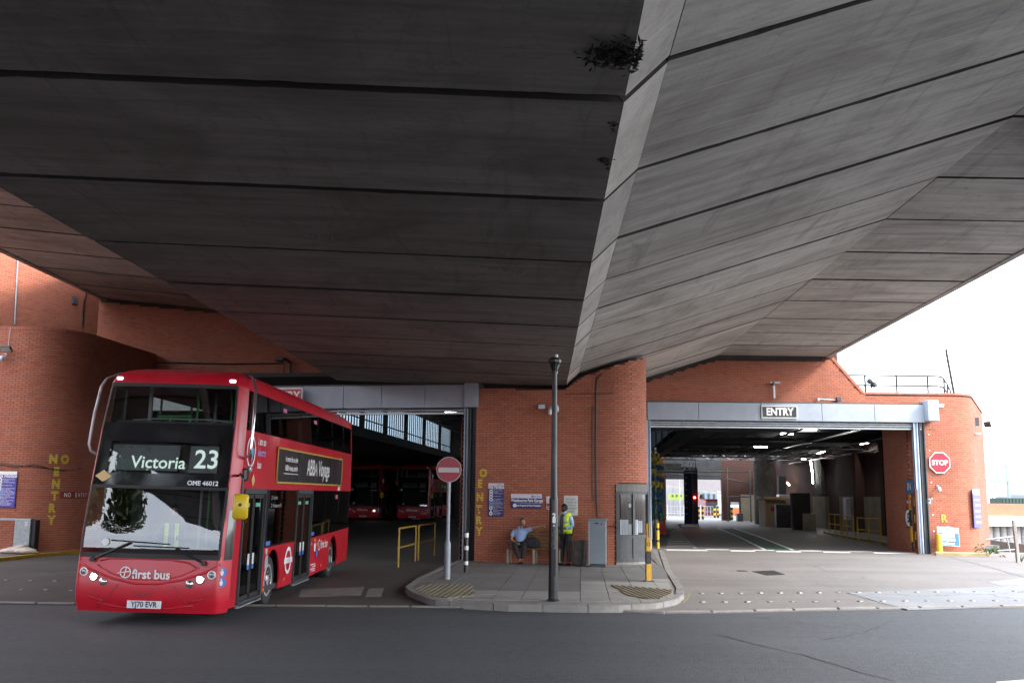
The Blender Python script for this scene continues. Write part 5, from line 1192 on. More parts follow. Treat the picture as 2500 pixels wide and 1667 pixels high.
    stext(B, 'BUSES', .09, 4.4, .78, pm('grey_print', (.4, .42, .5), .5), align='CENTER', off=.018)
    sring(B, 'logo', 7.55, .93, .1, .13, STIW); stext(B, 'first bus', .26, 7.75, .92, bold=.005); stext(B, 'Zero', .07, 6.62, 1.0)
    sdisk(B, 'sticker', 7.05, .9, .1, STIW); sdisk(B, 'sticker', 7.3, .74, .09, BLUES); sdisk(B, 'sticker', 7.3, .96, .05, ORS); sbox(B, 'sticker', 7.05, 1.06, .1, .07, ORS)
    for k in range(4): sbox(B, 'small_print', 6.95+.1*(k % 2), .52-.05*k, .5-.1*(k % 2), .02, STIW)
    sdisk(B, 'charge_flap', 2.62, .85, .15, pm('grey_flap', (.35, .33, .36), .4), sy=.8); sbox(B, 'sticker', 2.6, 1.06, .14, .1, pm('stone_sticker', (.4, .42, .3), .5))
    MB().lathe([(.05, -.01), (.05, .03), (.02, .05)], 12, (1.262, 2.62, .57), 'X').build('side_light', STIW, B)
    for y, z in ((2.55, .36), (4.15, .42), (7.9, .43), (11.0, .5)): sbox(B, 'side_reflector', y, z, .12, .05, ORA, .006, .012)
    sbox(B, 'sticker', 2.7, 1.2, .3, .08, BLUES, .0); sbox(B, 'sticker', 6.75, 1.22, .3, .08, BLUES, .0); sbox(B, 'pink_sticker', 3.6, 3.78, .3, .08, PINK, .004); sbox(B, 'pink_sticker', 6.6, 3.76, .3, .08, PINK, .004); sbox(B, 'pink_sticker', 9.5, 2.05, .28, .1, PINK, .004)
    MB().box((1.2, 2.5, 1.95), (.02, .9, .36)).build('side_display', BBLK, B); 
    for k, z in enumerate((2.05, 1.9)): stext(B, ('23  Victoria', '23  Westbourne Park')[k], .1, 2.75, z, pm('dim_led', (.35, .38, .38), .5), off=-.0)
    return B
LEDD = pm('dim_led_text', (.3, .33, .33), .5)
def destination(B, words, num, second=None, sc=1.):
    LEDT = LEDW if sc == 1. else LEDD
    rot = (pi/2-.19, 0, 0)
    text(words, .29*sc, LEDT, B, (-.08, FS(-.1, 2.6, -.03)[1], 2.6), sx=1., rot=rot, bold=.003); text(num, .44*(1 if len(num) < 3 else .8), LEDT, B, (.72, FS(.52, 2.66, -.035)[1], 2.665), rot=(pi/2-.19, 0, .06), bold=.006, sx=.95)
bus0 = make_bus('red double decker bus for Victoria, route 23, pulling out of the garage')
parked = []
for (cx, Y, dest, num, lb) in ((-7.45, 76, 'Ladbroke Grove', '452', 'dim red double decker for Ladbroke Grove, route 452, parked in the dark hall'), (-11.3, 76.5, 'Oxford Circus', '23', 'dim red route 23 double decker parked behind the rear of the front bus')):
    b = copy_tree(bus0); b['label'] = lb; b.location = (cx, Y, .02); b.rotation_euler = (0, 0, -.0875); destination(b, dest, num, sc=.72); parked.append(b)
HEADOFF = pm('dark_lens', (.2, .2, .2), .1, .6); lit = 0
for b in parked:
    for h in [c for c in C.objects if c.parent == b]:
        for l in [h]+[c for c in C.objects if c.parent == h]:
            if l.data and l.data.materials and l.data.materials[0] in (HEADL, MARK):
                if b is parked[1] and l.data.materials[0] is HEADL and lit == 0 and l.data.vertices[0].co.x > 0: lit = 1; continue
                l.material_slots[0].link = 'OBJECT'; l.material_slots[0].material = HEADOFF
destination(bus0, 'Victoria', '23')
bus0.location = (-5.88, 16.28, .0); bus0.rotation_euler = (0, R(1.0), R(-.5))
for o in [bus0]+parked: o['group'] = 'red double decker buses'
# ================================================================== PIER FURNITURE
Lp, pf = along(pier_path, 1)
def pier_s(px, py):
    p, _ = hitpath(px, py, pier_path); return min((abs(pf(q*.01)[0][0]-p.x)+abs(pf(q*.01)[0][1]-p.y), q*.01) for q in range(int(Lp/.01)))[1]
sk0, sk1 = pier_s(1506, 1250), pier_s(1571, 1250)+.35
skm = pier_s(1545, 1250)
Yk = pf((sk0+skm)/2)[0][1]
zk = lambda py: at(1530, py, Yk).z
def pstrip(name, s0, s1, z0, z1, off, th, m, parent, n=8, loc=True):
    P = []
    for i in range(n+1):
        (p, a) = pf(s0+(s1-s0)*i/n); (q, b) = pf(max(0, s0+(s1-s0)*i/n-.1)); (q2, c) = pf(s0+(s1-s0)*i/n+.1); yy = (b+c)/2; nn = Vector((sin(yy), -cos(yy), 0))
        P.append((Vector((p[0], p[1], 0))+nn*off, Vector((p[0], p[1], 0))+nn*(off-th)))
    mb = MB()
    for (a, a2), (b, b2) in zip(P, P[1:]):
        mb.slab([a+Vector((0, 0, z0)), b+Vector((0, 0, z0)), b+Vector((0, 0, z1)), a+Vector((0, 0, z1))], (a2-a+b2-b)/2)
    o = mb.build(name, m, parent)
    return o
kp = thing('kiosk', 'curved grey metal kiosk front with papers behind its window, set in the rounded pier', 'kiosk', (0, 0, 0))
KST = pm('kiosk_grey_metal', (.055, .058, .061), .45, .3, var=.25, scale=5, dirt=.3); KFR = pm('kiosk_frame', (.05, .053, .057), .5, var=.2)
pstrip('lintel', sk0-.02, sk1, zk(1199), zk(1181), .05, .12, pm('stone_lintel', (.15, .14, .13), .8, bmp=.3), kp)
pstrip('back_panel', sk0-.02, sk1, .12, zk(1199), -.06, .05, DKST, kp)
pstrip('plinth', sk0-.02, sk1, .12, zk(1372), .05, .12, pm('stone_plinth', (.2, .195, .185), .85, bmp=.4, var=.3), kp)
pstrip('bottom_frame', sk0, sk1, zk(1372), zk(1362), .045, .1, KFR, kp); pstrip('mid_frame', sk0, sk1, zk(1313), zk(1306), .045, .1, KFR, kp); pstrip('top_frame', sk0, sk1, zk(1206), zk(1199), .045, .1, KFR, kp)
for a, b in ((sk0-.02, sk0+.07), (skm-.03, skm+.04), (sk1-.06, sk1)): pstrip('jamb', a, b, zk(1372), zk(1199), .05, .11, KFR, kp, 2)
for a, b in ((sk0+.07, skm-.03), (skm+.04, sk1-.06)):
    pstrip('panel', a, b, zk(1362), zk(1313), .02, .06, KST, kp)
    g = pstrip('window', a, b, zk(1306), zk(1206), .01, .01, glass('kiosk_glass', (.75, .77, .78), 1.5, .06), kp)
    pstrip('blind', a, b, zk(1306), zk(1206), -.035, .01, pm('grey_blind', (.46, .47, .48), .6), kp)
    for k in range(3 if b < skm else 2): pstrip('blind_edge', a+(b-a)*(.2+.3*k), a+(b-a)*(.2+.3*k)+.025, zk(1306), zk(1206), -.02, .008, PALE, kp, 1)
PAP = pm('paper', (.72, .74, .78), .8, var=.03)
for a, b, p, q in ((sk0+.1, sk0+.36, 1305, 1268), (sk0+.37, skm-.04, 1305, 1279), (skm+.06, skm+.2, 1305, 1268), (skm+.17, skm+.42, 1300, 1271), (sk0+.38, sk0+.46, 1238, 1229)): pstrip('paper_notice', a, b, zk(p), zk(q), .0, .006, PAP, kp, 2)
def pw(px, py, off=0.): return hit(px, py, P3, PN3)+PN3*off
def onp(u, out, z): return P3+PU3*u+PN3*out+Vector((0, 0, z))
PM = Matrix.Rotation(PYAW, 4, 'Z')
cb = thing('conduit', 'dark cable conduit running down the pier to the grey cabinet', 'cable', pw(1457, 1265, .03))
pts = [pw(1470, 912, .03), pw(1459, 925, .03), pw(1456, 945, .03), pw(1455, 1100, .03), pw(1457, 1230, .03), pw(1460, 1268, .03)]
MB().tube([p-cb.location for p in pts], .022, 8).build('pipe', BLACK, cb, smooth=60); MB().tube([pw(1446, 990, .02)-cb.location, pw(1446, 1210, .02)-cb.location, pw(1448, 1222, .02)-cb.location], .012, 6).build('thin_cable', BLACK, cb); MB().tube([pw(1380, 962, .02)-cb.location, pw(1497, 960, .02)-cb.location, pw(1497, 930, .02)-cb.location], .01, 6).build('thin_cable', BLACK, cb)
MB().tube([pw(1483, 1284, .03)-cb.location, pw(1500, 1285, .04)-cb.location, pw(1510, 1289, .05)-cb.location], .012, 6).build('thin_cable', BLACK, cb)
def floodlight(c, yaw, label, lens=None, s=1., tilt=.6):
    t = thing('floodlight', label, 'floodlight', c, yaw); M = Matrix.Rotation(tilt, 4, 'X')
    MB().box((0, -.22*s, 0), (.34*s, .06*s, .24*s), M=M, ch=.012).build('housing', DKST, t); MB(Matrix.Translation((0, -.22*s, 0)) @ M).box((0, -.034*s, 0), (.29*s, .008, .19*s)).build('lens', lens or pm('lamp_lens', (.45, .45, .42), .2), t)
    MB().tube([(0, 0, 0), (0, -.18*s, 0)], .02, 6).build('bracket', DKST, t); return t
def cctv(c, yaw, label, s=1.):
    t = thing('security_camera', label, 'camera', c, yaw)
    MB().lathe([(.055*s, 0), (.055*s, .02), (.03*s, .03)], 12, (0, 0, 0), 'Y').build('mount', STEEL, t)
    MB().tube([(0, 0, 0), (0, -.12*s, -.02), (0, -.16*s, -.1*s)], .018*s, 6).build('arm', STEEL, t); MB().lathe([(.02, -.13), (.07*s, -.1), (.075*s, -.02), (.05*s, .05), (.02*s, .06)], 14, (0, -.17*s, -.1*s)).build('dome', PALE, t, smooth=True); return t
floodlight(pw(1325, 993), PYAW, 'small floodlight with a pale lens high on the pier', PALE, .7, .3); cctv(pw(1345, 996), PYAW, 'small camera beside the pale floodlight on the pier', .9); cctv(pw(1362, 990), PYAW, 'second small camera just right of the lamp post top on the pier', .8)
for k, (px, py) in enumerate(((1493, 1240), (1497, 1352))): pass
# grey cabinet and litter bin
p = G(1461, 1384, top); c = thing('street_cabinet', 'tall grey steel cabinet against the pier beside the kiosk', 'cabinet', (p.x, p.y+.22, top), PYAW*.6)
CAB = pm('cabinet_grey', (.17, .2, .23), .42, .1, var=.1, scale=3, dirt=.35, bmp=.05); ch_ = at(1461, 1268, p.y).z-top
MB().box((0, 0, .04), (.46, .38, .08)).build('plinth', DKST, c); MB().box((0, 0, ch_/2+.04), (.5, .42, ch_-.1), ch=.012).build('body', CAB, c); MB().box((0, 0, ch_), (.54, .46, .045), ch=.012).build('lid', CAB, c)
d_ = MB().box((0, -.218, ch_/2-.02), (.44, .018, ch_-.22), ch=.006).build('door', CAB, c)
rp_ = MB()
for x in (-.12, .12): rp_.box((x, -.23, ch_-.4), (.012, .012, .42))
for z in (ch_-.19, ch_-.61): rp_.box((0, -.23, z), (.25, .012, .012))
rp_.build('raised_panel', CAB, d_); MB().box((-.02, -.23, ch_-.1), (.1, .012, .03), ch=.004).build('handle', BLACK, d_); MB().lathe([(.022, -.01), (.022, .01)], 10, (.12, -.232, ch_-.12), 'Y').build('lock', BLACK, d_)
for s in (-1, 1): MB().box((s*.235, -.222, ch_/2), (.025, .012, ch_-.12)).build('edge_strip', STEEL, c)
p = G(1416, 1381, top); b = thing('litter_bin', 'worn brown ribbed litter bin between the standing man and the cabinet', 'litter bin', (p.x, p.y+.25, top))
BIN = pm('bin_stone', (.1, .088, .075), .8, var=.35, scale=6, dirt=.6, bmp=.3); bh = at(1416, 1318, p.y).z-top
mb = MB().lathe([(.16, 0), (.2, .02), (.225, bh-.1), (.25, bh-.09), (.26, bh-.03), (.24, bh), (.18, bh), (.17, bh-.12)], 24); mb.build('body', BIN, b, smooth=35)
for k in range(12): a = 2*pi*k/12; MB(Matrix.Rotation(a, 4, 'Z')).box((.215, 0, bh*.45), (.03, .05, bh*.78), M=Matrix.Rotation(.03, 4, 'Y')).build('rib', BIN, b)
MB().tube([(.29, -.05, 0), (.29, -.05, bh+.01), (.25, -.05, bh+.02)], .014, 6).build('stay_rod', STEEL, b)
# bench
u0 = (pw(1246, 1371)-P3).dot(PU3); u1 = (pw(1384, 1378)-P3).dot(PU3)-.05
bn = thing('bench', 'slatted brown timber bench against the brick pier', 'bench', onp(0, 0, top), PYAW)
WOOD = pm('bench_wood', (.2, .095, .035), .6, var=.3, scale=5, stretch=(1, 12, 12), dirt=.4); LEGM = pm('bench_leg', (.3, .27, .2), .6, var=.2)
bc = (u0+u1)/2; bl = u1-u0
for k in range(5): MB().box((bc, -.16-.012*k*-1+(-.02*k), .5+.105*k*1. +.02), (bl, .03, .082), M=Matrix.Rotation(-.14, 4, 'X'), ch=.006).build('back_slat', WOOD, bn)
for k in range(5): MB().box((bc, -.24-.1*k, .43), (bl, .085, .032), ch=.006).build('seat_slat', WOOD, bn)
for x in (u0+.06, bc, u1-.06):
    MB().box((x, -.62, .21), (.055, .055, .42), ch=.006).build('leg', LEGM, bn); MB().box((x, -.18, .48), (.055, .05, .96), M=Matrix.Rotation(-.1, 4, 'X'), ch=.006).build('leg', LEGM, bn); MB().box((x, -.42, .39), (.05, .5, .05)).build('bearer', LEGM, bn)
    if x != bc: MB().box((x, -.42, .64), (.06, .5, .035), ch=.008).build('armrest', WOOD, bn)
# black bag on the bench
bg_ = (pw(1303, 1340)-P3).dot(PU3); bag = thing('bag', 'black zipped holdall resting on the bench beside the seated man', 'bag', onp(bg_, .4, top+.446), PYAW)
BAGM = pm('black_nylon', (.014, .014, .017), .7, var=.3, bmp=.3, bscale=20)
mb = MB(); pr = [(-.21, .0, .12), (-.22, .1, .14), (-.19, .2, .11), (-.15, .27, .05), (-.06, .3, .02)]; 
for z, w, d in ((0, .24, .1), (.03, .26, .12), (.16, .25, .12), (.26, .2, .08), (.32, .12, .03)): pass
lv = [(0, .24, .1), (.03, .265, .13), (.14, .26, .13), (.24, .21, .09), (.3, .14, .03)]; vs = []; n = 16
for z, w, d in lv: vs += [(w*abs(cos(t))**.6*(1 if cos(t) > 0 else -1), d*abs(sin(t))**.6*(1 if sin(t) > 0 else -1), z+.012*sin(3*t)) for t in [2*pi*i/n for i in range(n)]]
fs = [(k*n+i, k*n+(i+1) % n, (k+1)*n+(i+1) % n, (k+1)*n+i) for k in range(4) for i in range(n)]+[tuple(range(n-1, -1, -1)), tuple(range(4*n, 5*n))]
MB().add(vs, fs).build('body', BAGM, bag, smooth=60); MB().tube([(-.12, -.03, .27), (-.1, -.05, .37), (.02, -.05, .38), (.06, -.03, .28)], .012, 6).build('handle', BAGM, bag); MB().tube([(.1, -.1, .22), (.2, -.13, .1), (.24, -.1, .03)], .012, 6).build('strap', BAGM, bag); MB().box((.03, -.105, .2), (.015, .01, .045)).build('buckle', CHR, bag)

# ------------------------------------------------------------------ lamp post 28
p = G(1350, 1465, top); lp = thing('lamp_post', 'tall black lamp post numbered 28 at the front of the pavement', 'lamp post', p)
LPM = pm('black_gloss_paint', (.008, .009, .011), .38, var=.3, scale=4, bmp=.06, bscale=9)
hp = at(1357, 882, p.y).z-top; hs = at(1353, 1215, p.y).z-top
M_ = Matrix.Rotation(.004, 4, 'Y')
MB(M_).lathe([(.125, 0), (.125, .015), (.092, .03), (.088, .5), (.084, hs-.05), (.08, hs), (.066, hs+.03), (.058, hs+1.), (.046, hp-.25)], 20).build('post', LPM, lp, smooth=40)
MB(M_).lathe([(.06, hp-.25), (.062, hp-.2), (.05, hp-.18), (.095, hp-.06), (.125, hp-.02), (.125, hp+.03), (.09, hp+.07), (.05, hp+.08)], 8).build('lantern', LPM, lp)
MB(M_).lathe([(.055, hp-.19), (.1, hp-.075)], 8).build('lamp_glass', glass('lantern_glass', (.7, .7, .65), 1.5), lp); MB(M_).lathe([(.035, hp+.08), (.035, hp+.13), (.02, hp+.145)], 10, (.03, 0, 0)).build('photo_cell', PALE, lp)
MB(M_).box((0, -.083, .72), (.1, .02, .5), ch=.01).build('access_door', LPM, lp)
mb = MB(); z0, z1 = at(1353, 1293, p.y).z-top, at(1353, 1245, p.y).z-top
for k in range(6):
    a, b = R(-140+17*k*1.), R(-140+17*(k+1)); r_ = .0885
    mb.slab([(r_*cos(a), r_*sin(a), z0), (r_*cos(b), r_*sin(b), z0), (r_*cos(b), r_*sin(b), z1), (r_*cos(a), r_*sin(a), z1)], (0, .004, 0))
mb.build('number_sticker', BLACK, lp)
for ch, py in (('2', 1258.5), ('8', 1270.5)): text(ch, .125, WHITE, lp, (.012, -.094, at(1353, py, p.y).z-top), bold=.006)
MB().box((.012, -.093, at(1353, 1282, p.y).z-top), (.045, .003, .04)).build('tag', pm('grey_tag', (.3, .31, .33), .5), lp)
mb = MB()
for k in range(26):
    a = R(random.uniform(-120, -40)); z = at(1353, random.uniform(1296, 1340), p.y).z-top; r_ = .0905; w = random.uniform(.004, .012)
    mb.box((r_*cos(a), r_*sin(a), z), (w, .003, random.uniform(.005, .03)), rz=a+pi/2)
mb.build('sticker_residue', pm('residue', (.16, .16, .16), .8), lp)['kind'] = 'stuff'
# yellow barrier catch post
p = G(1584, 1418, top); gp = thing('barrier_post', 'yellow and black steel barrier catch post on the pavement by the kiosk', 'barrier post', p, .15)
hq = at(1584, 1277, p.y).z-top; YP = pm('chipped_yellow', (.5, .28, .02), .5, var=.2, scale=9, dirt=.7)
for z0, z1, m in ((0, hq*.3, YP), (hq*.3, hq*.5, BLACK), (hq*.5, hq*.72, YP)): 
    MB().box((-.03, 0, (z0+z1)/2), (.085, .1, z1-z0-.003), ch=.006).build('post_section', m, gp); MB().box((.045, .03, (z0+z1)/2), (.04, .08, z1-z0-.003), ch=.004).build('side_channel', m, gp)
MB().box((-.02, -.02, hq*.63), (.13, .12, hq*.24), ch=.02).build('catch_box', YP, gp); ring(gp, 'catch_ring', (-.02, hq*.64), .03, .045, BLACK, 14, -.085)
for x in (-.035, .02): MB().box((x, 0, hq*.86), (.03, .05, hq*.28), ch=.004).build('fork', YP, gp)
MB().box((0, 0, .008), (.22, .2, .016)).build('base_plate', DKST, gp)

# ------------------------------------------------------------------ left: cabinet, bags, lamps, cables
p = G(58, 1336, top); lc = thing('utility_box', 'galvanised grey utility box with a rail against the rounded wall', 'utility box', (at(55, 1300, 32.).x, 32.12, top)); h_ = at(58, 1266, 32.).z-top; w_ = .5
GALV = pm('galvanised_sheet', (.3, .34, .36), .4, .5, var=.2, scale=14)
MB().box((0, 0, h_/2), (w_, .34, h_), ch=.01).build('body', GALV, lc); MB().box((w_/2+.07, .06, h_/2-.02), (.12, .3, h_-.04)).build('side_cover', BLACK, lc); MB().box((-1.3, 0, h_-.03), (2.1, .12, .07), ch=.01).build('rail', GALV, lc)
for k in range(3): MB().box((.12, -.176, h_-.1-.05*k), (.09, .008, .025)).build('label_plate', PALE, lc)
SACK = pm('translucent_sack', (.5, .42, .36), .45, var=.25, scale=7, bmp=.5, bscale=12); ORB = pm('orange_aggregate', (.45, .17, .05), .8, var=.3, scale=9)
def sack(px, py, yaw, tilt, label, s=1.):
    p = at(px, py, 31.65); t = thing('sandbag', label, 'sandbag', (p.x, 31.65, top), yaw)
    vs = []; n = 14; lv = 9; fs = []
    for k in range(lv):
        q = -1+2*k/(lv-1); w = (1-abs(q)**3.)*.24+.02; hh = (1-abs(q)**2.5)*.17+.012
        for i in range(n):
            a = 2*pi*i/n; y = w*cos(a)*(1+.06*sin(5*q+2*a)); z = max(0, hh*(.5+.62*sin(a)))*(1+.1*sin(7*q+a)); vs.append((q*.45*s, y, z+max(0, q)*tilt+.03*abs(q)))
    for k in range(lv-1):
        for i in range(n): fs.append((k*n+i, k*n+(i+1) % n, (k+1)*n+(i+1) % n, (k+1)*n+i))
    fs += [tuple(range(n-1, -1, -1)), tuple(range((lv-1)*n, lv*n))]
    MB().add(vs, fs).build('sack', SACK, t, smooth=True); MB().add([(-.2+.4*i/5, -.215-.02*sin(i), .05+.05*(i % 2)) for i in range(6)]+[(-.2+.4*i/5, -.2, .09+.05*((i+1) % 2)) for i in range(6)], [(i, i+1, i+7, i+6) for i in range(5)]).build('contents_patch', ORB, t)
sack(58, 1346, .1, 0, 'front clear sandbag with orange contents at the foot of the utility box'); sack(32, 1342, .25, .2, 'rear clear sandbag leaning up against the utility box')
floodlight((at(21, 857, 32.4).x, 32.45, at(21, 857, 32.4).z+.05), 0, 'black floodlight under the top of the rounded wall', None, 1.1, .9); cctv((at(10, 866, 32.4).x, 32.45, at(10, 866, 32.4).z), 0, 'white dome camera below the floodlight on the rounded wall', 1.2)
def cable(name, label, pts, r, m, path=None):
    P = []
    for px, py in pts:
        q, yw = hitpath(px, py, path); P.append(q+Vector((sin(yw), -cos(yw), 0))*.03)
    t = thing(name, label, 'cable', P[0]); Q = []
    for a, b in zip(P, P[1:]): Q += [a.lerp(b, k/4) for k in range(4)]
    Q.append(P[-1]); MB().tube([q-P[0] for q in Q], r, 6).build('strand', m, t, smooth=60)
cable('cable', 'slack dark cable sagging across the rounded wall', [(0, 1134), (40, 1140), (85, 1134), (130, 1146), (170, 1148), (200, 1143)], .014, BLACK, drum); cable('cable', 'second slack cable crossing the rounded wall a little lower', [(0, 1131), (60, 1137), (110, 1142), (160, 1150)], .012, BLACK, drum)
cable('cable', 'thin pale cable dropping from the coping to the floodlight', [(27, 800), (24, 825), (20, 852)], .01, PALE, drum)
cable('pipe', 'white pipe running down the tall wall behind the rounded wall', [(42, 636), (38, 720), (35, 793)], .035, STEEL, tall); cable('cable', 'wavy black cable hanging down the tall sunlit wall', [(211, 708), (205, 728), (202, 750), (201, 775), (199, 796)], .03, BLACK, tall)
q, yw = hitpath(182, 734, tall); vt = thing('wall_vent', 'small square grey vent on the tall sunlit wall', 'vent', q+Vector((sin(yw), -cos(yw), 0))*.02, yw); MB().box((0, 0, 0), (.25, .04, .32), ch=.01).build('frame', DKST, vt)
for k in range(4): MB().box((0, -.025, -.1+.065*k), (.2, .02, .03), M=Matrix.Rotation(.5, 4, 'X')).build('louvre', STEEL, vt)
def w39(px, py): return at(px, py, 38.97)
cable('cable', 'long black cable clipped along the shaded wall behind the bus', [(330, 884), (450, 886), (560, 889), (690, 887)], .03, BLACK, [(-17, 39), (-3, 39)])
p = w39(712, 905); br = thing('camera_bracket', 'black camera pole bracket on the shaded wall above the bus', 'bracket', p)
for a, b, r_ in (((712, 925), (712, 890), .05), ((712, 890), (700, 878), .04), ((700, 878), (682, 876), .05), ((696, 935), (697, 888), .025)): MB().tube([w39(*a)-p+Vector((0, -.2, 0)), w39(*b)-p+Vector((0, -.25, 0))], r_, 8).build('pole', BLACK, br)
MB().box(w39(688, 879)-p+Vector((0, -.3, 0)), (.35, .25, .16), ch=.03).build('camera_head', DKST, br)
p = w39(1888, 972); br = thing('camera_bracket', 'grey camera post standing on the roller housing above the ENTRY sign', 'bracket', p+Vector((0, -.15, 0)))
MB().box((0, 0, .28), (.07, .07, .6)).build('post', STEEL, br); MB().box((.03, -.05, .6), (.4, .12, .06), ch=.01).build('arm', STEEL, br); MB().lathe([(.08, 0), (.08, .1), (.05, .14)], 12, (-.05, -.05, .5)).build('camera_head', DKST, br)
p = w39(2045, 976); jb = thing('junction_box', 'small grey junction box and conduit on top of the roller housing', 'junction box', p+Vector((0, -.1, 0))); MB().box((0, 0, .02), (.18, .16, .16), ch=.01).build('box', DKST, jb); MB().tube([(-.1, 0, -.02), (-.75, 0, .02)], .02, 6).build('conduit', PALE, jb); MB().box((-.8, 0, 0), (.1, .1, .12), ch=.01).build('small_box', STEEL, jb)
floodlight(at(2294, 990, 38.97), 0, 'slim floodlight with a white lens on the corner by the end box', WHITE, .7, .5); cctv(at(2274, 1016, 38.7), 0, 'dark camera hanging below the pale blue end box', 1.2); cctv(at(2289, 1186, 38.97), 0, 'small white dome camera beneath the STOP sign', .9)
q, yw = hitpath(2370, 1035, ew_path); floodlight(q+Vector((.5, 0, 0)), yw+1.2, 'floodlight sticking out from the far side of the corner wall', None, 1., -.3)
p = at(2267, 1223, 38.8); sb = thing('switch_box', 'small grey switch box on the right door guide', 'switch box', p); MB().box((0, 0, 0), (.16, .1, .2), ch=.01).build('body', STEEL, sb); MB().box((0, -.055, .02), (.06, .02, .06)).build('button', DKST, sb)
# crash board in front of the guide
p = at(2248, 1290, 38.6); cbm = thing('crash_post', 'rusty brown steel crash post before the door guide', 'post', (p.x-.14, 38.55, 0)); MB().box((0, 0, 1.25), (.1, .12, 2.5), ch=.01).build('post', pm('rusty_steel', (.1, .05, .035), .75, var=.3, scale=6), cbm)
# ------------------------------------------------------------------ roof: rail, lamps, mast
RAILD = pm('dark_rail', (.02, .022, .025), .6)
rr = thing('roof_railing', 'thin grey safety rail along the roof above the corner wall', 'railing', (at(2110, 960, 41).x, 41, ZC))
def rpt(px, py, Y=41): return at(px, py, Y)-rr.location
for px, Y in ((2113, 41), (2190, 41), (2266, 41), (2306, 41.6), (2314, 44), (2321, 47)):
    b_ = rpt(px, 958, Y); b_.z = -.1; a_ = b_.copy(); a_.z = 1.0; MB().tube([b_, a_], .04, 6).build('post', RAILD, rr)
for h in (1., .58):
    P = [Vector((rpt(px, 958, Y).x, rpt(px, 958, Y).y, h)) for px, Y in ((2070, 41), (2113, 41), (2190, 41), (2266, 41), (2290, 41.05), (2302, 41.4), (2306, 41.9), (2314, 44), (2321, 47))]; MB().tube(P, .04, 6).build('rail', RAILD, rr, smooth=60)
fl_ = thing('roof_lamps', 'pair of dark spot lamps clamped on the roof railing', 'spot lamps', at(2126, 938, 40.95)); 
for dx, dz, r_ in ((-.02, .1, .4), (.12, -.05, -.3)): MB(Matrix.Translation((dx, -.05, dz)) @ Matrix.Rotation(r_, 4, 'Z') @ Matrix.Rotation(.5, 4, 'X')).lathe([(.06, -.1), (.11, .02), (.12, .1)], 12, axis='Y').build('spot_head', RAILD, fl_)
MB().box((.02, 0, 0), (.06, .06, .3)).build('clamp', RAILD, fl_)
ms = thing('aerial_mast', 'thin aerial mast rising above the roof railing', 'mast', at(2329, 960, 46)); hm_ = at(2317, 862, 46).z-ms.location.z; MB().tube([(0, 0, 0), (-.12, 0, hm_*.5), (-.24, 0, hm_)], .06, 6).build('pole', RAILD, ms); MB().lathe([(.06, -.1), (.07, .15), (.03, .2)], 8, (-.24, 0, hm_)).build('tip', RAILD, ms)

# ================================================================== ROAD STUDS, DRAIN COVERS
def stud_mesh():
    mb = MB().box((0, 0, .008), (.12, .1, .016), ch=.006); mb.add([(-.04, -.051, .004), (.035, -.051, .004), (.03, -.044, .018), (-.035, -.044, .018)], [(0, 1, 2, 3)], 1); return mb
proto = stud_mesh().build('road_stud', [pm('stud_body', (.13, .12, .11), .6), pm('stud_face', (.6, .6, .6), .3)])
rows = [[(1714+47.8*k, 1448.5-.3*k, 'R') for k in range(17)], [(1716+55*k if k else 1716, 1469.5-.25*k, 'R') for k in range(15)], [(15+60*k, 1416+1*k, 'L') for k in range(4)], [(52+61*k, 1439+1*k, 'L') for k in range(4)]]
first = True
for row in rows:
    for px, py, side in row:
        if px > 2500: continue
        p = G(px, py, .022); o = proto if first else proto.copy()
        if not first: C.objects.link(o)
        first = False; o.location = (p.x, p.y, .022); o.rotation_euler = (0, 0, random.uniform(-.2, .2)+.1)
        tag(o, 'small white faced road stud in the rows across the %s apron' % ('entry' if side == 'R' else 'exit'), 'road stud', 'road studs across the %s' % ('entry' if side == 'R' else 'exit'))
mh = thing('drain_cover', 'dark iron drain cover with a cross grid in the entry apron', 'drain cover', G(1877, 1398, .024)); q = [G(x, y, .024)-mh.location for x, y in ((1834, 1394), (1888, 1392), (1916, 1402), (1872, 1404))]
IRON = pm('cast_iron', (.045, .04, .038), .6, .5, var=.3, scale=15)
MB().slab(q[::-1], (0, 0, -.015)).build('frame', IRON, mh)
for i in range(7):
    for j in range(6):
        a = q[0].lerp(q[1], (i+.5)/7); b_ = q[3].lerp(q[2], (i+.5)/7); c_2 = a.lerp(b_, (j+.5)/6); MB().box(c_2+Vector((0, 0, .006)), (.1, .1, .014), ch=.004).build('grid_block', IRON, mh)
mh = thing('valve_cover', 'small dark oval valve cover beyond the drain cover', 'valve cover', G(1812, 1393, .024)); MB().lathe([(.17, 0), (.17, .006), (.13, .012)], 16).build('lid', IRON, mh)

# ================================================================== FAR RIGHT: railing, fence, bridge, gantries
TIM = pm('weathered_timber', (.3, .26, .23), .8, var=.25, scale=3, stretch=(3, 3, .4))
def boards(A, B, z0, z1, n, label, name='board_fence'):
    A, B = Vector(A), Vector(B); t = thing(name, label, 'fence', (A.x, A.y, z0)); u = (B-A)/n; yaw = atan2(u.y, u.x)
    for k in range(n):
        c_ = u*(k+.5); MB().box((c_.x, c_.y+random.uniform(-.01, .01), (z1-z0)/2+random.uniform(-.02, .02)), (u.length-.018, .025, z1-z0), rz=yaw).build('board', TIM, t)
    return t
A = at(2392, 1300, 54); B = at(2520, 1300, 46)
t = boards((A.x, A.y), (B.x, B.y), -1.5, .05, 30, 'pale weathered board fence beyond the corner wall'); 
gm = MB()
for k in range(5): gm.tube([(2+.2*k, -.5-.07*k, .75), (2.1+.2*k, -.55-.07*k, 1.0+.1*(k % 2)), (2.2+.2*k, -.6-.07*k, .7)], .035, 5)
gm.build('graffiti', pm('pink_spray', (.5, .3, .36), .7), t)
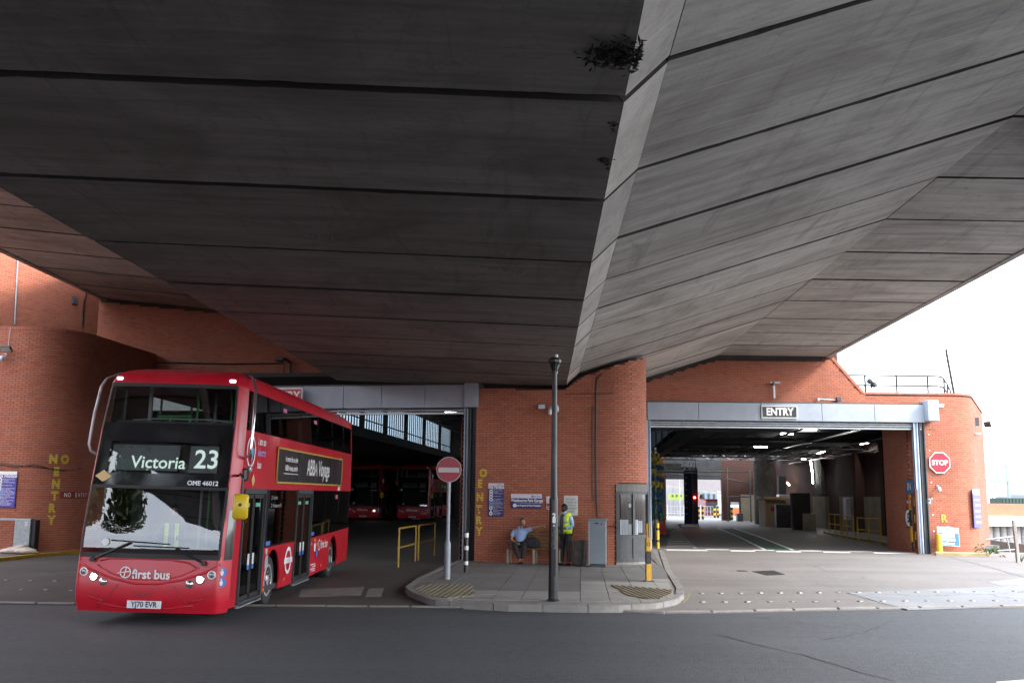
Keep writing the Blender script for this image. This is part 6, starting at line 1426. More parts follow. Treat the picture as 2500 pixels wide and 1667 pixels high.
hr = thing('steel_railing', 'bent grey tube railing before the board fence', 'railing', (at(2400, 1360, 44).x, 44, -.3)); g0 = hr.location
PT = lambda px, py, Y=44: at(px, py, Y)-g0
for a, b in (((2396, 1318), (2478, 1309)), ((2396, 1347), (2478, 1341)), ((2458, 1312), (2470, 1368)), ((2404, 1316), (2412, 1360))): MB().tube([PT(*a), PT(*b)], .035, 8).build('tube', STEEL, hr, smooth=50)
fp = thing('fence_post', 'rough timber post at the end of the tube railing', 'post', G(2484, 1374)); MB().box((0, 0, .7), (.11, .11, 1.5), M=Matrix.Rotation(-.04, 4, 'Y'), ch=.015).build('post', TIM, fp)
bd = thing('rail_bridge', 'low bridge with an orange brick parapet on white beams and round columns', 'bridge', (30, 72, 0)); 
zz = lambda py: 2.15-(py-1218)/2400*72
for k in range(3): MB().box((31+k*8-3, 72, (zz(1229)+zz(1258))/2), (7.96, .5, zz(1229)-zz(1258))).build('parapet_panel', pm('orange_brick_far', (.42, .17, .1), .8), bd, world=True)
MB().box((38, 72, (zz(1258)+zz(1282))/2), (26, 1.2, zz(1258)-zz(1282))).build('beam', pm('white_concrete', (.6, .58, .56), .7), bd, world=True); MB().box((38, 78, zz(1278)), (26, 10, .3)).build('deck', DKCONC, bd, world=True)
for k in range(9): MB().lathe([(.24, -1.6), (.24, zz(1282))], 10, (at(2398+k*17, 1300, 72.4).x, 72.4, 0)).build('column', pm('pale_column', (.45, .43, .42), .7), bd, world=True, smooth=40)
MB().box((40, 80, -.4), (30, .4, 2.4)).build('back_wall', DKCONC, bd, world=True)
ct = thing('green_container', 'dark green container on the bridge beyond the corner', 'container', (at(2462, 1222, 78).x, 78, zz(1230))); MB().box((0, 0, .22), (62/2400*78, 2, .44)).build('body', pm('dark_green_steel', (.03, .06, .05), .6), ct)
for k in range(8): MB().box((-.9+k*.26, -1.02, .22), (.1, .05, .38)).build('rib', pm('dark_green_steel', (.03, .06, .05), .6), ct)
GAN = pm('pale_green_steel', (.2, .25, .24), .6)
def gantry(x0, x1, py0, Y, label, arms=2):
    a = at(x0, py0, Y); b = at(x1, py0+2, Y); zb = 1.3; t = thing('catenary_gantry', label, 'gantry', (b.x, Y, zb), 0, 'railway gantries')
    MB().box((0, 0, (b.z-zb)/2), (.22, .22, b.z-zb)).build('mast', GAN, t); MB().box(((a.x-b.x)/2, 0, b.z-zb), (b.x-a.x, .18, .2)).build('boom', GAN, t)
    MB().box((a.x-b.x, 0, (b.z-zb)/2), (.2, .2, b.z-zb)).build('mast', GAN, t)
    for k in range(arms): MB().box(((a.x-b.x)*(.3+.3*k), 0, b.z-zb-.7), (.08, .08, 1.3)).build('dropper', GAN, t)
    MB().box(((a.x-b.x)*.5, 0, b.z-zb-1.1), ((b.x-a.x)*.6, .07, .07)).build('arm', GAN, t)
gantry(2384, 2456, 1132, 120, 'nearest and tallest pale green railway gantry'); gantry(2386, 2428, 1147, 150, 'second pale green railway gantry further off'); gantry(2386, 2462, 1172, 105, 'lower pale green gantry crossing in front of the tall one'); gantry(2386, 2420, 1158, 180, 'farthest and smallest pale green railway gantry')
HSE = pm('far_house', (.4, .38, .36), .8)
for px, w_, py, Y in ((2490, 5, 1218, 190), (2476, 8, 1222, 210)):
    c_ = at(px, 1228, Y); t = thing('far_shed', 'small grey far roof %s the pale gantries' % ('right of' if px > 2480 else 'just behind'), 'building', (c_.x, Y, 0)); hh = at(px, py, Y).z; MB().box((0, 0, hh/2), (w_, 4, hh)).build('wall', HSE, t); MB().slab([(-w_/2-.2, -2.2, hh), (w_/2+.2, -2.2, hh), (w_/2, 0, hh+.8), (-w_/2, 0, hh+.8)], (0, .1, .1)).build('roof', DKST, t)

# leaves
LEAF = pm('leaf_green', (.05, .085, .025), .6, var=.45, scale=3); LEAF2 = pm('weed_green', (.06, .12, .03), .6, var=.4, scale=6); BARK = pm('bark', (.06, .05, .04), .9, var=.3)
def leaves(n, r, c, size, m, name, parent, seed=1, lumps=9, dens=None):
    rnd = random.Random(seed); cs = [(Vector((rnd.gauss(0, .5)*r[0], rnd.gauss(0, .5)*r[1], rnd.uniform(-.8, .8)*r[2]))+Vector(c), rnd.uniform(.25, .5)) for _ in range(lumps)]; mb = MB()
    for i in range(n):
        p, k = rnd.choice(cs); d = Vector((rnd.gauss(0, 1), rnd.gauss(0, 1), rnd.gauss(0, 1))).normalized()*rnd.uniform(.4, 1)**.5
        q = p+Vector((d.x*r[0]*k, d.y*r[1]*k, d.z*r[2]*k)); a = Vector((rnd.gauss(0, 1), rnd.gauss(0, 1), rnd.gauss(0, .6))).normalized()*size*rnd.uniform(.6, 1.3); b = a.cross(Vector((rnd.gauss(0, 1), rnd.gauss(0, 1), rnd.gauss(0, 1)))).normalized()*size*.4
        mb.add([q-a, q+b, q+a, q-b], [(0, 1, 2, 3)])
    o = mb.build(name, m, parent); o['kind'] = 'stuff'; return o
def tree(loc, h, cr, label, n=2600, size=.16, seed=3):
    t = thing('street_tree', label, 'tree', loc); tr = MB().tube([(0, 0, 0), (.08, 0, h*.2), (0, .1, h*.45), (.1, .1, h*.8)], [.24, .18, .13, .04], 8)
    tr.build('trunk', BARK, t, smooth=60)
    for a in range(6): MB().tube([(0, .05, h*(.3+.06*a)), (cos(a*1.1)*cr*.4, sin(a*1.1)*cr*.4, h*(.45+.06*a)), (cos(a*1.1)*cr*.75, sin(a*1.1)*cr*.75, h*(.58+.05*a))], [.08, .05, .015], 6).build('limb', BARK, t)
    leaves(n, (cr, cr, h*.36), (0, 0, h*.62), size, LEAF, 'crown', t, seed, 22)
for px, py, s_, lb, sd in ((2352, 1346, .28, 'small weed at the foot of the leaning board', 1), (2412, 1360, .42, 'bright green weed clump beyond the corner wall', 2), (2385, 1344, .2, 'tiny weed at the foot of the corner wall', 3), (2492, 1372, .2, 'weed at the foot of the timber post', 4)):
    p = G(px, py, .0); t = thing('weed', lb, 'weed', (p.x, p.y, -.05))
    for k in range(5): MB().tube([(0, 0, 0), (cos(k*1.3)*s_*.4, sin(k*1.3)*s_*.4, s_*(.7+.1*k))], .008, 4).build('stem', LEAF2, t)
    leaves(130, (s_, s_*.7, s_*.8), (0, 0, s_*.7), s_*.16, LEAF2, 'leaves', t, sd, 7)
kk = thing('kerb_block', 'worn pale yellow kerb block at the foot of the corner wall', 'kerb block', G(2350, 1358)); MB().box((0, 0, .06), (1.9, .3, .2), rz=-.3, ch=.03).build('block', pm('faded_yellow_stone', (.42, .34, .18), .8, var=.25, dirt=.5), kk)

# ================================================================== BEYOND THE BACK DOOR
fv = thing('far_viaduct', 'pale concrete underside of another viaduct beyond the back door', 'viaduct', (22, 125, 0))
q = [at(x, y, 118) for x, y in ((1560, 1120), (1860, 1120), (1860, 1212), (1690, 1192), (1560, 1170))]; MB().slab(q[::-1], (4, 16, 0)).build('deck', pm('pale_far_concrete', (.2, .185, .19), .8), fv, world=True)
q = [at(x, y, 117.8) for x, y in ((1560, 1172), (1690, 1193), (1860, 1213), (1860, 1219), (1690, 1199), (1560, 1178))]; MB().slab(q[::-1], (0, .3, 0)).build('edge_beam', pm('edge_concrete', (.22, .21, .2), .8), fv, world=True)
fw = thing('yard_wall', 'pale grey panelled wall across the yard seen through the back door', 'wall', (at(1650, 1262, 150).x, 150, -1.1))
for k in range(3): MB().box((-2.2+k*2.4+.6, 0, 2.9), (2.36, .3, 5.8)).build('wall_panel', pm('pale_panel', (.2, .2, .22), .7), fw)
for px, py, w_, h_, m, lb in ((1728, 1216, 2.6, 2.2, pm('light_blue_cladding', (.14, .2, .26), .6), 'light blue clad building far behind the red bus'), (1710, 1212, .8, 1.2, pm('orange_panel', (.5, .2, .08), .6), 'small orange panelled block far across the yard'), (1650, 1204, 2., .9, pm('lime_cladding', (.22, .3, .05), .6), 'lime green box under the far viaduct')):
    c_ = at(px, py, 146); t = thing('far_building', lb, 'building', (c_.x, 146, c_.z)); MB().box((0, 0, h_/2-.9), (w_, 1.5, h_)).build('wall', m, t)
    for k in range(3): MB().box((-w_*.3+k*w_*.3, -.77, h_/2-.8), (w_*.12, .04, h_*.35)).build('window', DKST, t)
pr_ = thing('yard_railing', 'white steel railing along the far side of the yard', 'railing', (at(1650, 1262, 106).x, 106, -.2)); wr = 200/2400*106
for k in range(26): MB().box((-wr*.3+wr*k/25, 0, .65), (.05, .05, 1.3 if k % 5 else 1.5)).build('picket' if k % 5 else 'post', PALE if k % 5 == 0 else STEEL, pr_)
for z in (1.25, .7, .15): MB().box((wr*.2, 0, z), (wr, .05, .05)).build('rail', STEEL, pr_)
pl_ = thing('yard_lamp', 'thin grey lamp pole standing in the yard', 'lamp post', (at(1660, 1250, 104).x, 104, 0)); MB().lathe([(.07, 0), (.04, 5)], 8).build('pole', STEEL, pl_); MB().box((.2, 0, 5), (.5, .15, .08)).build('head', STEEL, pl_)
rb = thing('red_bus', 'small red single deck bus standing in the yard beyond the back door', 'bus', (at(1748, 1262, 125).x, 125, -1.1)); w_ = 2.5
MB().box((0, 3, 1.55), (w_, 6, 2.6), ch=.15).build('body', BREDD, rb); MB().box((0, -.02, 1.95), (w_-.3, .06, 1.1), ch=.02).build('window', pm('far_glass', (.12, .16, .18), .1), rb); MB().box((0, -.03, .55), (w_-.1, .06, .35)).build('bumper', BREDD, rb)
for s in (-1, 1): MB().lathe([(.4, -.12), (.42, 0), (.4, .12)], 14, (s*1.1, .9, .42), 'X').build('wheel', RUB, rb); MB().box((s*1.05, -.05, .9), (.2, .03, .15)).build('lamp', ORA, rb)
wv = thing('white_van', 'white van with an orange lower half outside the small back doorway', 'van', (at(1794, 1266, 100).x, 100, -.1)); MB().box((0, 2, 1.35), (1.7, 4, 1.9), ch=.1).build('body', STIW, wv); MB().box((0, -.03, .75), (1.66, .05, .75), ch=.02).build('lower_panel', pm('orange_van', (.4, .1, .03), .4), wv); MB().box((0, -.04, 1.75), (1.4, .05, .6), ch=.02).build('window', pm('far_glass', (.12, .16, .18), .1), wv)
for s in (-1, 1): MB().lathe([(.32, -.1), (.34, 0), (.32, .1)], 14, (s*.7, .6, .34), 'X').build('wheel', RUB, wv)
# tall grey cabinets and blue bin at the back of the hall
for px, w_, y0, lb in ((1838, 26/2400*80, 1206, 'tall pale cabinet with a louvred top near the back wall'),):
    p = G(px, 1270); t = thing('tall_cabinet', lb, 'cabinet', (p.x, 80, 0)); h_ = at(px, y0, 80).z; MB().box((0, 0, h_/2), (w_, .8, h_), ch=.02).build('body', PALE, t)
    for k in range(5): MB().box((0, -.42, h_-.12-k*.14), (w_*.9, .04, .06)).build('louvre', STEEL, t)
p = G(1845, 1266); t = thing('wheelie_bin', 'dark blue wheelie bin beside the tall pale cabinet', 'bin', (p.x, 78, 0)); MB().box((0, 0, .55), (.5, .5, .95), ch=.03).build('body', pm('bin_blue', (.03, .05, .12), .5), t); MB().box((0, 0, 1.06), (.54, .56, .07), ch=.02).build('lid', pm('bin_blue', (.03, .05, .12), .5), t)
for s in (-1, 1): MB().lathe([(.1, -.03), (.1, .03)], 10, (s*.2, .2, .1), 'X').build('wheel', RUB, t)
# left hall: grey cabinet in front of the parked bus, yellow guard
p = G(1015, 1268); t = thing('floor_cabinet', 'plain grey cabinet standing before the parked 452 bus', 'cabinet', (p.x, p.y, 0)); MB().box((0, 0, .75), (.7*1, .5, 1.5), ch=.02).build('body', STEEL, t); MB().box((0, -.26, .75), (.6, .02, 1.3)).build('door', STEEL, t)
p = G(1070, 1256); t = thing('crash_rail', 'low yellow crash rail deep in the dark left hall', 'crash rail', (p.x, p.y, 0)); MB().box((0, 0, .75), (2.6, .08, .3), ch=.02).build('beam', DYEL, t)
for x in (-1.1, 0, 1.1): MB().box((x, .1, .35), (.1, .1, .7)).build('post', DYEL, t)
tree((-32, -13, 0), 25, 6.8, 'leafy street tree behind the camera mirrored in the bus windscreen', 20000, .5)

bwl = thing('reflection_wall', 'low dark brick wall added unseen behind the camera to darken the windscreen reflection', 'wall', (-20, -19, 0))  # added out of view so the foot of the windscreen reflects something dark
for k in range(16): MB().box((-34+k*5.2, 0, 1.15), (5.18, .35, 2.3)).build('wall_bay', DKB, bwl)
for k in range(17): MB().box((-36.6+k*5.2, -.05, 1.25), (.5, .55, 2.5), ch=.02).build('pillar', DKB, bwl)

blocker = thing('light_blocker', 'added brick wing of the garage along the side street left of the picture', 'building', (-36, 12, 0))  # unseen block added to cut sky light from the left and darken the pier
MB().box((0, -2, 5.2), (6, 36, 10.4)).build('wall', M_BRICK, blocker); MB().box((0, -2, 10.55), (6.4, 36.4, .3)).build('roof', DKCONC, blocker)
for k in range(6):
    w_ = MB().box((3.02, -16+k*5.6, 4.2), (.1, 2.2, 1.8)).build('window', DKST, blocker); MB().box((3.08, -16+k*5.6, 4.2), (.02, 2., 1.6)).build('pane', pm('far_glass', (.12, .16, .18), .1), w_)
# ================================================================== PEOPLE
def skinmesh(name, J, E, m, parent, root, sub=2, smooth=True):
    names = list(J); idx = {n: i for i, n in enumerate(names)}
    me = bpy.data.meshes.new(name); me.from_pydata([J[n][:3] for n in names], [(idx[a], idx[b]) for a, b in E], []); me.materials.append(m)
    o = bpy.data.objects.new(name, me); C.objects.link(o); o.parent = parent
    sk = o.modifiers.new('skin', 'SKIN'); sk.use_smooth_shade = True; sk.branch_smoothing = .4
    for n in names:
        v = me.skin_vertices[0].data[idx[n]]; r = J[n][3]; v.radius = (r, J[n][4] if len(J[n]) > 4 else r); v.use_root = (n == root)
    ss = o.modifiers.new('subdivision', 'SUBSURF'); ss.levels = sub; ss.render_levels = sub
    return o
def chain(*n): return list(zip(n, n[1:]))
SKIN1 = pm('light_skin', (.42, .22, .15), .55, var=.06); SKIN2 = pm('dark_skin', (.06, .032, .02), .5, var=.1)
SHIRTB = pm('pale_blue_shirt', (.3, .43, .7), .8, var=.08, scale=9, bmp=.3, bscale=14); SHIRTL = pm('light_blue_shirt', (.3, .5, .66), .8, var=.08, scale=9, bmp=.3, bscale=14)
TRO = pm('dark_trousers', (.018, .02, .026), .85, var=.25, scale=7, bmp=.3, bscale=18); SHOE = pm('black_shoe', (.01, .01, .01), .35); HAIRG = pm('greying_hair', (.07, .065, .06), .8, var=.5, scale=30, bmp=.6, bscale=60); HAIRK = pm('black_hair', (.008, .007, .006), .85, bmp=.6, bscale=60)
VEST = pm('hi_vis_yellow', (.6, .82, .02), .6, var=.06, scale=5, bmp=.25, bscale=12); REFL = pm('reflective_tape', (.4, .42, .4), .35, .3, var=.1); CARD = pm('grey_cardigan', (.1, .11, .13), .9, var=.15, bmp=.3, bscale=30); TIE = pm('navy_tie', (.02, .025, .06), .7)
def head(parent, c, face, up, skin, hair, tilt=0., beard=None, thin=False):
    """skull, jaw, nose, ears, eyes and mouth as one mesh with hair on top; FACE is the direction looked in"""
    f = Vector(face).normalized(); u = Vector(up).normalized(); r = f.cross(u).normalized(); u = r.cross(f).normalized()
    Mx = Matrix((r, f, u)).transposed().to_4x4(); Mx.translation = Vector(c)
    n, k = 20, 14; vs = []; fs = []
    for j in range(k+1):
        th = pi*j/k; z = cos(th); rr = sin(th)
        for i in range(n):
            a = 2*pi*i/n; x = rr*cos(a)*.074; y = rr*sin(a)*.094; zz = z*.115
            front = max(0, sin(a))*rr
            if zz < 0: x *= 1-.28*(-z); y = y*(1-.05*(-z))+front*.012*(-z)
            if front > .93 and -.35 < z < .18: y += .022*(1-abs(z+.12)/.3)     # nose
            if front > .8 and .1 < z < .3: y -= .006                             # eye sockets
            vs.append((x, y, zz))
    for j in range(k):
        for i in range(n): fs.append((j*n+i, j*n+(i+1) % n, (j+1)*n+(i+1) % n, (j+1)*n+i))
    mb = MB(Mx).add(vs, [g[::-1] for g in fs])
    for s in (-1, 1): mb.add([(s*.073, -.005, -.03), (s*.08, .015, -.025), (s*.085, .012, .025), (s*.08, -.01, .035), (s*.092, -.018, .02), (s*.09, -.015, -.015)], [(0, 1, 2, 3), (0, 3, 4, 5)])
    h = mb.build('head', skin, parent, smooth=True)
    e = MB(Mx)
    for s in (-1, 1): e.lathe([(.002, .083), (.011, .086), (.002, .089)], 8, (s*.03, 0, .02), 'Y'); e.box((s*.031, .088, .04), (.034, .006, .007))
    e.box((0, .097, -.06), (.045, .006, .008)); e.build('eyes_and_mouth', pm('dark_features', (.03, .015, .012), .5), h)
    hv = []; hf = []; kk = 9
    for j in range(kk+1):
        for i in range(n):
            a = 2*pi*i/n; lim = 1.15 if sin(a) > .35 else (1.75 if sin(a) > -.2 else 2.15); th = lim*j/kk
            w = 1.09+.03*sin(5*a+3*j); hv.append((sin(th)*cos(a)*.074*w, sin(th)*sin(a)*.094*w-.004, cos(th)*.115*w*1.01))
    for j in range(kk):
        for i in range(n): hf.append((j*n+i, (j+1)*n+i, (j+1)*n+(i+1) % n, j*n+(i+1) % n))
    MB(Mx).add(hv, hf).build('hair', hair, parent, smooth=True)
    if beard: 
        bv = [(sin(a)*.07*(1-.25*t), cos(a)*.098*(1-.02*t)+.004, -.03-.075*t) for t in (0, .5, 1) for a in [(-1.3+2.6*i/8) for i in range(9)]]
        MB(Mx).add(bv, [(j*9+i, j*9+i+1, (j+1)*9+i+1, (j+1)*9+i) for j in range(2) for i in range(8)]).build('beard', beard, parent, smooth=True)
def hand(name, parent, wrist, d, palm_n, skin, point=False):
    """palm, four fingers of different length and a thumb; POINT leaves the index straight and curls the others"""
    d = Vector(d).normalized(); nrm = Vector(palm_n).normalized(); s = d.cross(nrm).normalized(); w = Vector(wrist)
    J = {'w': (*w, .024, .018), 'p': (*(w+d*.05), .032, .016), 'k': (*(w+d*.085), .036, .014)}; E = chain('w', 'p', 'k')
    o = skinmesh(name, J, E, skin, parent, 'w', 1)
    for q, off, L in ((0, -.028, .072), (1, -.009, .08), (2, .01, .074), (3, .028, .058)):
        b = w+d*.085+s*off; c1, c2 = (.05, .05) if (point and q == 0) else (1.1, 1.9) if point else (.35, .75)
        d1 = d*cos(c1)+nrm*sin(c1); d2 = d*cos(c2)+nrm*sin(c2); m1 = b+d1*L*.5; m2 = m1+d2*L*.35; m3 = m2+d2*L*.2
        skinmesh('finger', {'a': (*(b-d*.02), .0095), 'b': (*m1, .009), 'c': (*m2, .008), 'd': (*m3, .006)}, chain('a', 'b', 'c', 'd'), skin, o, 'a', 1)
    b = w+d*.025-s*.026; m1 = b+(d*.5-s*.7+nrm*.2).normalized()*.04; m2 = m1+(d*.9-s*.2+nrm*.3).normalized()*.035
    skinmesh('thumb', {'a': (*b, .012), 'b': (*m1, .011), 'c': (*m2, .008)}, chain('a', 'b', 'c'), skin, o, 'a', 1); return o
def shoe(parent, heel, d, m):
    d = Vector(d).normalized(); h = Vector(heel); s = Vector((-d.y, d.x, 0)); L = [(-.03, .03, .05), (.04, .036, .075), (.12, .042, .06), (.2, .046, .045), (.25, .03, .03)]; vs = []; n = 10
    for t, w, hh in L: vs += [h+d*t+s*(w*cos(a))+Vector((0, 0, max(0, hh*(.5+.55*sin(a))))) for a in [2*pi*i/n for i in range(n)]]
    fs = [(k*n+i, k*n+(i+1) % n, (k+1)*n+(i+1) % n, (k+1)*n+i) for k in range(4) for i in range(n)]+[tuple(range(n)), tuple(range(5*n-1, 4*n-1, -1))]
    MB().add(vs, fs).build('shoe', m, parent, smooth=50)
# -------- seated man pointing to the right (local frame: x along the bench, -y to the street)
su = (pw(1277, 1372)-P3).dot(PU3)
P1 = thing('person', 'seated man in a pale blue shirt pointing along the bench to the right', 'person', onp(su, .0, top), PYAW)
H0 = (.0, -.34, .53)
J = {'hip': (*H0, .15, .11), 'waist': (-.01, -.33, .68, .15, .11), 'chest': (-.02, -.33, .88, .165, .115), 'neck0': (-.01, -.34, 1.03, .07), 'neck': (.02, -.36, 1.1, .05)}
skinmesh('body', {**J, 'lt': (-.13, -.36, .52, .07), 'lk': (-.1, -.69, .525, .045), 'lf': (.06, -.72, .1, .035), 'rt': (.13, -.36, .52, .07), 'rk': (.18, -.72, .53, .045), 'rf': (.1, -.66, .1, .035),
                  'ls': (-.21, -.33, .95, .055), 'le': (-.27, -.42, .68, .042), 'lh': (-.1, -.56, .6, .03), 'rs': (.18, -.34, .97, .055), 're': (.43, -.45, 1.04, .042), 'rh': (.66, -.55, 1.1, .028)},
         chain('hip', 'waist', 'chest', 'neck0', 'neck')+chain('hip', 'lt', 'lk', 'lf')+chain('hip', 'rt', 'rk', 'rf')+chain('chest', 'ls', 'le', 'lh')+chain('chest', 'rs', 're', 'rh'), SKIN1, P1, 'hip')
skinmesh('shirt', {'hip': (0, -.34, .56, .175, .135), 'waist': (-.01, -.335, .7, .175, .135), 'chest': (-.02, -.33, .88, .185, .13), 'top': (-.01, -.34, 1.0, .1, .085), 'ls': (-.21, -.33, .94, .075), 'le': (-.265, -.39, .75, .07), 'rs': (.18, -.34, .96, .075), 're': (.36, -.42, 1.01, .07)},
         chain('hip', 'waist', 'chest', 'top')+chain('chest', 'ls', 'le')+chain('chest', 'rs', 're'), SHIRTB, P1, 'hip')
MB().slab([(-.08, -.445, 1.04), (0, -.475, .97), (.0, -.48, .99), (-.05, -.42, 1.08)], (0, .012, .0)).build('collar', SHIRTB, P1); MB().slab([(.08, -.445, 1.04), (.02, -.475, .97), (.02, -.48, .99), (.07, -.42, 1.08)], (0, .012, .0)).build('collar', SHIRTB, P1)
skinmesh('trousers', {'hip': (0, -.33, .53, .165, .125), 'lt': (-.13, -.38, .525, .1), 'lm': (-.12, -.55, .54, .088), 'lk': (-.1, -.71, .535, .092), 'lc': (-.02, -.71, .3, .068), 'lf': (.05, -.72, .13, .06), 'rt': (.13, -.38, .525, .1), 'rm': (.155, -.57, .54, .088), 'rk': (.18, -.74, .54, .092), 'rc': (.14, -.7, .32, .068), 'rf': (.1, -.66, .13, .06)},
         chain('hip', 'lt', 'lm', 'lk', 'lc', 'lf')+chain('hip', 'rt', 'rm', 'rk', 'rc', 'rf'), TRO, P1, 'hip')
head(P1, (.06, -.385, 1.205), (.62, -.7, .22), (-.18, .05, 1), SKIN1, HAIRG)
hand('hand', P1, (.66, -.55, 1.1), (.92, -.32, .17), (0, -.2, -1), SKIN1, True); hand('hand', P1, (-.1, -.56, .6), (.8, -.4, -.15), (.1, .3, -1), SKIN1)
shoe(P1, (.07, -.7, 0), (.25, -1, 0), SHOE); shoe(P1, (.1, -.64, 0), (-.2, -1, 0), SHOE)
# -------- standing man in the yellow vest, turned to the seated man
p = G(1381, 1379, top); P2 = thing('person', 'standing man in a yellow high visibility vest and dark trousers behind the lamp post', 'person', (p.x, p.y+.05, top), R(-52))
# local frame: faces -y; left hand on the belly
skinmesh('body', {'hip': (0, 0, .93, .14, .1), 'waist': (0, -.01, 1.1, .135, .105), 'chest': (0, 0, 1.32, .16, .11), 'neck0': (0, .01, 1.47, .065), 'neck': (0, -.015, 1.54, .052), 'lt': (.1, 0, .88, .08), 'lk': (.11, -.01, .49, .058), 'lf': (.12, .03, .08, .042), 'rt': (-.1, 0, .88, .08), 'rk': (-.11, -.03, .49, .058), 'rf': (-.13, -.04, .08, .042),
                  'ls': (.2, .01, 1.4, .055), 'le': (.28, .02, 1.12, .043), 'lh': (.12, -.19, 1.04, .03), 'rs': (-.2, .01, 1.4, .055), 're': (-.27, .0, 1.12, .043), 'rh': (-.13, -.19, 1.06, .03)},
         chain('hip', 'waist', 'chest', 'neck0', 'neck')+chain('hip', 'lt', 'lk', 'lf')+chain('hip', 'rt', 'rk', 'rf')+chain('chest', 'ls', 'le', 'lh')+chain('chest', 'rs', 're', 'rh'), SKIN2, P2, 'hip')
skinmesh('shirt', {'hip': (0, 0, .9, .165, .125), 'waist': (0, -.01, 1.1, .155, .125), 'chest': (0, 0, 1.32, .172, .122), 'top': (0, .005, 1.46, .09, .08), 'ls': (.2, .01, 1.39, .07), 'le': (.285, .02, 1.12, .06), 'lw': (.16, -.15, 1.05, .05), 'rs': (-.2, .01, 1.39, .07), 're': (-.275, .0, 1.12, .06), 'rw': (-.16, -.15, 1.07, .05)},
         chain('hip', 'waist', 'chest', 'top')+chain('chest', 'ls', 'le', 'lw')+chain('chest', 'rs', 're', 'rw'), SHIRTL, P2, 'hip')
skinmesh('trousers', {'hip': (0, 0, .93, .16, .12), 'lt': (.1, 0, .86, .1), 'lm': (.108, -.01, .68, .088), 'lk': (.11, -.01, .48, .074), 'lc': (.118, .02, .25, .07), 'lf': (.12, .03, .07, .065), 'rt': (-.1, 0, .86, .1), 'rm': (-.108, -.02, .68, .088), 'rk': (-.11, -.03, .48, .074), 'rc': (-.12, -.03, .25, .07), 'rf': (-.13, -.04, .07, .065)},
         chain('hip', 'lt', 'lm', 'lk', 'lc', 'lf')+chain('hip', 'rt', 'rm', 'rk', 'rc', 'rf'), TRO, P2, 'hip')
# open vest: a shell round the trunk with a gap at the front, cardigan showing in the gap
def shell(parent, name, m, a0, a1, lv, off=0., n=18):
    vs = []
    for z, rx, ry, cy in lv: vs += [((rx+off)*sin(a), -(ry+off)*cos(a)+cy, z) for a in [a0+(a1-a0)*i/n for i in range(n+1)]]
    fs = [(k*(n+1)+i, k*(n+1)+i+1, (k+1)*(n+1)+i+1, (k+1)*(n+1)+i) for k in range(len(lv)-1) for i in range(n)]
    o = MB().add(vs, fs).build(name, m, parent, smooth=True); s = o.modifiers.new('thickness', 'SOLIDIFY'); s.thickness = .012; s.offset = 1; return o
LV = [(.9, .2, .16, 0), (1.02, .2, .165, -.005), (1.15, .195, .16, -.005), (1.28, .205, .155, 0), (1.38, .215, .145, 0), (1.45, .17, .11, .005), (1.49, .1, .085, .01)]
shell(P2, 'cardigan', CARD, -.8, .8, LV[:-1], -.006); vo = shell(P2, 'vest', VEST, .42, 2*pi-.42, LV, .004)
for z0, z1 in ((1.2, 1.255), (1.02, 1.075)):
    def rr_(z): 
        for a, b in zip(LV, LV[1:]):
            if a[0] <= z <= b[0]: k = (z-a[0])/(b[0]-a[0]); return tuple(a[i]+(b[i]-a[i])*k for i in range(4))
    shell(P2, 'reflective_band', REFL, .42, 2*pi-.42, [(z0, *rr_(z0)[1:]), (z1, *rr_(z1)[1:])], .019)
for s in (-1, 1):
    mb = MB()
    for (za, ra), (zb, rb_) in zip([(1.25, .16), (1.38, .15), (1.47, .1)], [(1.38, .15), (1.47, .1), (1.51, .02)]): mb.slab([(s*.1, -ra-.02, za), (s*.155, -ra-.008, za), (s*.14, -rb_-.008, zb), (s*.09, -rb_-.02, zb)], (0, .006, 0))
    mb.build('shoulder_band', REFL, P2)
MB().slab([(-.03, -.168, 1.08), (.03, -.168, 1.08), (.02, -.125, 1.46), (-.02, -.125, 1.46)], (0, -.008, 0)).build('tie', TIE, P2)
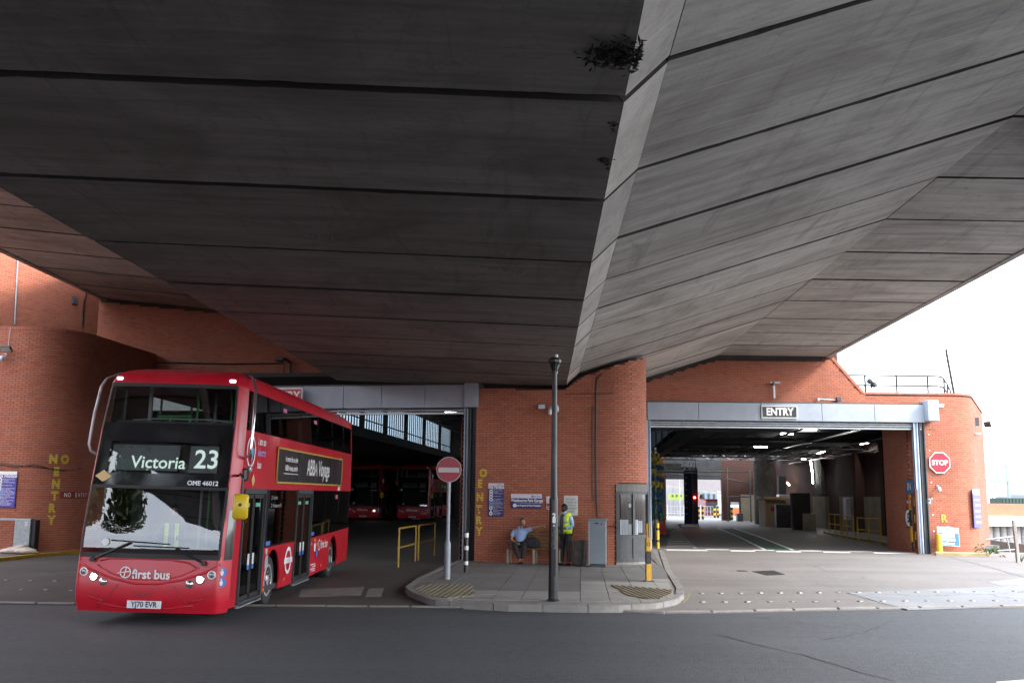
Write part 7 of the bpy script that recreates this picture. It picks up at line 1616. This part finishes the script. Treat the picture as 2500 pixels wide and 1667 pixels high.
for s in (-1, 1): MB().slab([(s*.01, -.12, 1.47), (s*.07, -.12, 1.43), (s*.09, -.05, 1.52), (s*.05, -.06, 1.545)], (0, .01, 0)).build('collar', pm('pale_collar', (.5, .6, .8), .8), P2)
head(P2, (0, -.045, 1.635), (-.05, -1, -.28), (0, -.15, 1), SKIN2, HAIRK, beard=HAIRK)
hand('hand', P2, (.12, -.19, 1.04), (-.95, -.25, 0), (0, 1, -.3), SKIN2); hand('hand', P2, (-.13, -.19, 1.06), (.9, -.3, -.1), (0, 1, -.3), SKIN2)
shoe(P2, (.12, .04, 0), (.15, -1, 0), SHOE); shoe(P2, (-.13, -.02, 0), (-.2, -1, 0), SHOE)
# -------- driver behind the windscreen
P4 = thing('person', 'bus driver in a grey jacket with yellow high visibility strips behind the windscreen', 'person', (-5.95, 17.75, .72), R(3))
skinmesh('body', {'hip': (0, 0, .35, .16, .12), 'chest': (0, -.03, .72, .17, .12), 'neck': (0, -.03, .95, .055), 'ls': (.2, -.03, .82, .06), 'le': (.27, -.2, .6, .05), 'lh': (.15, -.42, .62, .04), 'rs': (-.2, -.03, .82, .06), 're': (-.28, -.2, .6, .05), 'rh': (-.15, -.42, .62, .04)}, chain('hip', 'chest', 'neck')+chain('chest', 'ls', 'le', 'lh')+chain('chest', 'rs', 're', 'rh'), CARD, P4, 'hip')
for s in (-1, 1): MB().slab([(s*.06, -.17, .45), (s*.13, -.165, .45), (s*.12, -.16, .86), (s*.05, -.165, .86)], (0, -.01, 0)).build('vest_panel', VEST, P4)
head(P4, (0, -.04, 1.07), (.1, -1, 0), (0, 0, 1), SKIN1, HAIRK)
# ================================================================== lettering becomes mesh
bpy.context.view_layer.update(); dg = bpy.context.evaluated_depsgraph_get(); cache = {}
for o in [o for o in C.objects if o.type == 'FONT']:
    cu = o.data; k = cu.name
    if k not in cache:
        me = bpy.data.meshes.new_from_object(o.evaluated_get(dg)); me.name = 'lettering'; cache[k] = me
    nm = o.name; par = o.parent; mb_ = o.matrix_basis.copy(); o.name = 'old'
    n_ = bpy.data.objects.new(nm, cache[k]); C.objects.link(n_); n_.parent = par; n_.matrix_basis = mb_
    bpy.data.objects.remove(o)
